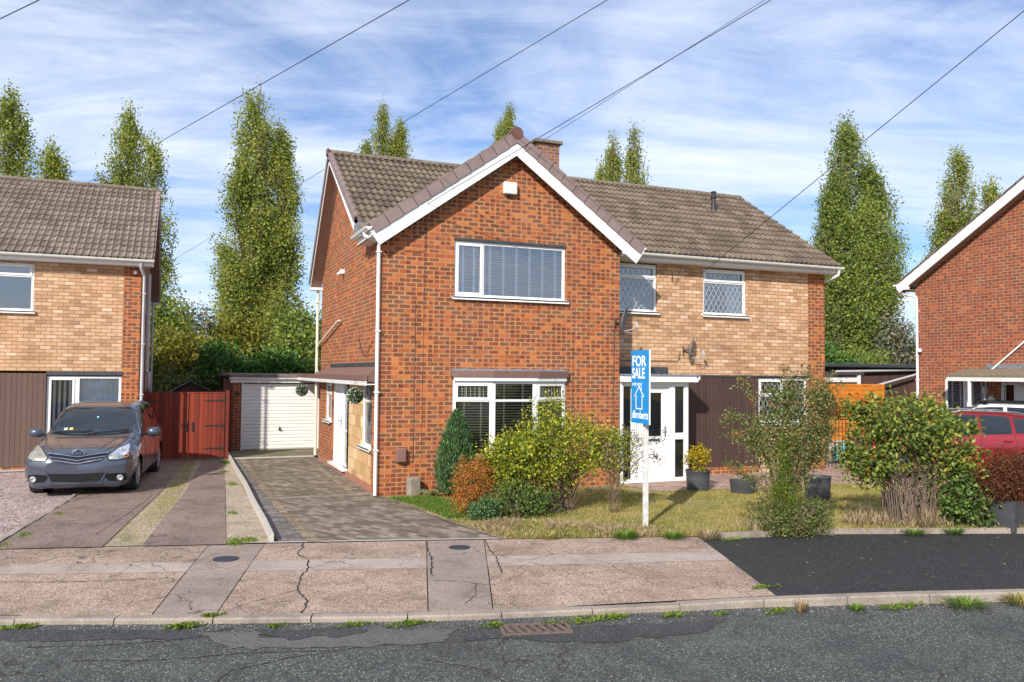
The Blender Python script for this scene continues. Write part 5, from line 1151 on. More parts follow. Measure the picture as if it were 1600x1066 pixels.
def vtree(name, label, base, plumes, nleaf, mat, size=.115, seed=1, group=None, cat='tree', zlow=.06):
    plumes = [(a, b, h*.955, r) for a, b, h, r in plumes]; nleaf = int(nleaf*2.6)
    rng = np.random.default_rng(seed); t = thing(name, label, cat, base, 0, group); segs = []; C = []
    for dx, dy, H, rad in plumes:
        segs.append(([(dx*.3, dy*.3, 0), (dx*.7, dy*.7, H*.25), (dx, dy, H*.6), (dx, dy, H*.97)], [H*.018, H*.013, H*.007, .01]))
        nb = int(30+H*5)
        for k in range(nb):
            u = (k+rng.random())/nb; z0 = H*(zlow+(.93-zlow)*u**.9); prof = (min(1, (u+.30)/.45))**.6*(1-u**3.6)**.9+.04
            R_ = .86*rad*prof*rng.uniform(.6, 1.15); an = rng.uniform(0, 2*PI); rise = rng.uniform(1.3, 2.4)*(.6+.4*prof)*H/14; b0 = np.array([dx, dy, z0]); 
            end = b0+np.array([R_*math.cos(an), R_*math.sin(an), rise]); mid = b0*.5+end*.5+np.array([R_*.16*math.cos(an), R_*.16*math.sin(an), -rise*.12])
            segs.append(([tuple(b0), tuple(mid), tuple(end)], [.05*prof+.01, .025, .008]))
            m_ = int(nleaf/len(plumes)/nb*(.35+prof)); ts = rng.beta(2.0, 1.15, m_)[:, None]
            P_ = (1-ts)**2*b0+2*ts*(1-ts)*mid+ts**2*end; cl = np.clip(rng.normal(size=(max(3, m_//20), 3)), -1.6, 1.6)*.25*(.5+.5*prof)
            C.append(P_+cl[rng.integers(0, len(cl), m_)]+np.clip(rng.normal(size=(m_, 3)), -1.8, 1.8)*np.array([.11, .11, .24]))
    obj('trunk', sticks(segs), M['bark'], t, local=True)
    C = np.concatenate(C); x, y, z = C.T; f = np.sin(x*3.3+z*.5+seed)+np.sin(y*2.9-z*.4+seed*2)+np.sin(z*1.5+x*1.9+y*1.3)+.5*np.sin(z*4.1+x*5)
    C = C[(f > -.75) | (rng.random(len(C)) < .22)]
    obj('crown', fastmesh('crown', leaves(C, size, .75, rng=rng), 4), mat, t, local=True); return t
PG = 'tall columnar poplars behind the houses'
def onray(x, y, z): return (x, y, z)
def rt(*pl):   # plume offsets given across the view
    return [(d*.925+e*.38, -d*.38+e*.925, H, r) for d, e, H, r in pl]
vtree('poplar_tree', 'tall poplar at far left edge of the photo, above the left house roof', (-10.3, 24.6, -.1), rt((0, 0, 14.6, 1.25), (1.55, .4, 12.3, .95)), 24000, LM['poplar'], seed=1, group=PG)
vtree('poplar_tree', 'tall poplar behind the right end of the left house roof', (-5.9, 27.1, -.1), rt((0, 0, 15.4, 1.45), (1.25, -.3, 13.6, 1.1), (-.7, 0, 12.0, 1.0)), 32000, LM['poplar'], seed=2, group=PG)
vtree('poplar_tree', 'tallest and fullest poplar, standing free between left house and main house', (-.2, 25.1, -.1), rt((0, 0, 16.5, 1.75), (.95, .3, 14.6, 1.1), (-.75, .2, 13.2, 1.35), (.2, .5, 10.0, 2.0)), 56000, LM['poplar'], seed=3, group=PG)
vtree('poplar_tree', 'poplar rising above the left end of the main roof', (7.2, 31.0, -.1), rt((0, 0, 18.6, 1.4), (-.95, .3, 16.6, .95), (.95, 0, 17.6, 1.05)), 34000, LM['poplar'], seed=4, group=PG)
vtree('poplar_tree', 'small looking poplar tip just left of the brick chimney', (16.3, 34.4, -.1), rt((0, 0, 20.9, 1.25), (-.6, 0, 19.4, .8)), 30000, LM['poplar'], seed=5, group=PG)
vtree('poplar_tree', 'twin topped poplar rising behind the main roof right of the chimney', (20.7, 26.7, -.1), rt((-.68, 0, 17.2, .95), (.62, 0, 17.6, 1.15), (-1.4, 0, 15.2, .75)), 36000, LM['poplar'], seed=6, group=PG)
vtree('poplar_tree', 'broad dense poplar between the main house and the right house', (27.8, 16.1, -.1), rt((-.4, 0, 16.0, 1.7), (.95, .2, 13.6, 1.45), (.3, -.8, 11.5, 1.9), (-1.1, 0, 13.0, 1.1)), 58000, LM['poplar_dark'], seed=7, group=PG)
vtree('poplar_tree', 'poplar with lower right shoulder above the right house barge board', (34.0, 15.2, -.1), rt((0, 0, 14.9, 1.3), (1.7, 0, 13.1, 1.1), (-.6, 0, 12.5, 1.0)), 26000, LM['poplar'], seed=8, group=PG)
def blobpts(blobs, n, rng, shell=.55):
    W = np.array([b[6] if len(b) > 6 else b[3]*b[4]*b[5] for b in blobs]); W = W/W.sum(); idx = rng.choice(len(blobs), n, p=W); B = np.array([b[:6] for b in blobs])[idx]
    d = unit(rng.normal(size=(n, 3))); r = rng.random((n, 1))**(1/3.); r = shell*np.maximum(r, .75*rng.random((n, 1))**.2)+(1-shell)*r
    return B[:, :3]+d*r*B[:, 3:6]
def bush(name, label, cat, base, blobs, nclus, per, crad, size, mat, seed=1, asp=.6, stems=30, smat='twig', up=0, droop=0, group=None, shell=.55, stemr=.012, extra=None, spread=.10, smin=.02, curve=.25, stemto=1.0, leafpart='foliage', sub=0):
    rng = np.random.default_rng(seed); t = thing(name, label, cat, base, 0, group)
    T = blobpts(blobs, nclus, rng, shell); T[:, 2] = np.maximum(T[:, 2], smin)
    segs = []
    for k in range(min(stems, nclus)):
        e = T[k]; b = np.array([np.clip(rng.normal(), -1.1, 1.1)*spread, np.clip(rng.normal(), -1, 1)*spread*.6, 0]); e = b+(e-b)*stemto
        m1 = b*.6+e*.4+np.array([(b[0]-e[0])*curve*.4+rng.normal()*.04, (b[1]-e[1])*curve*.4+rng.normal()*.04, abs(e[2])*curve*.5]); m2 = b*.25+e*.75+np.array([rng.normal()*.04, rng.normal()*.04, abs(e[2])*curve*.45])
        r = stemr*rng.uniform(.4, 1.5); segs.append(([tuple(b), tuple(m1), tuple(m2), tuple(e)], [r, r*.75, r*.5, r*.2]))
        for q in range(sub):
            s_ = m2+(e-m2)*rng.random(); f_ = s_+rng.normal(size=3)*np.array([.14, .14, .10])+np.array([0, 0, .06]); segs.append(([tuple(s_), tuple((s_+f_)/2+rng.normal(size=3)*.02), tuple(f_)], [r*.4, r*.3, r*.15]))
    if segs: obj('stems', sticks(segs), M[smat], t, local=True)
    m_ = nclus*per; C = np.repeat(T, per, 0)+rng.normal(size=(m_, 3))*crad
    C[:, 2] = np.maximum(C[:, 2], smin)
    obj(leafpart, fastmesh(leafpart, leaves(C, size, asp, droop, rng, up), 4), mat, t, local=True)
    if extra:
        nm, mt, n_, r_ = extra; mb = MB(); idx = rng.integers(0, nclus, n_)
        for i in idx:
            c = T[i]+rng.normal(size=3)*crad*1.1; c[2] = max(c[2], .05)
            mb.lathe([(1e-4, -r_), (r_*.85, -r_*.4), (r_*.85, r_*.4), (1e-4, r_)], tuple(c), 5)
        obj(nm, mb, M[mt], t, local=True)['kind'] = 'stuff'
    return t
# ---- background greenery
BGp = 'bushes and trees in the gardens behind'
bush('evergreen_hedge', 'dark green laurel hedge over the garage roof', 'hedge', (-.4, 16.2, 0), [(0, 0, 1.6, 2.1, .9, 1.5), (-1.6, .2, 1.7, .7, .8, 1.6)], 700, 22, .16, .15, LM['hedge'], seed=11, stems=10, shell=.8)
bush('garden_bush', 'olive yellow bush behind the red gate beside the left house', 'bush', (-3.9, 16.8, 0), [(0, 0, 2.0, 1.5, 1.2, 1.8), (1.3, .3, 1.8, 1.1, 1, 1.7)], 800, 20, .2, .15, LM['olive'], seed=12, stems=10, shell=.8, group=BGp)
bush('garden_bush', 'bright green leafy bush right above the shed roof', 'bush', (-3.3, 15.2, 0), [(0, 0, 1.1, 1.3, .8, 1.2), (1.2, 0, 1.2, .6, .7, 1.2)], 420, 18, .15, .16, LM['pyra'], seed=13, stems=10, asp=.35, shell=.8, group=BGp)
bush('bamboo', 'tall bright green bamboo clump between shed and garage', 'bush', (-2.35, 15.6, 0), [(0, 0, 1.8, .65, .6, 1.5)], 340, 20, .16, .17, LM['hedge'], seed=14, stems=20, asp=.25, shell=.7, droop=.8)
for i, (x, y, h, r, mt, lb) in enumerate([(-3.9, 19.0, 5.3, 1.0, 'poplar_dark', 'dark leafy tree hugging the back corner of the left house'), (-2.8, 21.5, 5.2, 1.2, 'grey', 'thin brown twiggy tree left of the free standing poplar'), (-1.0, 20.5, 4.6, 1.3, 'olive', 'rounded olive yellow tree at the foot of the free standing poplar'), (1.3, 18.2, 4.9, 1.3, 'poplar_dark', 'dark green tree against the back left corner of the main house'), (28.2, 14.0, 5.6, 1.3, 'grey', 'grey green willowy tree beside the right house corner'), (23.6, 13.9, 3.9, 1.6, 'hedge', 'green bush just right of the main house brick pier'), (26.2, 14.0, 3.6, 1.8, 'poplar_dark', 'dark bush at the foot of the broad right poplar'), (30.5, 13.5, 3.7, 1.6, 'olive', 'olive bush behind the outbuilding by the right house')]):
    bush('background_tree', lb, 'tree', (x, y, 0), [(0, 0, h*.55, r, r*.8, h*.42), (r*.5, 0, h*.4, r*.8, r*.7, h*.38), (-r*.4, 0, h*.66, r*.6, r*.6, h*.32)], 560, 22 if mt != 'grey' else 10, .2, .16, LM[mt], seed=20+i, stems=40, shell=.6, stemr=.05, smat='bark', group=BGp)
tw = np.random.default_rng(77); n = 60000
an = tw.uniform(R(5), R(125), n); rr = 66+tw.normal(size=n)*2.5; hh = 4.2+1.3*np.sin(an*31)+.9*np.sin(an*77+2); Z = hh*tw.random(n)**.6
tag(obj('treeline', fastmesh('treeline', leaves(np.stack([-3.4+rr*np.cos(an), -14.8+rr*np.sin(an), Z], 1), .42, .7, rng=tw), 4), LM['poplar_dark']), 'low far line of mixed green trees along the horizon', 'trees', kind='stuff')
# ---- front garden
bush('flowering_shrub', 'big rounded yellow green shrub with fan of bare stems in front of the bay window', 'shrub', (2.45, -2.55, 0), [(-.22, .05, 1.28, .46, .4, .62), (.25, -.1, 1.08, .62, .5, .50), (.75, -.3, 1.0, .36, .35, .38), (-.05, 0, .75, .55, .5, .35), (.95, -.4, 1.15, .15, .15, .15, .012), (-.12, 0, 1.85, .12, .12, .14, .008)], 430, 24, .09, .046, LM['lime'], seed=31, stems=120, up=.2, shell=.65, stemr=.0075, spread=.16, sub=1, asp=.75, extra=('berries', 'petal', 60, .008))
bush('flowering_shrub', 'lower yellow green shrub with dark base between orange shrub and big shrub', 'shrub', (1.72, -2.55, 0), [(-.05, 0, .85, .42, .4, .48), (-.35, .1, .75, .3, .3, .4), (.2, 0, 1.1, .25, .25, .4)], 300, 24, .07, .05, LM['lime'], seed=32, stems=60, shell=.6, stemr=.006, spread=.14, asp=.75)
bush('evergreen_shrub', 'dark glossy low shrub under the yellow green shrubs', 'shrub', (1.62, -2.85, 0), [(0, 0, .32, .5, .3, .3), (.35, 0, .22, .4, .3, .22)], 170, 20, .07, .042, LM['darkleaf'], seed=33, stems=30, shell=.7)
bush('spiraea_shrub', 'orange and yellow autumn spiraea left of the green shrubs', 'shrub', (1.02, -2.45, 0), [(0, 0, .55, .38, .32, .40), (-.14, -.1, .30, .28, .25, .28), (.22, .05, .68, .25, .25, .25)], 300, 24, .05, .034, LM['orange'], seed=34, stems=50, shell=.7, up=.5)
bush('evergreen_shrub', 'small dark blue green shrub below the orange leaves at the drive edge', 'shrub', (1.02, -2.85, 0), [(0, 0, .16, .26, .22, .18)], 90, 24, .05, .04, LM['conifer'], seed=35, stems=12)
# conifer: upright sprays
def conifer(base):
    rng = np.random.default_rng(5); t = thing('conifer', 'dense dark green cone shaped dwarf conifer left of the bay window', 'conifer', base)
    n = 15000; u = rng.random(n); z = .10+1.44*u; prof = np.sin(np.clip((u+.10)/1.10, 0, 1)**.62*PI)**.75*.325+.01; lob = 1+.13*np.sin(rng.integers(0, 9, n)*2.1+z*3)
    an = rng.uniform(0, 2*PI, n); cl = np.sin(an*7+z*2.2)*.06+1; r = prof*lob*cl*(1-.32*rng.random(n)**1.6)
    C = np.stack([r*np.cos(an), r*np.sin(an), z+rng.normal(size=n)*.02], 1); out = np.stack([np.cos(an)*.5, np.sin(an)*.5, np.full(n, 1.9)], 1)
    obj('foliage', fastmesh('foliage', leaves(C, .085, .22, rng=rng, out=out), 4), LM['conifer'], t, local=True)
    obj('trunk', MB().tube([(0, 0, 0), (0, 0, .9)], [.04, .02], 8), M['bark'], t, local=True)
conifer((1.30, -.62, 0))
# fern, block, dead stems
t = thing('fern', 'arching brown green fern clump at the foot of the front wall', 'fern', (.95, -.35, 0)); rng = np.random.default_rng(6); V = []; segs = []
for k in range(16):
    an = rng.uniform(0, 2*PI); L = rng.uniform(.32, .5); P_ = [np.array([math.cos(an)*L*s_, math.sin(an)*L*s_*.6, .45*L*2*s_*(1.25-s_)]) for s_ in np.linspace(0, 1, 9)]; segs.append(([tuple(p) for p in P_], [.004]*9))
    for i in range(1, 9):
        sd_ = np.array([-math.sin(an), math.cos(an), 0]); ln = .10*(1-i/10)
        for sg in (-1, 1):
            for q in (0, .5): p = P_[i]*(1-q)+P_[i-1]*q; V += [p, p+sd_*sg*ln*.5+np.array([0, 0, .012]), p+sd_*sg*ln+np.array([0, 0, -.02]), p+sd_*sg*ln*.5+(P_[i]-P_[i-1])*.3]
obj('fronds', fastmesh('fronds', np.array(V), 4), LM['pyra'], t, local=True); obj('stalks', sticks(segs, 4), M['twig'], t, local=True)
bush('dead_shrub', 'bare reddish dead stems between the conifer and the fern', 'shrub', (1.28, -.42, 0), [(.05, 0, .35, .3, .2, .35)], 60, 2, .05, .03, LM['straw'], seed=36, stems=60, stemr=.007)
b = MB(); b.box(-.11, .11, -.09, .09, 0, .34); o = tag(obj('stone_block', b, M['kerbst'], bevel=.02), 'rough pale grey stone block standing against the front wall', 'stone block'); o.location = (.62, -.16, 0); o.rotation_euler = (0, 0, .2)
# pyracantha with arching branches
def arching(name, label, base, blobs, arcs, mat, **k):
    rng = np.random.default_rng(k.get('seed', 1)); t = bush(name, label, 'shrub', base, blobs, k['ncl'], k['per'], k['crad'], k['size'], mat, seed=k.get('seed', 1), stems=k['stems'], smat=k.get('smat', 'twig'), stemr=k.get('stemr', .012), shell=.5, spread=k.get('spread', .07), asp=.5, extra=k.get('extra'), curve=k.get('curve', .1), sub=k.get('sub', 0))
    segs = []; C = []; Bp = []
    for pts in arcs:
        pts = [np.array(p, float) for p in pts]; out = []
        for i in range(len(pts)-1):
            for q in range(5): out.append(pts[i]*(1-q/5)+pts[i+1]*q/5+rng.normal(size=3)*.012)
        out.append(pts[-1]); N = len(out); segs.append(([tuple(p) for p in out], [.011*(1-i/N)+.003 for i in range(N)]))
        for i in range(N//4, N):
            m_ = rng.integers(18, 38); C.append(out[i]+rng.normal(size=(m_, 3))*.058)
            if rng.random() < .7: Bp.append(out[i]+rng.normal(size=3)*.03)
            if rng.random() < .5:
                e = out[i]+rng.normal(size=3)*.12; segs.append(([tuple(out[i]), tuple(e)], [.004, .002])); C.append((out[i]+e)/2+rng.normal(size=(9, 3))*.03); C.append(e+rng.normal(size=(8, 3))*.03)
    obj('branches', sticks(segs), M[k.get('smat', 'twig')], t, local=True)
    obj('branch_leaves', fastmesh('branch_leaves', leaves(np.concatenate(C), k['size'], .5, rng=rng), 4), mat, t, local=True)
    if k.get('berrymat'):
        mb = MB()
        for c in Bp:
            for q in range(5): r_ = .0075; p = c+rng.normal(size=3)*.018; mb.lathe([(1e-4, -r_), (r_, -r_*.4), (r_, r_*.4), (1e-4, r_)], tuple(p), 5)
        obj('berries', mb, M[k['berrymat']], t, local=True)['kind'] = 'stuff'
    return t
arching('pyracantha_bush', 'tall open pyracantha with orange berries and arching branches beside the tarmac path', (4.72, -5.30, 0),
    [(.12, 0, .75, .22, .2, .4), (-.1, .0, .25, .35, .25, .25, .02), (.35, -.1, 1.35, .40, .3, .42), (-.22, .05, 1.35, .24, .2, .42), (.48, -.18, 1.85, .22, .2, .36), (.1, 0, 1.9, .13, .13, .3, .015)],
    [[(0, 0, .3), (-.2, .08, 1.1), (-.42, .17, 1.65), (-.72, .29, 1.68)], [(0, 0, .4), (-.25, .1, 1.3), (-.4, .15, 2.0), (-.52, .2, 2.25)], [(0, 0, .5), (.1, 0, 1.4), (.18, -.05, 2.0), (.05, 0, 2.40)], [(0, 0, .5), (.25, -.08, 1.3), (.36, -.12, 2.0), (.42, -.15, 2.42)],
     [(0, 0, .3), (.4, -.15, 1.0), (.65, -.25, 1.6), (.85, -.32, 2.2)], [(0, 0, .4), (.45, -.18, 1.1), (.62, -.25, 1.8), (.62, -.25, 2.25)], [(0, 0, .3), (-.3, .1, .75), (-.55, .2, .85), (-.72, .28, 1.02)], [(0, 0, .5), (-.2, .1, 1.2), (-.45, .18, 1.42), (-.66, .25, 1.45)], [(0, 0, .3), (.3, -.1, .8), (.55, -.2, 1.3), (.75, -.3, 1.55)], [(0, 0, .6), (0, 0, 1.3), (-.05, 0, 1.8), (-.2, .1, 2.1)]],
    LM['pyra'], ncl=430, per=30, crad=.075, size=.045, stems=34, seed=41, extra=('fruit', 'berry', 420, .0075), berrymat='berry', stemr=.010)
arching('rose_bush', 'wide rose bush with red hips, yellowing leaves and bare grey stems below', (6.95, -5.55, 0),
    [(-.1, 0, 1.62, .95, .55, .42), (-.55, .1, 1.35, .45, .4, .42), (.55, -.1, 1.30, .50, .4, .5), (.75, -.3, .95, .35, .35, .35), (-.72, .1, .95, .35, .3, .22, .07), (0, 0, 1.15, .7, .4, .3, .09)],
    [[(0, 0, .3), (-.4, .1, .8), (-.75, .25, 1.0), (-1.0, .4, 1.12)], [(0, 0, .3), (.4, -.1, .9), (.8, -.3, 1.2), (1.1, -.4, 1.1)], [(0, 0, .3), (.3, -.1, .7), (.7, -.25, .9), (1.0, -.35, .75)], [(0, 0, .5), (-.4, .1, 1.4), (-.8, .2, 1.75), (-.95, .3, 1.85)], [(0, 0, .5), (.5, -.1, 1.4), (.85, -.2, 1.6), (1.05, -.3, 1.45)]],
    LM['rose'], ncl=520, per=16, crad=.095, size=.080, stems=75, seed=42, extra=('rose_hips', 'hip', 70, .017), smat='twig_grey', stemr=.009, sub=1, spread=.30, curve=.45)
bush('holly_shrub', 'dark glossy green low shrub at the foot of the rose bush', 'shrub', (7.62, -5.95, 0), [(0, 0, .42, .36, .3, .42), (.15, -.1, .2, .35, .25, .22)], 150, 18, .07, .07, LM['darkleaf'], seed=43, stems=30, shell=.7)
bush('dry_shrub', 'bare pale twiggy stems and dead leaves at the base of the rose bush', 'shrub', (7.1, -5.62, 0), [(0, 0, .75, .6, .3, .4)], 60, 4, .06, .035, LM['straw'], seed=44, stems=34, smat='twig', stemr=.009, spread=.34, curve=.5, sub=2)
bush('weedy_clump', 'dark green ferny weeds spilling onto the tarmac below the pyracantha', 'plant', (4.75, -5.55, 0), [(0, 0, .18, .5, .2, .2), (.35, 0, .25, .3, .2, .25)], 220, 20, .05, .05, LM['pyra'], seed=45, stems=30, asp=.3, shell=.7)
bush('feathery_weed', 'tall pale lime feathery weed standing in front of the pyracantha', 'plant', (4.62, -5.42, 0), [(-.02, 0, .95, .16, .12, .42), (.05, 0, .5, .2, .15, .4), (.1, 0, 1.25, .1, .1, .2)], 190, 34, .05, .028, LM['weed'], seed=47, stems=26, asp=.3, shell=.5, stemr=.005, up=.5)
# twiggy pinkish shrub right of the big shrub, crossing the sign post
arching('twiggy_shrub', 'sparse pinkish twiggy shrub whose tips cross behind the white sign post', (3.25, -3.0, 0), [(0, 0, .9, .3, .25, .45)], [[(0, 0, .2), (.1, 0, .7), (.35, -.1, 1.1), (.70, -.2, 1.22)], [(0, 0, .2), (.2, -.05, .6), (.45, -.15, .95), (.72, -.25, .95)], [(0, 0, .2), (-.1, 0, .8), (.1, 0, 1.2), (.3, -.1, 1.35)]], LM['grey'], ncl=60, per=14, crad=.06, size=.036, stems=16, seed=46, sub=2, stemr=.005)
# pots
def pot(label, loc, r, h, label_m=None):
    t = thing('plant_pot', label, 'plant pot', loc, 0, 'dark grey plastic garden pots'); mb = MB(); pr = [(r*.84, 0), (r*.86, .01)]
    for k in range(4): z = h*(.2+.17*k); pr += [(r*(.86+.1*z/h), z-.006), (r*(.86+.1*z/h)+.006, z), (r*(.86+.1*z/h), z+.006)]
    pr += [(r*.97, h*.93), (r*1.0, h*.95), (r*1.0, h), (r*.94, h), (r*.92, h*.88), (.001, h*.88)]
    mb.lathe(pr, n=36); obj('pot', mb, M['potgrey'], t, local=True, autos=40); return t
M['potgrey'] = plain('slate_grey_plastic', (.055, .058, .065), .5, .2, 6, .1)
M['compost'] = plain('compost', (.05, .035, .025), .95, .4, 40, .8)
pot('round slate grey pot holding the yellow leaved plant by the porch', (6.16, -1.22, 0), .25, .40)
t = bush('potted_plant', 'yellow leaved shrub growing in the pot beside the white porch', 'plant', (6.16, -1.22, .34), [(0, 0, .28, .25, .22, .24), (.06, 0, .42, .15, .15, .12)], 70, 14, .04, .055, LM['yellow'], seed=51, stems=20, stemr=.006)
pot('low wide empty black bowl pot on the lawn edge', (6.80, -1.80, 0), .26, .24)
pot('round slate grey pot half hidden behind the pyracantha', (7.68, -2.86, 0), .25, .42)
pot('small black pot glimpsed left of the rose bush stems', (8.30, -3.95, 0), .13, .24)
def squarepot(loc, label):
    t = thing('plant_pot', label, 'plant pot', loc, .3, 'dark grey plastic garden pots'); b = MB(); a, c, h = .17, .20, .47
    for k in range(4):
        x0, x1 = [( -1,-1),(1,-1),(1,1),(-1,1)][k], [(1,-1),(1,1),(-1,1),(-1,-1)][k]; b.face([(x0[0]*a, x0[1]*a, 0), (x1[0]*a, x1[1]*a, 0), (x1[0]*c, x1[1]*c, h), (x0[0]*c, x0[1]*c, h)])
    b.face([(-c, -c, h-.02), (c, -c, h-.02), (c, c, h-.02), (-c, c, h-.02)])
    for k in range(4): z = .1+.1*k; q = a+(c-a)*z/h+.003; b.box(-q, q, -q, -q+.006, z, z+.006).box(-q, -q+.006, -q+.006, q, z, z+.006)
    obj('pot', b, M['potgrey'], t, local=True)
squarepot((8.12, -6.28, 0), 'tall square slate pot under the red brown maple')
bush('japanese_maple', 'red brown weeping maple in the square pot at the right edge', 'small tree', (8.12, -6.28, .44), [(.05, 0, .48, .36, .3, .28), (-.1, 0, .3, .34, .28, .26), (.2, 0, .3, .3, .28, .28), (0, 0, .12, .4, .25, .15)], 420, 34, .06, .05, LM['maple'], seed=53, asp=.28, droop=1.2, stems=12, stemr=.006, shell=.7)
# ---- grass
def inpoly(P_, poly):
    x, y = P_[:, 0], P_[:, 1]; c = np.zeros(len(P_), bool); n = len(poly)
    for i in range(n):
        (x1, y1), (x2, y2) = poly[i], poly[(i+1) % n]; q = ((y1 > y) != (y2 > y)) & (x < (x2-x1)*(y-y1)/(y2-y1+1e-12)+x1); c ^= q
    return c
def scatter(poly, n, rng):
    P_ = np.array(poly); lo, hi = P_.min(0), P_.max(0); out = np.empty((0, 2))
    while len(out) < n:
        c = rng.uniform(lo, hi, (n, 2)); out = np.concatenate([out, c[inpoly(c, poly)]])
    return out[:n]
def patchy(P_, f, th, sgn=1, ph=0.):
    v = np.sin(P_[:, 0]*f+ph)+np.sin(P_[:, 1]*f*1.3+P_[:, 0]*f*.5+1+ph)+.7*np.sin(P_[:, 0]*f*2.3-P_[:, 1]*f*1.7+ph); return P_[(sgn*v > th) | (np.random.RandomState(3).rand(len(P_)) < .12)]
def blades(P_, h, w, lean, rng, z=0.):
    n = len(P_); hh = h*rng.uniform(.5, 1.3, (n, 1)); an = rng.uniform(0, 2*PI, n); d = np.stack([np.cos(an), np.sin(an), np.zeros(n)], 1)
    B = np.concatenate([P_, np.full((n, 1), z)], 1); le = unit(rng.normal(size=(n, 3)))*lean; le[:, 2] = 0
    le = le*rng.uniform(.2, 1.3, (n, 1)); T = B+np.array([0, 0, 1.])*hh*np.sqrt(np.maximum(.1, 1-lean**2))*rng.uniform(.6, 1.1, (n, 1))+le*hh; mid = (B+T)/2+np.array([0, 0, 1.])*hh*.12
    V = np.empty((n, 4, 3)); V[:, 0] = B-d*w/2; V[:, 1] = B+d*w/2; V[:, 2] = T; V[:, 3] = mid-d*w*.35
    return V.reshape(-1, 3)
def stuffgrass(name, label, P_, h, w, lean, mat, seed, z=0.):
    tag(obj(name, fastmesh(name, blades(P_, h, w, lean, np.random.default_rng(seed), z), 4), mat), label, 'grass', kind='stuff')
rg = np.random.default_rng(8)
stuffgrass('lawn_grass', 'short yellowing lawn grass of the front garden', patchy(scatter([(.78, -4.3), (3.42, -5.06), (5.49, -5.53), (8.18, -6.45), (11, -7.4), (11, -2.2), (9.5, -1.4), (7.2, -1.45), (5.3, -1.15), (5.0, -.1), (.1, -.1), (.3, -1.2), (.46, -2.8)], 100000, rg), 2.2, -1.15), .045, .007, .45, LM['grass'], 1)
stuffgrass('green_lawn_grass', 'greener grass patch beside the block driveway', scatter([(.1, -.3), (.35, -1.2), (.5, -2.6), (1.0, -2.7), (1.3, -1.6), (.9, -.5)], 9000, rg), .075, .008, .4, LM['green_grass'], 2)
band = [(.8, -4.32), (3.42, -5.08), (3.6, -5.24), (3.5, -4.7), (2.2, -3.9), (1.2, -3.1), (.6, -3.4)]
stuffgrass('dry_grass', 'straw coloured dead grass along the footway under the shrubs', patchy(scatter(band, 9500, rg), 3.1, -.1), .12, .005, .6, LM['straw'], 3)
stuffgrass('verge_grass', 'mixed green and brown grass under the shrubs by the footway', patchy(scatter(band, 12000, rg), 3.1, -.3, -1), .085, .006, .5, LM['grass'], 13)
stuffgrass('dry_grass', 'straw coloured long dead grass round the rose bush and pyracantha', np.concatenate([patchy(scatter([(6.1, -5.65), (8.1, -6.38), (8.0, -5.4), (6.2, -4.9)], 3800, rg), 5, .1), scatter([(4.2, -5.35), (5.4, -5.5), (5.2, -5.0), (4.3, -4.9)], 900, rg)]), .24, .005, .38, LM['straw'], 4)
stuffgrass('grass_fringe', 'thin grass fringe overhanging the garden edge', scatter([(3.45, -5.1), (5.5, -5.6), (8.2, -6.5), (10, -7.1), (10, -6.9), (8.1, -6.2), (5.4, -5.3), (3.5, -4.9)], 5000, rg), .12, .007, .6, LM['grass'], 5)
stuffgrass('strip_grass', 'patchy grass in the gap between the two concrete drive strips', np.concatenate([scatter([(-4.3, -3.0), (-3.85, -3.1), (-3.3, 2), (-2.9, 7.2), (-3.18, 7.2), (-3.68, 2)], 3600, rg), scatter([(-3.85, -.8), (-3.5, -.8), (-3.0, 7.2), (-3.2, 7.2)], 2600, rg)]), .03, .008, .6, LM['grass'], 6)
wl = []
for x, y, r, n in [(-2.7, -3.3, .12, 260), (-2.5, -3.25, .1, 160), (-2.4, 2.5, .12, 160), (-2.35, 6.6, .2, 420), (-2.5, 4.6, .12, 200), (-2.6, -1.0, .08, 80), (-5.35, -1.9, .1, 200), (-5.15, -.2, .07, 120), (-5.5, -2.6, .1, 160), (-4.95, 2.0, .1, 100)]:
    wl.append(np.stack([rg.normal(x, r*.5, n), rg.normal(y, r, n)], 1))
stuffgrass('weed_tufts', 'small green weed tufts in the gravel and along the drive edges', np.concatenate(wl), .05, .012, .6, LM['weed'], 7)
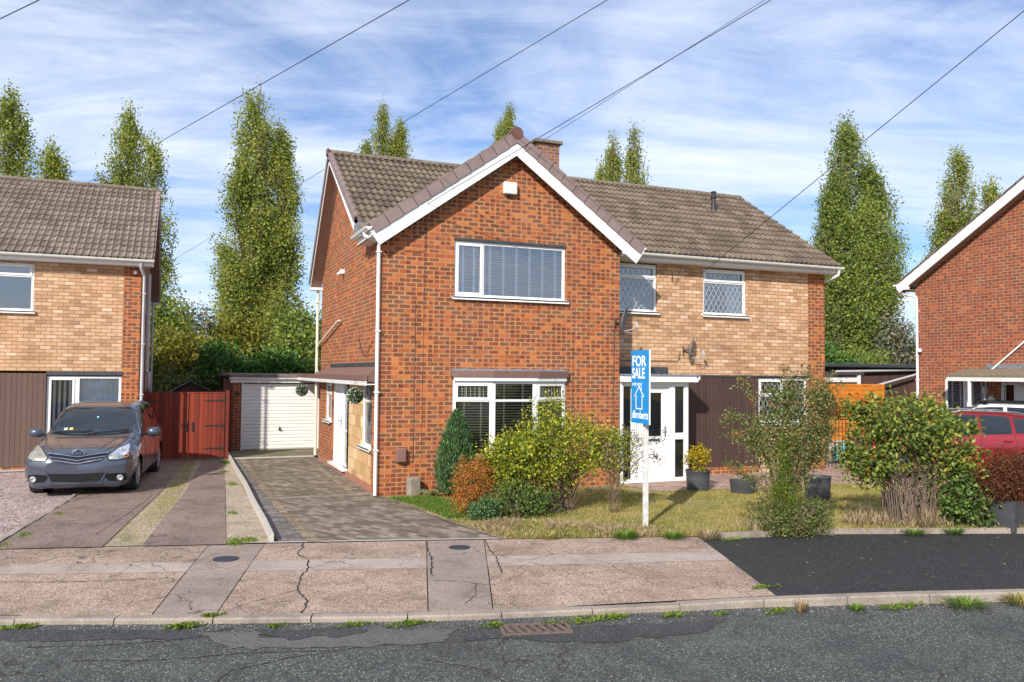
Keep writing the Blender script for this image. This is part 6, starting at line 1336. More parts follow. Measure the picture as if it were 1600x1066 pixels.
# individual tufts by the footway and the kerb
def tuft(label, x, y, z, r, h, n, mat, seed, w=.008, lean=.7, group='tufts of grass and weed along kerb and footway', cat='grass tuft', name='grass_tuft'):
    q = np.random.default_rng(seed); an = q.uniform(0, 2*PI, n); rr = r*np.sqrt(q.random(n))*.55; P_ = np.stack([rr*np.cos(an), rr*np.sin(an)*.6], 1)
    h *= .62 if name == 'weed_tuft' else .9; hh = h*q.uniform(.5, 1.2, n); B = np.concatenate([P_, np.zeros((n, 1))], 1); D = np.stack([np.cos(an), np.sin(an), np.zeros(n)], 1); T = B+D*(r*.8*q.random((n, 1)))+np.array([0, 0, 1.])*hh[:, None]*q.uniform(.4, 1, (n, 1))
    S_ = np.stack([-np.sin(an), np.cos(an), np.zeros(n)], 1); mid = B*.45+T*.55+np.array([0, 0, .2])*hh[:, None]
    V = np.empty((n, 4, 3)); V[:, 0] = B-S_*w*.5; V[:, 1] = mid+S_*w*.5; V[:, 2] = T; V[:, 3] = mid-S_*w*.5
    V = V.reshape(-1, 3)
    if name == 'weed_tuft':
        m_ = int(n*.9); an2 = q.uniform(0, 2*PI, m_); r2 = r*np.sqrt(q.random(m_))*(.45+.75*q.random()); k_ = 1+.5*np.sin(an2*3+seed); C_ = np.stack([r2*np.cos(an2)*k_*1.25, r2*np.sin(an2)*.42, .008+h*.6*q.random(m_)*(1-.6*r2/r)], 1)
        V = leaves(C_, .020+.014*q.random(), .7, rng=q, up=.7); P2 = V.reshape(-1, 4, 3); P2[:, :, 2] = np.maximum(P2[:, :, 2], .002)
    o = obj(name, fastmesh(name, V, 4), mat); o.location = (x, y, z); tag(o, label, cat, group)
TF = [('big green grass tuft on the footway edge left of the sign post', 2.35, -4.92, 0, .22, .16, 420, 'green_grass'), ('green grass tuft on the footway edge directly in front of the sign post', 3.0, -5.12, 0, .2, .13, 380, 'green_grass'), ('pale yellow green tuft at the back of the footway below the big shrub', 1.35, -4.55, 0, .16, .12, 220, 'grass'),
 ('long straw tuft at the corner where pink footway meets tarmac', 3.42, -5.35, 0, .22, .2, 200, 'straw'), ('green weeds on the tarmac corner by the edging', 3.75, -5.45, 0, .22, .05, 260, 'weed'), ('low grass line where tarmac meets the pink footway near the kerb', 2.5, -7.6, -.02, .16, .05, 240, 'weed'),
 ('green tuft against the garden edging in front of the rose bush', 6.5, -6.05, 0, .25, .1, 300, 'green_grass'), ('second green tuft against the edging left of the maple pot', 7.1, -6.22, 0, .2, .12, 260, 'green_grass'),
 ('round green weed at the left end of the kerb', -4.72, -6.12, -.09, .10, .05, 200, 'weed'), ('green weed in the kerb at the left slab joint', -3.35, -6.62, -.09, .16, .06, 280, 'weed'), ('weed creeping up the slab joint at the left', -3.1, -6.5, -.05, .1, .06, 160, 'weed'), ('small weed between the two left slab joints', -2.55, -6.9, -.09, .08, .04, 120, 'weed'), ('green weed line by the kerb below the grey trench slab', -1.85, -7.12, -.09, .14, .05, 220, 'weed'), ('bright weed patch by the kerb right of the long crack', -1.35, -7.27, -.09, .16, .05, 280, 'weed'),
 ('weeds at the left side of the gully grate', -.66, -7.62, -.09, .12, .09, 200, 'weed'), ('mossy weeds running right from the gully grate', .25, -7.74, -.09, .24, .06, 420, 'weed'), ('mossy weed end near the kerb joint right of the grate', .55, -7.78, -.09, .14, .05, 220, 'weed'),
 ('small weed where the kerb begins to rise', 1.15, -7.93, -.09, .12, .08, 200, 'weed'), ('tiny weed by the kerb before the first tall stone', 1.62, -8.05, -.09, .09, .05, 100, 'weed'), ('leafy weed at the first tall kerb joint', 2.2, -8.2, -.09, .12, .13, 200, 'weed'), ('reddish dry plant against the first tall kerb stone', 2.42, -8.28, -.09, .10, .16, 160, 'straw'), ('grass tuft by the middle of the tall kerb', 3.0, -8.42, -.09, .12, .08, 180, 'green_grass'), ('grass and weeds left of the second tall kerb joint', 3.5, -8.52, -.09, .2, .07, 240, 'weed'), ('long low grass along the right part of the kerb', 4.2, -8.72, -.09, .28, .10, 380, 'green_grass'), ('grass clump at the right edge of the kerb', 4.85, -8.88, -.09, .26, .13, 380, 'grass')]
for i, (lb, x, y, z, r, h, n, mt) in enumerate(TF): tuft(lb, x, y, z, r, h, n, LM[mt], 60+i, name='weed_tuft' if mt == 'weed' else 'grass_tuft', cat='weed tuft' if mt == 'weed' else 'grass tuft')
# stalks of pale tall grass by the pyracantha
tuft('tall pale seeding grass stalks right of the pyracantha', 5.1, -5.42, 0, .10, .55, 120, LM['straw'], 99, w=.006)
tuft('tall straw stalks at the rose bush base', 6.9, -5.95, 0, .25, .45, 260, LM['straw'], 98, w=.007)

# fallen leaves and grit
q = np.random.default_rng(123); n = 900
P_ = np.concatenate([scatter([(-6, -3.0), (-3, -3.6), (.5, -4.4), (3.3, -5.3), (2.3, -7.7), (-.6, -7.1), (-3.5, -6.2), (-6, -5.2)], 150, q), scatter([(-2.1, -3.4), (.6, -4.1), (0, 0), (-.1, 7), (-2, 7)], 230, q), scatter([(3.6, -5.5), (8.2, -6.7), (8.4, -9.6), (2.6, -7.9)], 150, q), scatter([(.7, -4.1), (3.4, -5), (8, -6.3), (8, -5), (3, -3), (1, -2)], 260, q)])
C = np.concatenate([P_, np.full((len(P_), 1), .018)], 1); L_ = leaves(C, .026, .7, rng=q).reshape(-1, 4, 3); L_[:, :, 2] = .018+(L_[:, :, 2]-.018)*.25+.004
LM['litter'] = leafmat('fallen_leaf', [(.2, (.18, .10, .04)), (.5, (.36, .22, .08)), (.8, (.55, .42, .12))], .1, .2, 4, gain=1)
tag(obj('fallen_leaves', fastmesh('fallen_leaves', L_.reshape(-1, 3), 4), LM['litter']), 'small dry fallen leaves scattered over paving and grass', 'leaves', kind='stuff')
G2 = []
for a, b in zip(K[2:-2], K[3:-1]):
    m_ = int(150*math.hypot(b[0]-a[0], b[1]-a[1])); t_ = q.random(m_); off = np.abs(q.normal(size=m_))*.11+.01
    G2.append(np.stack([a[0]+(b[0]-a[0])*t_-.31*off, a[1]+(b[1]-a[1])*t_-.95*off, np.full(m_, -.097)], 1))
G2 = np.concatenate(G2); L_ = leaves(G2, .014, .8, rng=q).reshape(-1, 4, 3)
tag(obj('kerb_grit', fastmesh('kerb_grit', L_.reshape(-1, 3), 4), plain('pale_grit', (.34, .30, .26), .9, .4, 60)), 'loose grit lying along the kerb channel', 'grit', kind='stuff')
# ---------------------------------------------------------------- for sale board
def text(name, body, size, M4, mat, parent, ext=.001, bold=.0, sx=1.0, align='LEFT'):
    cu = bpy.data.curves.new(name, 'FONT'); cu.body = body; cu.size = size; cu.extrude = ext; cu.offset = bold; cu.align_x = align; cu.resolution_u = 3
    o = bpy.data.objects.new(name, cu); COL.objects.link(o); dg = bpy.context.evaluated_depsgraph_get(); me = bpy.data.meshes.new_from_object(o.evaluated_get(dg))
    bpy.data.objects.remove(o); o = bpy.data.objects.new(name, me); COL.objects.link(o); me.materials.clear(); me.materials.append(mat); o.parent = parent
    o.matrix_local = M4 @ Matrix.Diagonal((sx, 1, 1, 1)); return o
M['sign_blue'] = plain('sign_blue', (.004, .25, .60), .4, .08, 3); M['sign_white'] = plain('sign_white', (.85, .86, .88), .4, .02, 2)
def signpost():
    t = thing('for_sale_sign', 'blue and white for sale board on flaking white timber post', 'sign', (3.12, -4.19, 0))
    W2 = plain('flaking_white_post', (.60, .59, .56), .75, .22, 14, .8)
    b = MB(); b.box(-.033, .033, -.033, .033, 0, 1.62); obj('post', b, W2, t, local=True, bevel=.006)
    # board hangs edge-on to the post, facing left of the camera
    wd, z0, z1 = .60, 1.55, 2.66
    p = thing('tmp', 'x', 'x'); bpy.data.objects.remove(p)
    A_ = R(SIGN_ANG); d = Vector((math.cos(A_), math.sin(A_), 0)); n = Vector((math.sin(A_), -math.cos(A_), 0))   # n faces the viewer
    Mx = Matrix(((d.x, 0, n.x, SIGN_OFF[0]), (d.y, 0, n.y, SIGN_OFF[1]), (0, 1, 0, 0), (0, 0, 0, 1)))       # x along the board, y up, z out
    b = MB(Mx); b.box(0, wd, z0, z1, -.004, .004); bd = obj('board', b, M['sign_blue'], t, local=True)
    b = MB(Mx); b.box(wd, wd+.012, z0-.005, z1+.005, -.008, .008); obj('board_edge', b, M['sign_white'], bd, local=True)
    def T(x, y, z=.0055): return Mx @ Matrix.Translation((x, y, z))
    text('lettering', 'FOR', .225, T(.03, z1-.24), M['sign_white'], bd, bold=.005, sx=1.08)
    text('lettering', 'SALE', .225, T(.03, z1-.425), M['sign_white'], bd, bold=.005, sx=.90)
    text('lettering', '01922 327527', .058, T(.045, z1-.54), M['sign_white'], bd, bold=.001, sx=.95)
    text('lettering', 'dbroberts', .165, T(.035, z0+.075), M['sign_white'], bd, bold=.003, sx=.80)
    b = MB(Mx)
    def st(x1, y1, x2, y2, w=.018): b.bar((x1, y1, .0075), (x2, y2, .0075), w, .003, up=(0, 0, 1))
    cx = .27
    st(cx-.11, z0+.22, cx+.11, z0+.22); st(cx-.10, z0+.22, cx-.10, z0+.42); st(cx+.10, z0+.22, cx+.10, z0+.42); st(cx-.155, z0+.40, cx, z0+.56); st(cx+.155, z0+.40, cx, z0+.56); st(cx+.075, z0+.48, cx+.075, z0+.56)
    obj('house_emblem', b, M['sign_white'], bd, local=True)
    b = MB(Mx); b.box(.30, .36, 1.60, z1-.1, -.04, -.005); obj('batten', b, W2, t, local=True)
# the board is seen turned away: its left edge is nearer the camera's line of sight
SIGN_ANG = -94.5; SIGN_OFF = (-.055, .33)
signpost()
# ---------------------------------------------------------------- satellite dishes
def dish(label, loc, rz, tilt=12):
    t = thing('satellite_dish', label, 'satellite dish', loc, rz, 'grey satellite dishes on the walls')
    b = MB(); n = 28; W_, H_ = .22, .27; pr = None
    rings = []
    for k in range(6):
        s = k/5; rings.append([(s*W_*math.cos(2*PI*j/n), -.035+.07*s*s*.9, s*H_*math.sin(2*PI*j/n)) for j in range(n)])
    for k in range(5):
        for j in range(n):
            a, b2 = j, (j+1) % n
            b.face([rings[k][a], rings[k][b2], rings[k+1][b2], rings[k+1][a]]); b.face([(p[0], p[1]+.008, p[2]) for p in (rings[k+1][a], rings[k+1][b2], rings[k][b2], rings[k][a])])
    Y = Matrix.Translation((0, -.17, 0)) @ Matrix.Rotation(R(tilt), 4, 'X') @ Matrix.Scale(-1, 4, (0, 1, 0))
    b.v = [tuple(Y @ Vector(v)) for v in b.v]; obj('reflector', b, plain('weathered_grey_dish', (.17, .19, .21), .55, .25, 12), t, local=True)
    b = MB(); b.tube([(0, 0, -.05), (0, -.08, -.05), (0, -.15, -.02)], .018, 8).box(-.05, .05, -.02, 0, -.14, .04); obj('wall_bracket', b, M['black'], t, local=True)
    b = MB(); b.tube([(0, -.20, -.24), (0, -.36, -.20), (0, -.46, -.12)], .010, 6); b.tube([(0, -.48, -.16), (0, -.44, -.06)], .03, 8); b.tube([(0, -.46, -.12), (.04, -.42, -.28), (0, -.25, -.26)], .005, 5); obj('receiver_arm', b, plain('grey_arm', (.42, .42, .42), .4, .1, 8), t, local=True)
    return t
dish('grey satellite dish on the corner of the tall gable', (4.94, -.02, 3.42), R(52)); dish('grey satellite dish on the tan wall above the cladding', (7.16, .78, 2.90), R(55))
# ---------------------------------------------------------------- hanging topiary balls
def ball(label, loc, r, top, seed):
    t = thing('topiary_ball', label, 'topiary ball', loc, 0, 'artificial topiary balls hung on strings'); q = np.random.default_rng(seed); n = 1500
    d = unit(q.normal(size=(n, 3))); obj('foliage', fastmesh('foliage', leaves(d*r*.86, .034, .6, rng=q, out=d*1.4), 4), LM['conifer'], t, local=True)
    obj('core', MB().ball((0, 0, 0), r*.88, 16, 10), M['compost'], t, local=True)
    d = unit(q.normal(size=(230, 3))); obj('flowers', fastmesh('flowers', leaves(d*r*.97, .022, .9, rng=q, out=d), 4), M['petal'], t, local=True)['kind'] = 'stuff'
    z = top-loc[2]; b = MB()
    for k in range(3): an = 2*PI*k/3+.4; b.tube([(r*.6*math.cos(an), r*.6*math.sin(an), r*.75), (0, 0, z)], .003, 4)
    obj('string', b, M['twig'], t, local=True)
ball('larger topiary ball hanging before the side window', (-.30, .78, 1.83), .155, 2.13, 1); ball('smaller topiary ball hanging in front of the garage door', (-.30, 8.1, 1.77), .165, 2.05, 2)
# ---------------------------------------------------------------- overhead cables
def cable(label, H_, Q_, k=1.5, back=0, r=.008, sag=0.0):
    H_, Q_ = Vector(H_), Vector(Q_); d = Q_-H_; a = H_-d*back; e = H_+d*k; n = 24; b = MB()
    b.tube([a.lerp(e, i/n) for i in range(n+1)], r, 6); tag(obj('overhead_cable', b, M['black'], base=tuple(H_)), label, 'cable', 'overhead cables crossing the sky')
Cc = Vector((-3.44, -14.81, 2.3))
def ry(d, t): return tuple(Cc+Vector(d)*t)
cable('short overhead cable crossing the top left corner of the sky', ry((-.215, 1.152, .431), 12.6), ry((-.17, 1.132, .455), 11.6), 3, 5)
cable('overhead cable dropping behind the left house roof', ry((-.115, 1.119, .226), 22.6), ry((.252, .959, .459), 11.8), 1.3, .03, .007)
cable('overhead cable passing behind the left end of the main roof', ry((-.003, 1.077, .14), 33), ry((.478, .866, .461), 12.1), 1.25, .1, .006)
cable('thicker cable running to the gable barge board', ry((.275, .96, .205), 15.25), ry((.665, .789, .463), 11.7), 1.3, 0, .006)
cable('thin cable running beside the thicker one to the gable', ry((.285, .958, .199), 15.2), ry((.658, .792, .463), 11.75), 1.3, 0, .0035)
cable('overhead cable from the top right corner to the tan wall', ry((.593, .833, .124), 18.2), ry((.954, .671, .452), 12.0), 1.35, 0, .007)
# ---------------------------------------------------------------- vehicles
def carpaint(name, col, flake=.25):
    t = NT(name); n = t.noise(t.wpos(), 900, 2); t.fin(t.ramp(n, [(.3, tuple(c*(1-flake*.4) for c in col)), (.7, tuple(c*(1+flake) for c in col))]), .32)
    t.b.inputs['Metallic'].default_value = .4; t.b.inputs['Coat Weight'].default_value = 1; t.b.inputs['Coat Roughness'].default_value = .02; return t.m
M['paint_grey'] = carpaint('graphite_metallic_paint', (.062, .070, .098)); M['paint_red'] = carpaint('metallic_red_paint', (.22, .002, .008)); M['paint_white'] = plain('white_car_paint', (.78, .78, .78), .2, .02, 2, coat=1)
M['rubber'] = plain('tyre_rubber', (.022, .022, .023), .85, .25, 20, .3); M['alloy'] = plain('alloy_wheel', (.50, .50, .52), .3, .1, 8, metallic=.9); M['chrome'] = plain('chrome_trim', (.70, .70, .72), .12, .03, 4, metallic=1)
M['trimblack'] = plain('black_trim', (.010, .010, .011), .7, .2, 10, spec=.2); M['cabin'] = plain('dark_cabin', (.03, .032, .036), .8, .2, 4); M['lampref'] = plain('lamp_reflector', (.48, .48, .46), .3, .35, 25, .6, metallic=.8); M['lampyellow'] = plain('hazed_lamp_cover', (.24, .24, .19), .3, .08, 12)
def cmr(xs, ys, x):
    """smooth interpolation through stations"""
    xs = np.asarray(xs); ys = np.asarray(ys); m = np.gradient(ys, xs); i = np.clip(np.searchsorted(xs, x)-1, 0, len(xs)-2); h = xs[i+1]-xs[i]; t = np.clip((x-xs[i])/h, 0, 1)
    for k in range(len(m)):
        if 0 < k < len(m)-1 and (ys[k]-ys[k-1])*(ys[k+1]-ys[k]) <= 0: m[k] = 0
    return (2*t**3-3*t**2+1)*ys[i]+(t**3-2*t**2+t)*h*m[i]+(-2*t**3+3*t**2)*ys[i+1]+(t**3-t**2)*h*m[i+1]
def carbody(st, wheels, wr, res=(150, 64)):
    """st rows: x, zbottom, zsill, zbelt, ztop, ysill, ymax, ybelt, ytop"""
    st = sorted(st, key=lambda r: r[0]); A = np.array(st); xs = A[:, 0]
    X = np.concatenate([np.linspace(xs[0], xs[0]+.12, 8)[:-1], np.linspace(xs[0]+.12, xs[-1]-.12, res[0]), np.linspace(xs[-1]-.12, xs[-1], 8)[1:]])
    X = np.array(sorted(set(X))); nV = res[1]; rows = []
    for x in X:
        zb, zs, zbe, zt, ysl, ym, yb, yt = [float(cmr(xs, A[:, k], np.array([x]))[0]) for k in range(1, 9)]
        zt = max(zt, zbe+.004); ctl = [(0, zb), (ysl*.6, zb), (ysl*.95, zb+.02), (ysl, zs), (ym, zs+(zbe-zs)*.35), (ym, zs+(zbe-zs)*.70), (yb, zbe), (yb+(yt-yb)*.5, zbe+(zt-zbe)*.55), (yt+.0, zt-(zt-zbe)*.10), (yt*.82, zt-.012*min(1, (zt-zbe)*4)), (yt*.45, zt), (0, zt+.004)]
        c = np.array(ctl); s = np.concatenate([[0], np.cumsum(np.maximum(1e-3, np.linalg.norm(np.diff(c, axis=0), axis=1)))]); u = np.linspace(0, s[-1], nV)
        rows.append(np.stack([np.full(nV, x), np.interp(u, s, c[:, 0])*.25+cmr(s, c[:, 0], u)*.75, np.interp(u, s, c[:, 1])*.25+cmr(s, c[:, 1], u)*.75], 1))
    G_ = np.array(rows)
    # round wheel openings
    for wx in wheels:
        d = np.hypot(G_[:, :, 0]-wx, G_[:, :, 2]-wr[1]); side = (G_[:, :, 1] > .45)
        near = (d < wr[0]+.045) & (d > wr[0]-.05) & side; f = np.where(near, wr[0]/np.maximum(d, 1e-6), 1)
        G_[:, :, 0] = np.where(near, wx+(G_[:, :, 0]-wx)*f, G_[:, :, 0]); G_[:, :, 2] = np.where(near, wr[1]+(G_[:, :, 2]-wr[1])*f, G_[:, :, 2])
    V = []; F = []; nx = len(X)
    for sg in (1, -1):
        o = len(V); Gs = G_.copy(); Gs[:, :, 1] *= sg; V += Gs.reshape(-1, 3).tolist()
        for i in range(nx-1):
            for j in range(nV-1):
                c = (G_[i, j]+G_[i+1, j+1]+G_[i, j+1]+G_[i+1, j])/4
                if any(math.hypot(c[0]-wx, c[2]-wr[1]) < wr[0]-.012 and c[1] > .45 and c[2] < wr[1]+wr[0] for wx in wheels): continue
                a, b, c_, d_ = o+i*nV+j, o+(i+1)*nV+j, o+(i+1)*nV+j+1, o+i*nV+j+1
                F.append((a, b, c_, d_) if sg < 0 else (a, d_, c_, b))
        for i in (0, nx-1): F.append(tuple(o+i*nV+j for j in range(nV)))
    return V, F
def wheel(par, x, y, r, w=.215, sg=1, spokes=10):
    t = MB(); hub = thing  # tyre
    c = (x, y, r); t.lathe([(r*.64, -w/2+.01), (r*.80, -w/2), (r*.95, -w/2+.008), (r, -w/2+.035), (r, w/2-.035), (r*.95, w/2-.008), (r*.80, w/2), (r*.64, w/2-.01), (r*.64, -w/2+.01)], c, 36, 'y'); ty = obj('tyre', t, M['rubber'], par, local=True, autos=35)
    b = MB(); yo = y+sg*(w/2-.02)
    b.lathe([(r*.64, 0), (r*.66, .012*sg), (r*.60, .008*sg), (r*.58, -.06*sg), (.02, -.07*sg)], (x, yo, r), 36, 'y')
    for k in range(spokes):
        an = 2*PI*k/spokes; b.bar((x+.04*math.cos(an), yo+.0, r+.04*math.sin(an)), (x+r*.61*math.cos(an), yo+.004*sg, r+r*.61*math.sin(an)), .024, .02, up=(0, 1, 0))
    b.lathe([(.001, .014*sg), (.05, .012*sg), (.055, -.01*sg)], (x, yo, r), 16, 'y'); obj('rim', b, M['alloy'], ty, local=True)
    d = MB(); d.lathe([(.001, 0), (.14, 0), (.14, -.01*sg)], (x, yo-.055*sg, r), 20, 'y'); obj('brake_disc', d, M['steel'], ty, local=True)
    return ty
class Skin:
    def __init__(s, V, F): s.t = BVHTree.FromPolygons([Vector(v) for v in V], F)
    def hit(s, o, d, off=.004):
        h, n, i, k = s.t.ray_cast(Vector(o), Vector(d))
        if h is None: return None
        if n.dot(Vector(d)) > 0: n = -n
        return h+n*off
    def patch(s, mb, quad, fn, nu=14, nv=10, off=.004):
        """quad: four 2D corners (bilinear, may be curved by lists); fn maps 2D to (origin, dir)"""
        P_ = {}
        tp, bt = quad   # two polylines of equal length: top and bottom
        def pl(L, u):
            k = u*(len(L)-1); i = min(int(k), len(L)-2); f = k-i; return (L[i][0]*(1-f)+L[i+1][0]*f, L[i][1]*(1-f)+L[i+1][1]*f)
        for i in range(nu+1):
            a, b = pl(tp, i/nu), pl(bt, i/nu)
            for j in range(nv+1):
                v = j/nv; q = (a[0]*(1-v)+b[0]*v, a[1]*(1-v)+b[1]*v); P_[i, j] = s.hit(*fn(q), off)
        for i in range(nu):
            for j in range(nv):
                c = [P_[i, j], P_[i+1, j], P_[i+1, j+1], P_[i, j+1]]
                if any(x is None for x in c): continue
                mb.face([tuple(x) for x in c])
        return mb
    def curve(s, pts, fn, n=24, off=.006):
        out = []
        for i in range(n+1):
            k = i/n*(len(pts)-1); a = min(int(k), len(pts)-2); f = k-a; q = (pts[a][0]*(1-f)+pts[a+1][0]*f, pts[a][1]*(1-f)+pts[a+1][1]*f); h = s.hit(*fn(q), off)
            if h is not None: out.append(tuple(h))
        return out
FR = lambda q: ((4, q[0], q[1]), (-1, 0, 0)); TP = lambda q: ((q[0], q[1], 4), (0, 0, -1))
def SD(sg): return lambda q: ((q[0], 4*sg, q[1]), (0, -sg, 0))
BK_ = lambda q: ((-4, q[0], q[1]), (1, 0, 0))
def mirror_(l): return [(-a, b) for a, b in l]
# people carrier
def mpv(loc, rz, sc):
    t = thing('people_carrier', 'dark grey people carrier parked on the gravel drive, nose to the road', 'car', loc, rz); t.scale = (sc, sc, sc*.97)
    #      x     zb   zs   zbelt ztop  ysill ymax ybelt ytop
    st = [(2.17, .24, .34, .62, .66, .42, .50, .44, .30), (2.13, .19, .30, .68, .72, .62, .68, .60, .45), (2.02, .17, .28, .76, .80, .76, .82, .72, .55), (1.80, .17, .27, .82, .885, .82, .875, .78, .62), (1.40, .17, .26, .90, .97, .84, .895, .82, .70), (1.05, .17, .25, .95, 1.05, .85, .895, .84, .70), (.92, .17, .25, .96, 1.12, .85, .895, .84, .70), (.55, .17, .25, .97, 1.36, .85, .895, .845, .69), (.20, .17, .25, .98, 1.545, .85, .895, .85, .66), (-.15, .17, .25, .99, 1.605, .85, .895, .85, .66), (-.9, .17, .25, 1.01, 1.615, .85, .895, .85, .655), (-1.6, .17, .26, 1.04, 1.57, .84, .89, .84, .63), (-1.95, .20, .28, 1.06, 1.46, .80, .87, .80, .54), (-2.12, .24, .32, 1.0, 1.22, .76, .84, .76, .55), (-2.20, .28, .36, .86, .95, .70, .78, .70, .50)]
    V, F = carbody(st, (1.39, -1.39), (.365, .325)); mb = MB(); mb.v = [tuple(v) for v in V]; mb.f = F; sk = Skin(V, F)
    body = obj('body', mb, M['paint_grey'], t, local=True, smooth=True, autos=45)
    b = MB(); b.box(-2.0, 1.98, -.74, .74, .22, .9); b.box(-1.9, .2, -.72, .72, .9, 1.0)
    ws = MB(); sk.patch(ws, ([(.24, -.61), (.27, -.3), (.28, 0), (.27, .3), (.24, .61)], [(.90, -.74), (1.06, -.4), (1.10, 0), (1.06, .4), (.90, .74)]), TP, 20, 12, .006); obj('windscreen', ws, M['glass_dark'], t, local=True, smooth=True)
    for sg in (1, -1):
        g_ = MB(); sk.patch(g_, ([(.30, 1.47), (.0, 1.52), (-.42, 1.53)], [(.74, 1.03), (.2, 1.03), (-.42, 1.05)]), SD(sg), 12, 8, .006); obj('side_window', g_, M['glass_dark'], t, local=True, smooth=True)
        g_ = MB(); sk.patch(g_, ([(-.50, 1.53), (-.9, 1.53), (-1.28, 1.50)], [(-.50, 1.05), (-.9, 1.06), (-1.32, 1.08)]), SD(sg), 12, 8, .006); obj('side_window', g_, M['glass_dark'], t, local=True, smooth=True)
        g_ = MB(); sk.patch(g_, ([(-1.36, 1.49), (-1.6, 1.46), (-1.82, 1.38)], [(-1.40, 1.09), (-1.6, 1.12), (-1.82, 1.20)]), SD(sg), 8, 6, .006); obj('side_window', g_, M['glass_dark'], t, local=True, smooth=True)
        h = MB(); sk.patch(h, ([(.47*sg, .72), (.60*sg, .84), (.745*sg, .905)], [(.50*sg, .655), (.66*sg, .655), (.80*sg, .69)]), FR, 14, 8, .008); hl = obj('headlight', h, M['lamp_glass'] if sg > 0 else M['lampyellow'], t, local=True, smooth=True, label=None if sg > 0 else 'hazed yellowish headlight')
        h = MB(); sk.patch(h, ([(.48*sg, .715), (.60*sg, .83), (.735*sg, .89)], [(.51*sg, .665), (.66*sg, .665), (.79*sg, .70)]), FR, 14, 8, .003); obj('reflector', h, M['lampref'], hl, local=True)
        for q, z, r_ in ((.62, .735, .045), (.70, .80, .040)):
            p = sk.hit((4, q*sg, z), (-1, 0, 0), .006); bb = MB(); bb.lathe([(r_, 0), (r_*.9, .004), (r_*.75, -.006), (.001, -.012)], tuple(p), 16, 'x'); obj('bulb_housing', bb, M['lampref'], hl, local=True)
        p = sk.hit((4, .68*sg, .335), (-1, 0, 0), .012); fr_ = MB(); sk.patch(fr_, ([(.42*sg, .405), (.62*sg, .42), (.775*sg, .40)], [(.50*sg, .28), (.62*sg, .275), (.775*sg, .28)]), FR, 10, 6, .004); fg = obj('fog_lamp_recess', fr_, M['trimblack'], t, local=True)
        bb = MB(); bb.lathe([(.052, -.01), (.052, .008), (.042, .010), (.04, .0), (.001, -.004)], (p[0]+.006, p[1], p[2]), 20, 'x'); obj('fog_lamp', bb, M['lampref'], fg, local=True)
        m_ = MB(); m_.lathe([(.01, -.10), (.07, -.085), (.088, 0), (.075, .085), (.01, .10)], (0, 0, 0), 20, 'y'); m_.v = [(v[0]*.9+.70-.02, v[1]*1.25+sg*1.02, v[2]*1.1+1.05) for v in m_.v]; mi = obj('door_mirror', m_, M['paint_grey'], t, local=True, smooth=True)
        m_ = MB(); m_.bar((.72, sg*.82, 1.0), (.70, sg*.93, 1.02), .07, .04, (0, 0, 1)); obj('mirror_arm', m_, M['trimblack'], mi, local=True)
        dh = MB(); 
        for x in (-.22, -1.15):
            p = sk.hit((x, 4*sg, .93), (0, -sg, 0), .02); dh.bar((p[0]-.09, p[1], p[2]), (p[0]+.09, p[1], p[2]), .02, .025)
        obj('door_handles', dh, M['chrome'], t, local=True)
        dl = MB()
        for l in ([(.76, 1.0), (.82, .6), (.80, .32)], [(-.46, 1.04), (-.46, .6), (-.44, .28)], [(-1.32, 1.06), (-1.28, .8), (-1.10, .62)], [(.80, .30), (0, .28), (-.95, .29)]): dl.tube(sk.curve(l, SD(sg), 16, .0005), .0035, 4)
        obj('door_gaps', dl, M['trimblack'], t, local=True)
        tr = MB(); tr.tube(sk.curve([(.80, 1.01), (.2, 1.01), (-.5, 1.03), (-1.4, 1.07)], SD(sg), 20, .004), .008, 5); obj('window_trim', tr, M['trimblack'], t, local=True)
    gr_ = MB(); zg = .70
    sk.patch(gr_, ([(-.49, .79), (-.24, .765), (0, .75), (.24, .765), (.49, .79)], [(-.38, .64), (-.2, .605), (0, .59), (.2, .605), (.38, .64)]), FR, 20, 6, .003); gr = obj('grille', gr_, M['trimblack'], t, local=True)
    for dz, wd, rr in ((.012, .48, .013), (-.045, .44, .011), (-.095, .39, .012)):
        c_ = MB(); c_.tube(sk.curve([(-wd, .765+dz), (-wd*.5, .735+dz), (-.06, .708+dz), (0, .704+dz), (.06, .708+dz), (wd*.5, .735+dz), (wd, .765+dz)], FR, 30, .012), rr, 6); obj('grille_bar', c_, M['chrome'], gr, local=True)
    li = MB(); sk.patch(li, ([(-.45, .435), (0, .42), (.45, .435)], [(-.38, .285), (0, .27), (.38, .285)]), FR, 16, 6, .003); lo_ = obj('lower_intake', li, M['trimblack'], t, local=True)
    li = MB()
    for k in range(5): z = .29+.028*k; li.tube(sk.curve([(-.40-.01*k, z+.01), (0, z), (.40+.01*k, z+.01)], FR, 16, .008), .004, 4)
    obj('intake_slats', li, M['rubber'], lo_, local=True)
    for sg in (1, -1):
        bgp = MB(); bgp.tube(sk.curve([(2.02, .40*sg), (1.75, .58*sg), (1.3, .70*sg), (1.0, .76*sg)], TP, 24, .0005), .0045, 4); obj('bonnet_gap', bgp, M['trimblack'], body, local=True)
        hg = MB(); hg.tube(sk.curve([(.47*sg, .72), (.60*sg, .845), (.75*sg, .91)], FR, 14, .006)+sk.curve([(.80*sg, .69), (.66*sg, .65), (.50*sg, .65), (.465*sg, .72)], FR, 14, .006), .007, 4); obj('headlight_seal', hg, M['trimblack'], body, local=True)
        cr_ = MB(); cr_.tube(sk.curve([(1.95, .30*sg), (1.6, .42*sg), (1.2, .52*sg)], TP, 20, .0), .010, 6); obj('bonnet_crease', cr_, M['paint_grey'], body, local=True)
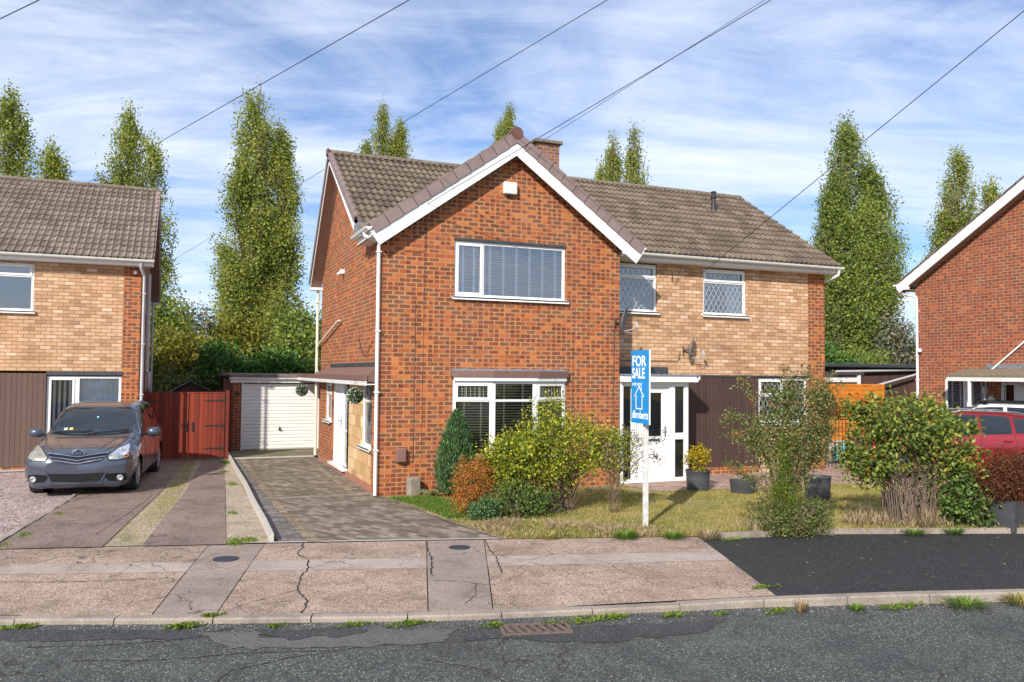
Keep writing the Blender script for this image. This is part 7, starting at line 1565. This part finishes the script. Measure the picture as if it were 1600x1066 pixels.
    gs = MB(); gs.tube(sk.curve([(-.49, .79), (-.24, .765), (0, .75), (.24, .765), (.49, .79)], FR, 24, .004)+sk.curve([(.49, .79), (.38, .64), (.2, .605), (0, .59), (-.2, .605), (-.38, .64), (-.49, .79)], FR, 40, .004), .008, 5); obj('grille_surround', gs, M['paint_grey'], gr, local=True)
    for sg in (1, -1): obj('bumper_crease', MB().tube(sk.curve([(.47*sg, .45), (.43*sg, .36), (.38*sg, .265)], FR, 10, .008), .012, 6), M['paint_grey'], body, local=True)
    # oval emblem: three ellipses
    p = sk.hit((4, 0, .775), (-1, 0, 0), .018); e = MB()
    def ell(cy, cz, a, b_, r_=.0065): e.tube([(p[0]-.03*abs(cz+b_*math.sin(u))*0, cy+a*math.cos(u), p[2]+cz+b_*math.sin(u)) for u in np.linspace(0, 2*PI, 29)], r_, 6)
    db = MB(); db.lathe([(.001, 0), (.09, 0), (.09, -.01)], (p[0]-.006, 0, p[2]), 24, 'x', 1, .66); obj('emblem_backing', db, M['trimblack'], t, local=True)
    ell(0, 0, .092, .062, .010); ell(0, .018, .062, .024, .008); ell(0, -.004, .025, .054, .008); obj('emblem', e, M['chrome'], t, local=True)
    # wipers, stickers, mirror hanging
    wi = MB(); wi.tube(sk.curve([(.99, -.62), (1.0, -.2), (.97, .0)], TP, 12, .02), .008, 5); wi.tube(sk.curve([(1.04, .05), (.98, .4), (.93, .62)], TP, 12, .02), .008, 5); obj('wipers', wi, M['trimblack'], t, local=True)
    cw = MB(); sk.patch(cw, ([(1.10, 0), (1.065, .35), (.96, .68)], [(1.15, 0), (1.11, .36), (1.0, .74)]), TP, 10, 2, .004); sk.patch(cw, ([(1.10, 0), (1.065, -.35), (.96, -.68)], [(1.15, 0), (1.11, -.36), (1.0, -.74)]), TP, 10, 2, .004); obj('cowl', cw, M['trimblack'], t, local=True)
    s1 = MB(); sk.patch(s1, ([(.86, -.50), (.86, -.44)], [(.93, -.50), (.93, -.44)]), TP, 2, 2, .009); obj('windscreen_sticker', s1, plain('pale_green_sticker', (.55, .65, .50), .5, .05, 5), t, local=True)
    s1 = MB(); sk.patch(s1, ([(.86, -.41), (.86, -.35)], [(.93, -.41), (.93, -.35)]), TP, 2, 2, .009); obj('windscreen_sticker', s1, plain('yellow_sticker', (.60, .50, .12), .5, .05, 5), t, local=True)
    s1 = MB(); hp = sk.hit((.60, .02, 4), (0, 0, -1), .012); s1.ball((hp.x, hp.y, hp.z), .022, 10, 8); s1.box(hp.x-.006, hp.x+.006, hp.y-.045, hp.y+.0, hp.z-.06, hp.z-.03).box(hp.x-.01, hp.x+.01, hp.y-.03, hp.y+.03, hp.z-.10, hp.z-.085); obj('hanging_charm', s1, plain('pale_turquoise', (.25, .62, .70), .5, .05, 5), t, local=True)
    for x in (1.39, -1.39):
        for sg in (1, -1):
            wheel(t, x, sg*.765, .325, sg=sg)
            a = MB(); a.tube([(x+.375*math.cos(u), sg*.80, .325+.375*math.sin(u)) for u in np.linspace(.05, PI-.05, 17)], .018, 6, cap=False); a.face([(x+.37*math.cos(u), sg*.60, .325+.37*math.sin(u)) for u in np.linspace(0, 2*PI, 24)[:-1]])
            pr = None
            for u in np.linspace(-.2, PI+.2, 17):
                q = (x+.37*math.cos(u), .325+.37*math.sin(u))
                if pr: a.face([(pr[0], sg*.60, pr[1]), (q[0], sg*.60, q[1]), (q[0], sg*.87, q[1]), (pr[0], sg*.87, pr[1])])
                pr = q
            obj('wheel_arch', a, M['trimblack'], t, local=True)
    return t
M['glass_dark'] = NT('dark_tinted_screen').fin((.012, .016, .020), .04); M['glass_dark'].node_tree.nodes['Principled BSDF'].inputs['Specular IOR Level'].default_value = .9
mpv((-4.86, 3.84, 0), R(-96), 1.03)
def hatch(name, label, loc, rz, paint, hgt=1.0, sc=1.0, rails=False):
    t = thing(name, label, 'car', loc, rz); t.scale = (sc, sc, sc*hgt)
    st = [(2.14, .26, .36, .60, .64, .40, .50, .44, .30), (2.06, .20, .30, .70, .75, .68, .76, .66, .45), (1.85, .19, .28, .80, .86, .80, .86, .76, .58), (1.40, .19, .27, .88, .96, .84, .89, .82, .68), (1.0, .19, .26, .94, 1.04, .85, .895, .84, .70), (.85, .19, .26, .95, 1.10, .85, .895, .84, .68), (.45, .19, .26, .96, 1.36, .85, .895, .84, .62), (.10, .19, .26, .97, 1.50, .85, .895, .845, .59), (-.5, .19, .26, .99, 1.535, .85, .895, .85, .59), (-1.2, .19, .26, 1.02, 1.50, .85, .90, .85, .57), (-1.65, .20, .28, 1.05, 1.40, .84, .90, .84, .54), (-1.95, .22, .30, 1.04, 1.20, .82, .88, .80, .54), (-2.08, .26, .34, .90, .98, .78, .85, .76, .52), (-2.14, .30, .40, .70, .78, .70, .78, .70, .48)]
    V, F = carbody(st, (1.33, -1.33), (.36, .32), (120, 56)); mb = MB(); mb.v = [tuple(v) for v in V]; mb.f = F; sk = Skin(V, F); body = obj('body', mb, paint, t, local=True, smooth=True, autos=45)
    ws = MB(); sk.patch(ws, ([(.16, -.54), (.19, 0), (.16, .54)], [(.86, -.68), (1.0, 0), (.86, .68)]), TP, 16, 10, .006); obj('windscreen', ws, M['glass_dark'], t, local=True, smooth=True)
    ws = MB(); sk.patch(ws, ([(-.58, 1.34), (0, 1.38), (.58, 1.34)], [(-.64, 1.08), (0, 1.06), (.64, 1.08)]), BK_, 16, 6, .006); obj('rear_window', ws, M['glass_dark'], t, local=True, smooth=True)
    for sg in (1, -1):
        for a_, c_ in (([(.22, 1.42), (-.1, 1.445), (-.38, 1.45)], [(.66, 1.0), (.2, 1.01), (-.38, 1.03)]), ([(-.46, 1.45), (-.8, 1.44), (-1.05, 1.42)], [(-.46, 1.03), (-.8, 1.05), (-1.05, 1.06)]), ([(-1.13, 1.41), (-1.35, 1.38), (-1.55, 1.28)], [(-1.13, 1.07), (-1.4, 1.10), (-1.60, 1.18)])):
            g_ = MB(); sk.patch(g_, (a_, c_), SD(sg), 10, 8, .006); obj('side_window', g_, M['glass_dark'], t, local=True, smooth=True)
        h = MB(); sk.patch(h, ([(.46*sg, .70), (.62*sg, .78), (.74*sg, .80)], [(.48*sg, .63), (.64*sg, .62), (.78*sg, .66)]), FR, 8, 5, .006); obj('headlight', h, M['lampref'], t, local=True)
        h = MB(); sk.patch(h, ([(.56*sg, 1.0), (.78*sg, 1.02)], [(.58*sg, .82), (.80*sg, .80)]), BK_, 6, 5, .006); obj('tail_light', h, M['hip'], t, local=True)
        m_ = MB(); m_.lathe([(.01, -.09), (.065, -.075), (.08, 0), (.07, .075), (.01, .09)], (0, 0, 0), 16, 'y'); m_.v = [(v[0]*.75+.60, v[1]+sg*.97, v[2]*.85+1.0) for v in m_.v]; obj('door_mirror', m_, paint, t, local=True, smooth=True)
        dl = MB()
        for l in ([(.70, .98), (.76, .6), (.74, .32)], [(-.42, 1.02), (-.42, .6), (-.40, .30)], [(-1.09, 1.04), (-1.12, .8), (-.98, .62)], [(.74, .30), (0, .29), (-.9, .30)]): dl.tube(sk.curve(l, SD(sg), 14, .0005), .0035, 4)
        obj('door_gaps', dl, M['trimblack'], t, local=True)
        dh = MB()
        for x in (-.18, -.95): p = sk.hit((x, 4*sg, .90), (0, -sg, 0), .02); dh.bar((p[0]-.09, p[1], p[2]), (p[0]+.09, p[1], p[2]), .02, .025)
        obj('door_handles', dh, paint, t, local=True)
        rr = MB(); rr.tube([(.05, sg*.56, 1.50), (-.1, sg*.565, 1.545), (-1.2, sg*.545, 1.53), (-1.45, sg*.53, 1.47)], .014, 6); obj('roof_rail', rr, M['alloy'] if not rails else M['trimblack'], t, local=True)
        for x in (1.33, -1.33):
            wheel(t, x, sg*.765, .32, sg=sg, spokes=5); a = MB(); a.face([(x+.365*math.cos(u), sg*.60, .32+.365*math.sin(u)) for u in np.linspace(0, 2*PI, 24)[:-1]]); pr = None
            for u in np.linspace(-.2, PI+.2, 17):
                q = (x+.365*math.cos(u), .32+.365*math.sin(u))
                if pr: a.face([(pr[0], sg*.60, pr[1]), (q[0], sg*.60, q[1]), (q[0], sg*.87, q[1]), (pr[0], sg*.87, pr[1])])
                pr = q
            obj('wheel_arch', a, M['trimblack'], t, local=True)
    gr_ = MB(); sk.patch(gr_, ([(-.40, .66), (0, .64), (.40, .66)], [(-.36, .58), (0, .56), (.36, .58)]), FR, 10, 3, .004); sk.patch(gr_, ([(-.5, .45), (0, .44), (.5, .45)], [(-.42, .30), (0, .29), (.42, .30)]), FR, 10, 3, .004); obj('grille', gr_, M['trimblack'], t, local=True)
    if rails: b = MB(); b.box(-1.5, .1, -.50, .50, 1.545, 1.58); obj('roof_top', b, M['trimblack'], t, local=True, bevel=.015)
    return t
hatch('red_car', 'shiny red hatchback parked behind the rose bush at the right edge', (13.05, -1.25, 0), math.atan2(.57, -.82), M['paint_red'], 1.0, 1.0)
hatch('white_car', 'white car with black roof rails just showing above the red car', (15.6, -.2, 0), math.atan2(.75, -.66), M['paint_white'], 1.10, .98, rails=True)
# things by the iron gate
b = MB(); b.box(0, .42, 0, .3, 0, .40); o = tag(obj('storage_crate', b, M['black'], bevel=.02), 'black plastic crate behind the iron gate', 'crate'); o.location = (12.1, 2.0, 0)
b = MB(); b.lathe([(.12, 0), (.2, .05), (.22, .25), (.16, .42), (.05, .46)], n=14); o = tag(obj('garden_sack', b, plain('blue_green_sack', (.10, .30, .34), .6, .6, 8, .5)), 'blue and green sack standing behind the iron gate', 'sack'); o.location = (12.9, 1.9, 0)
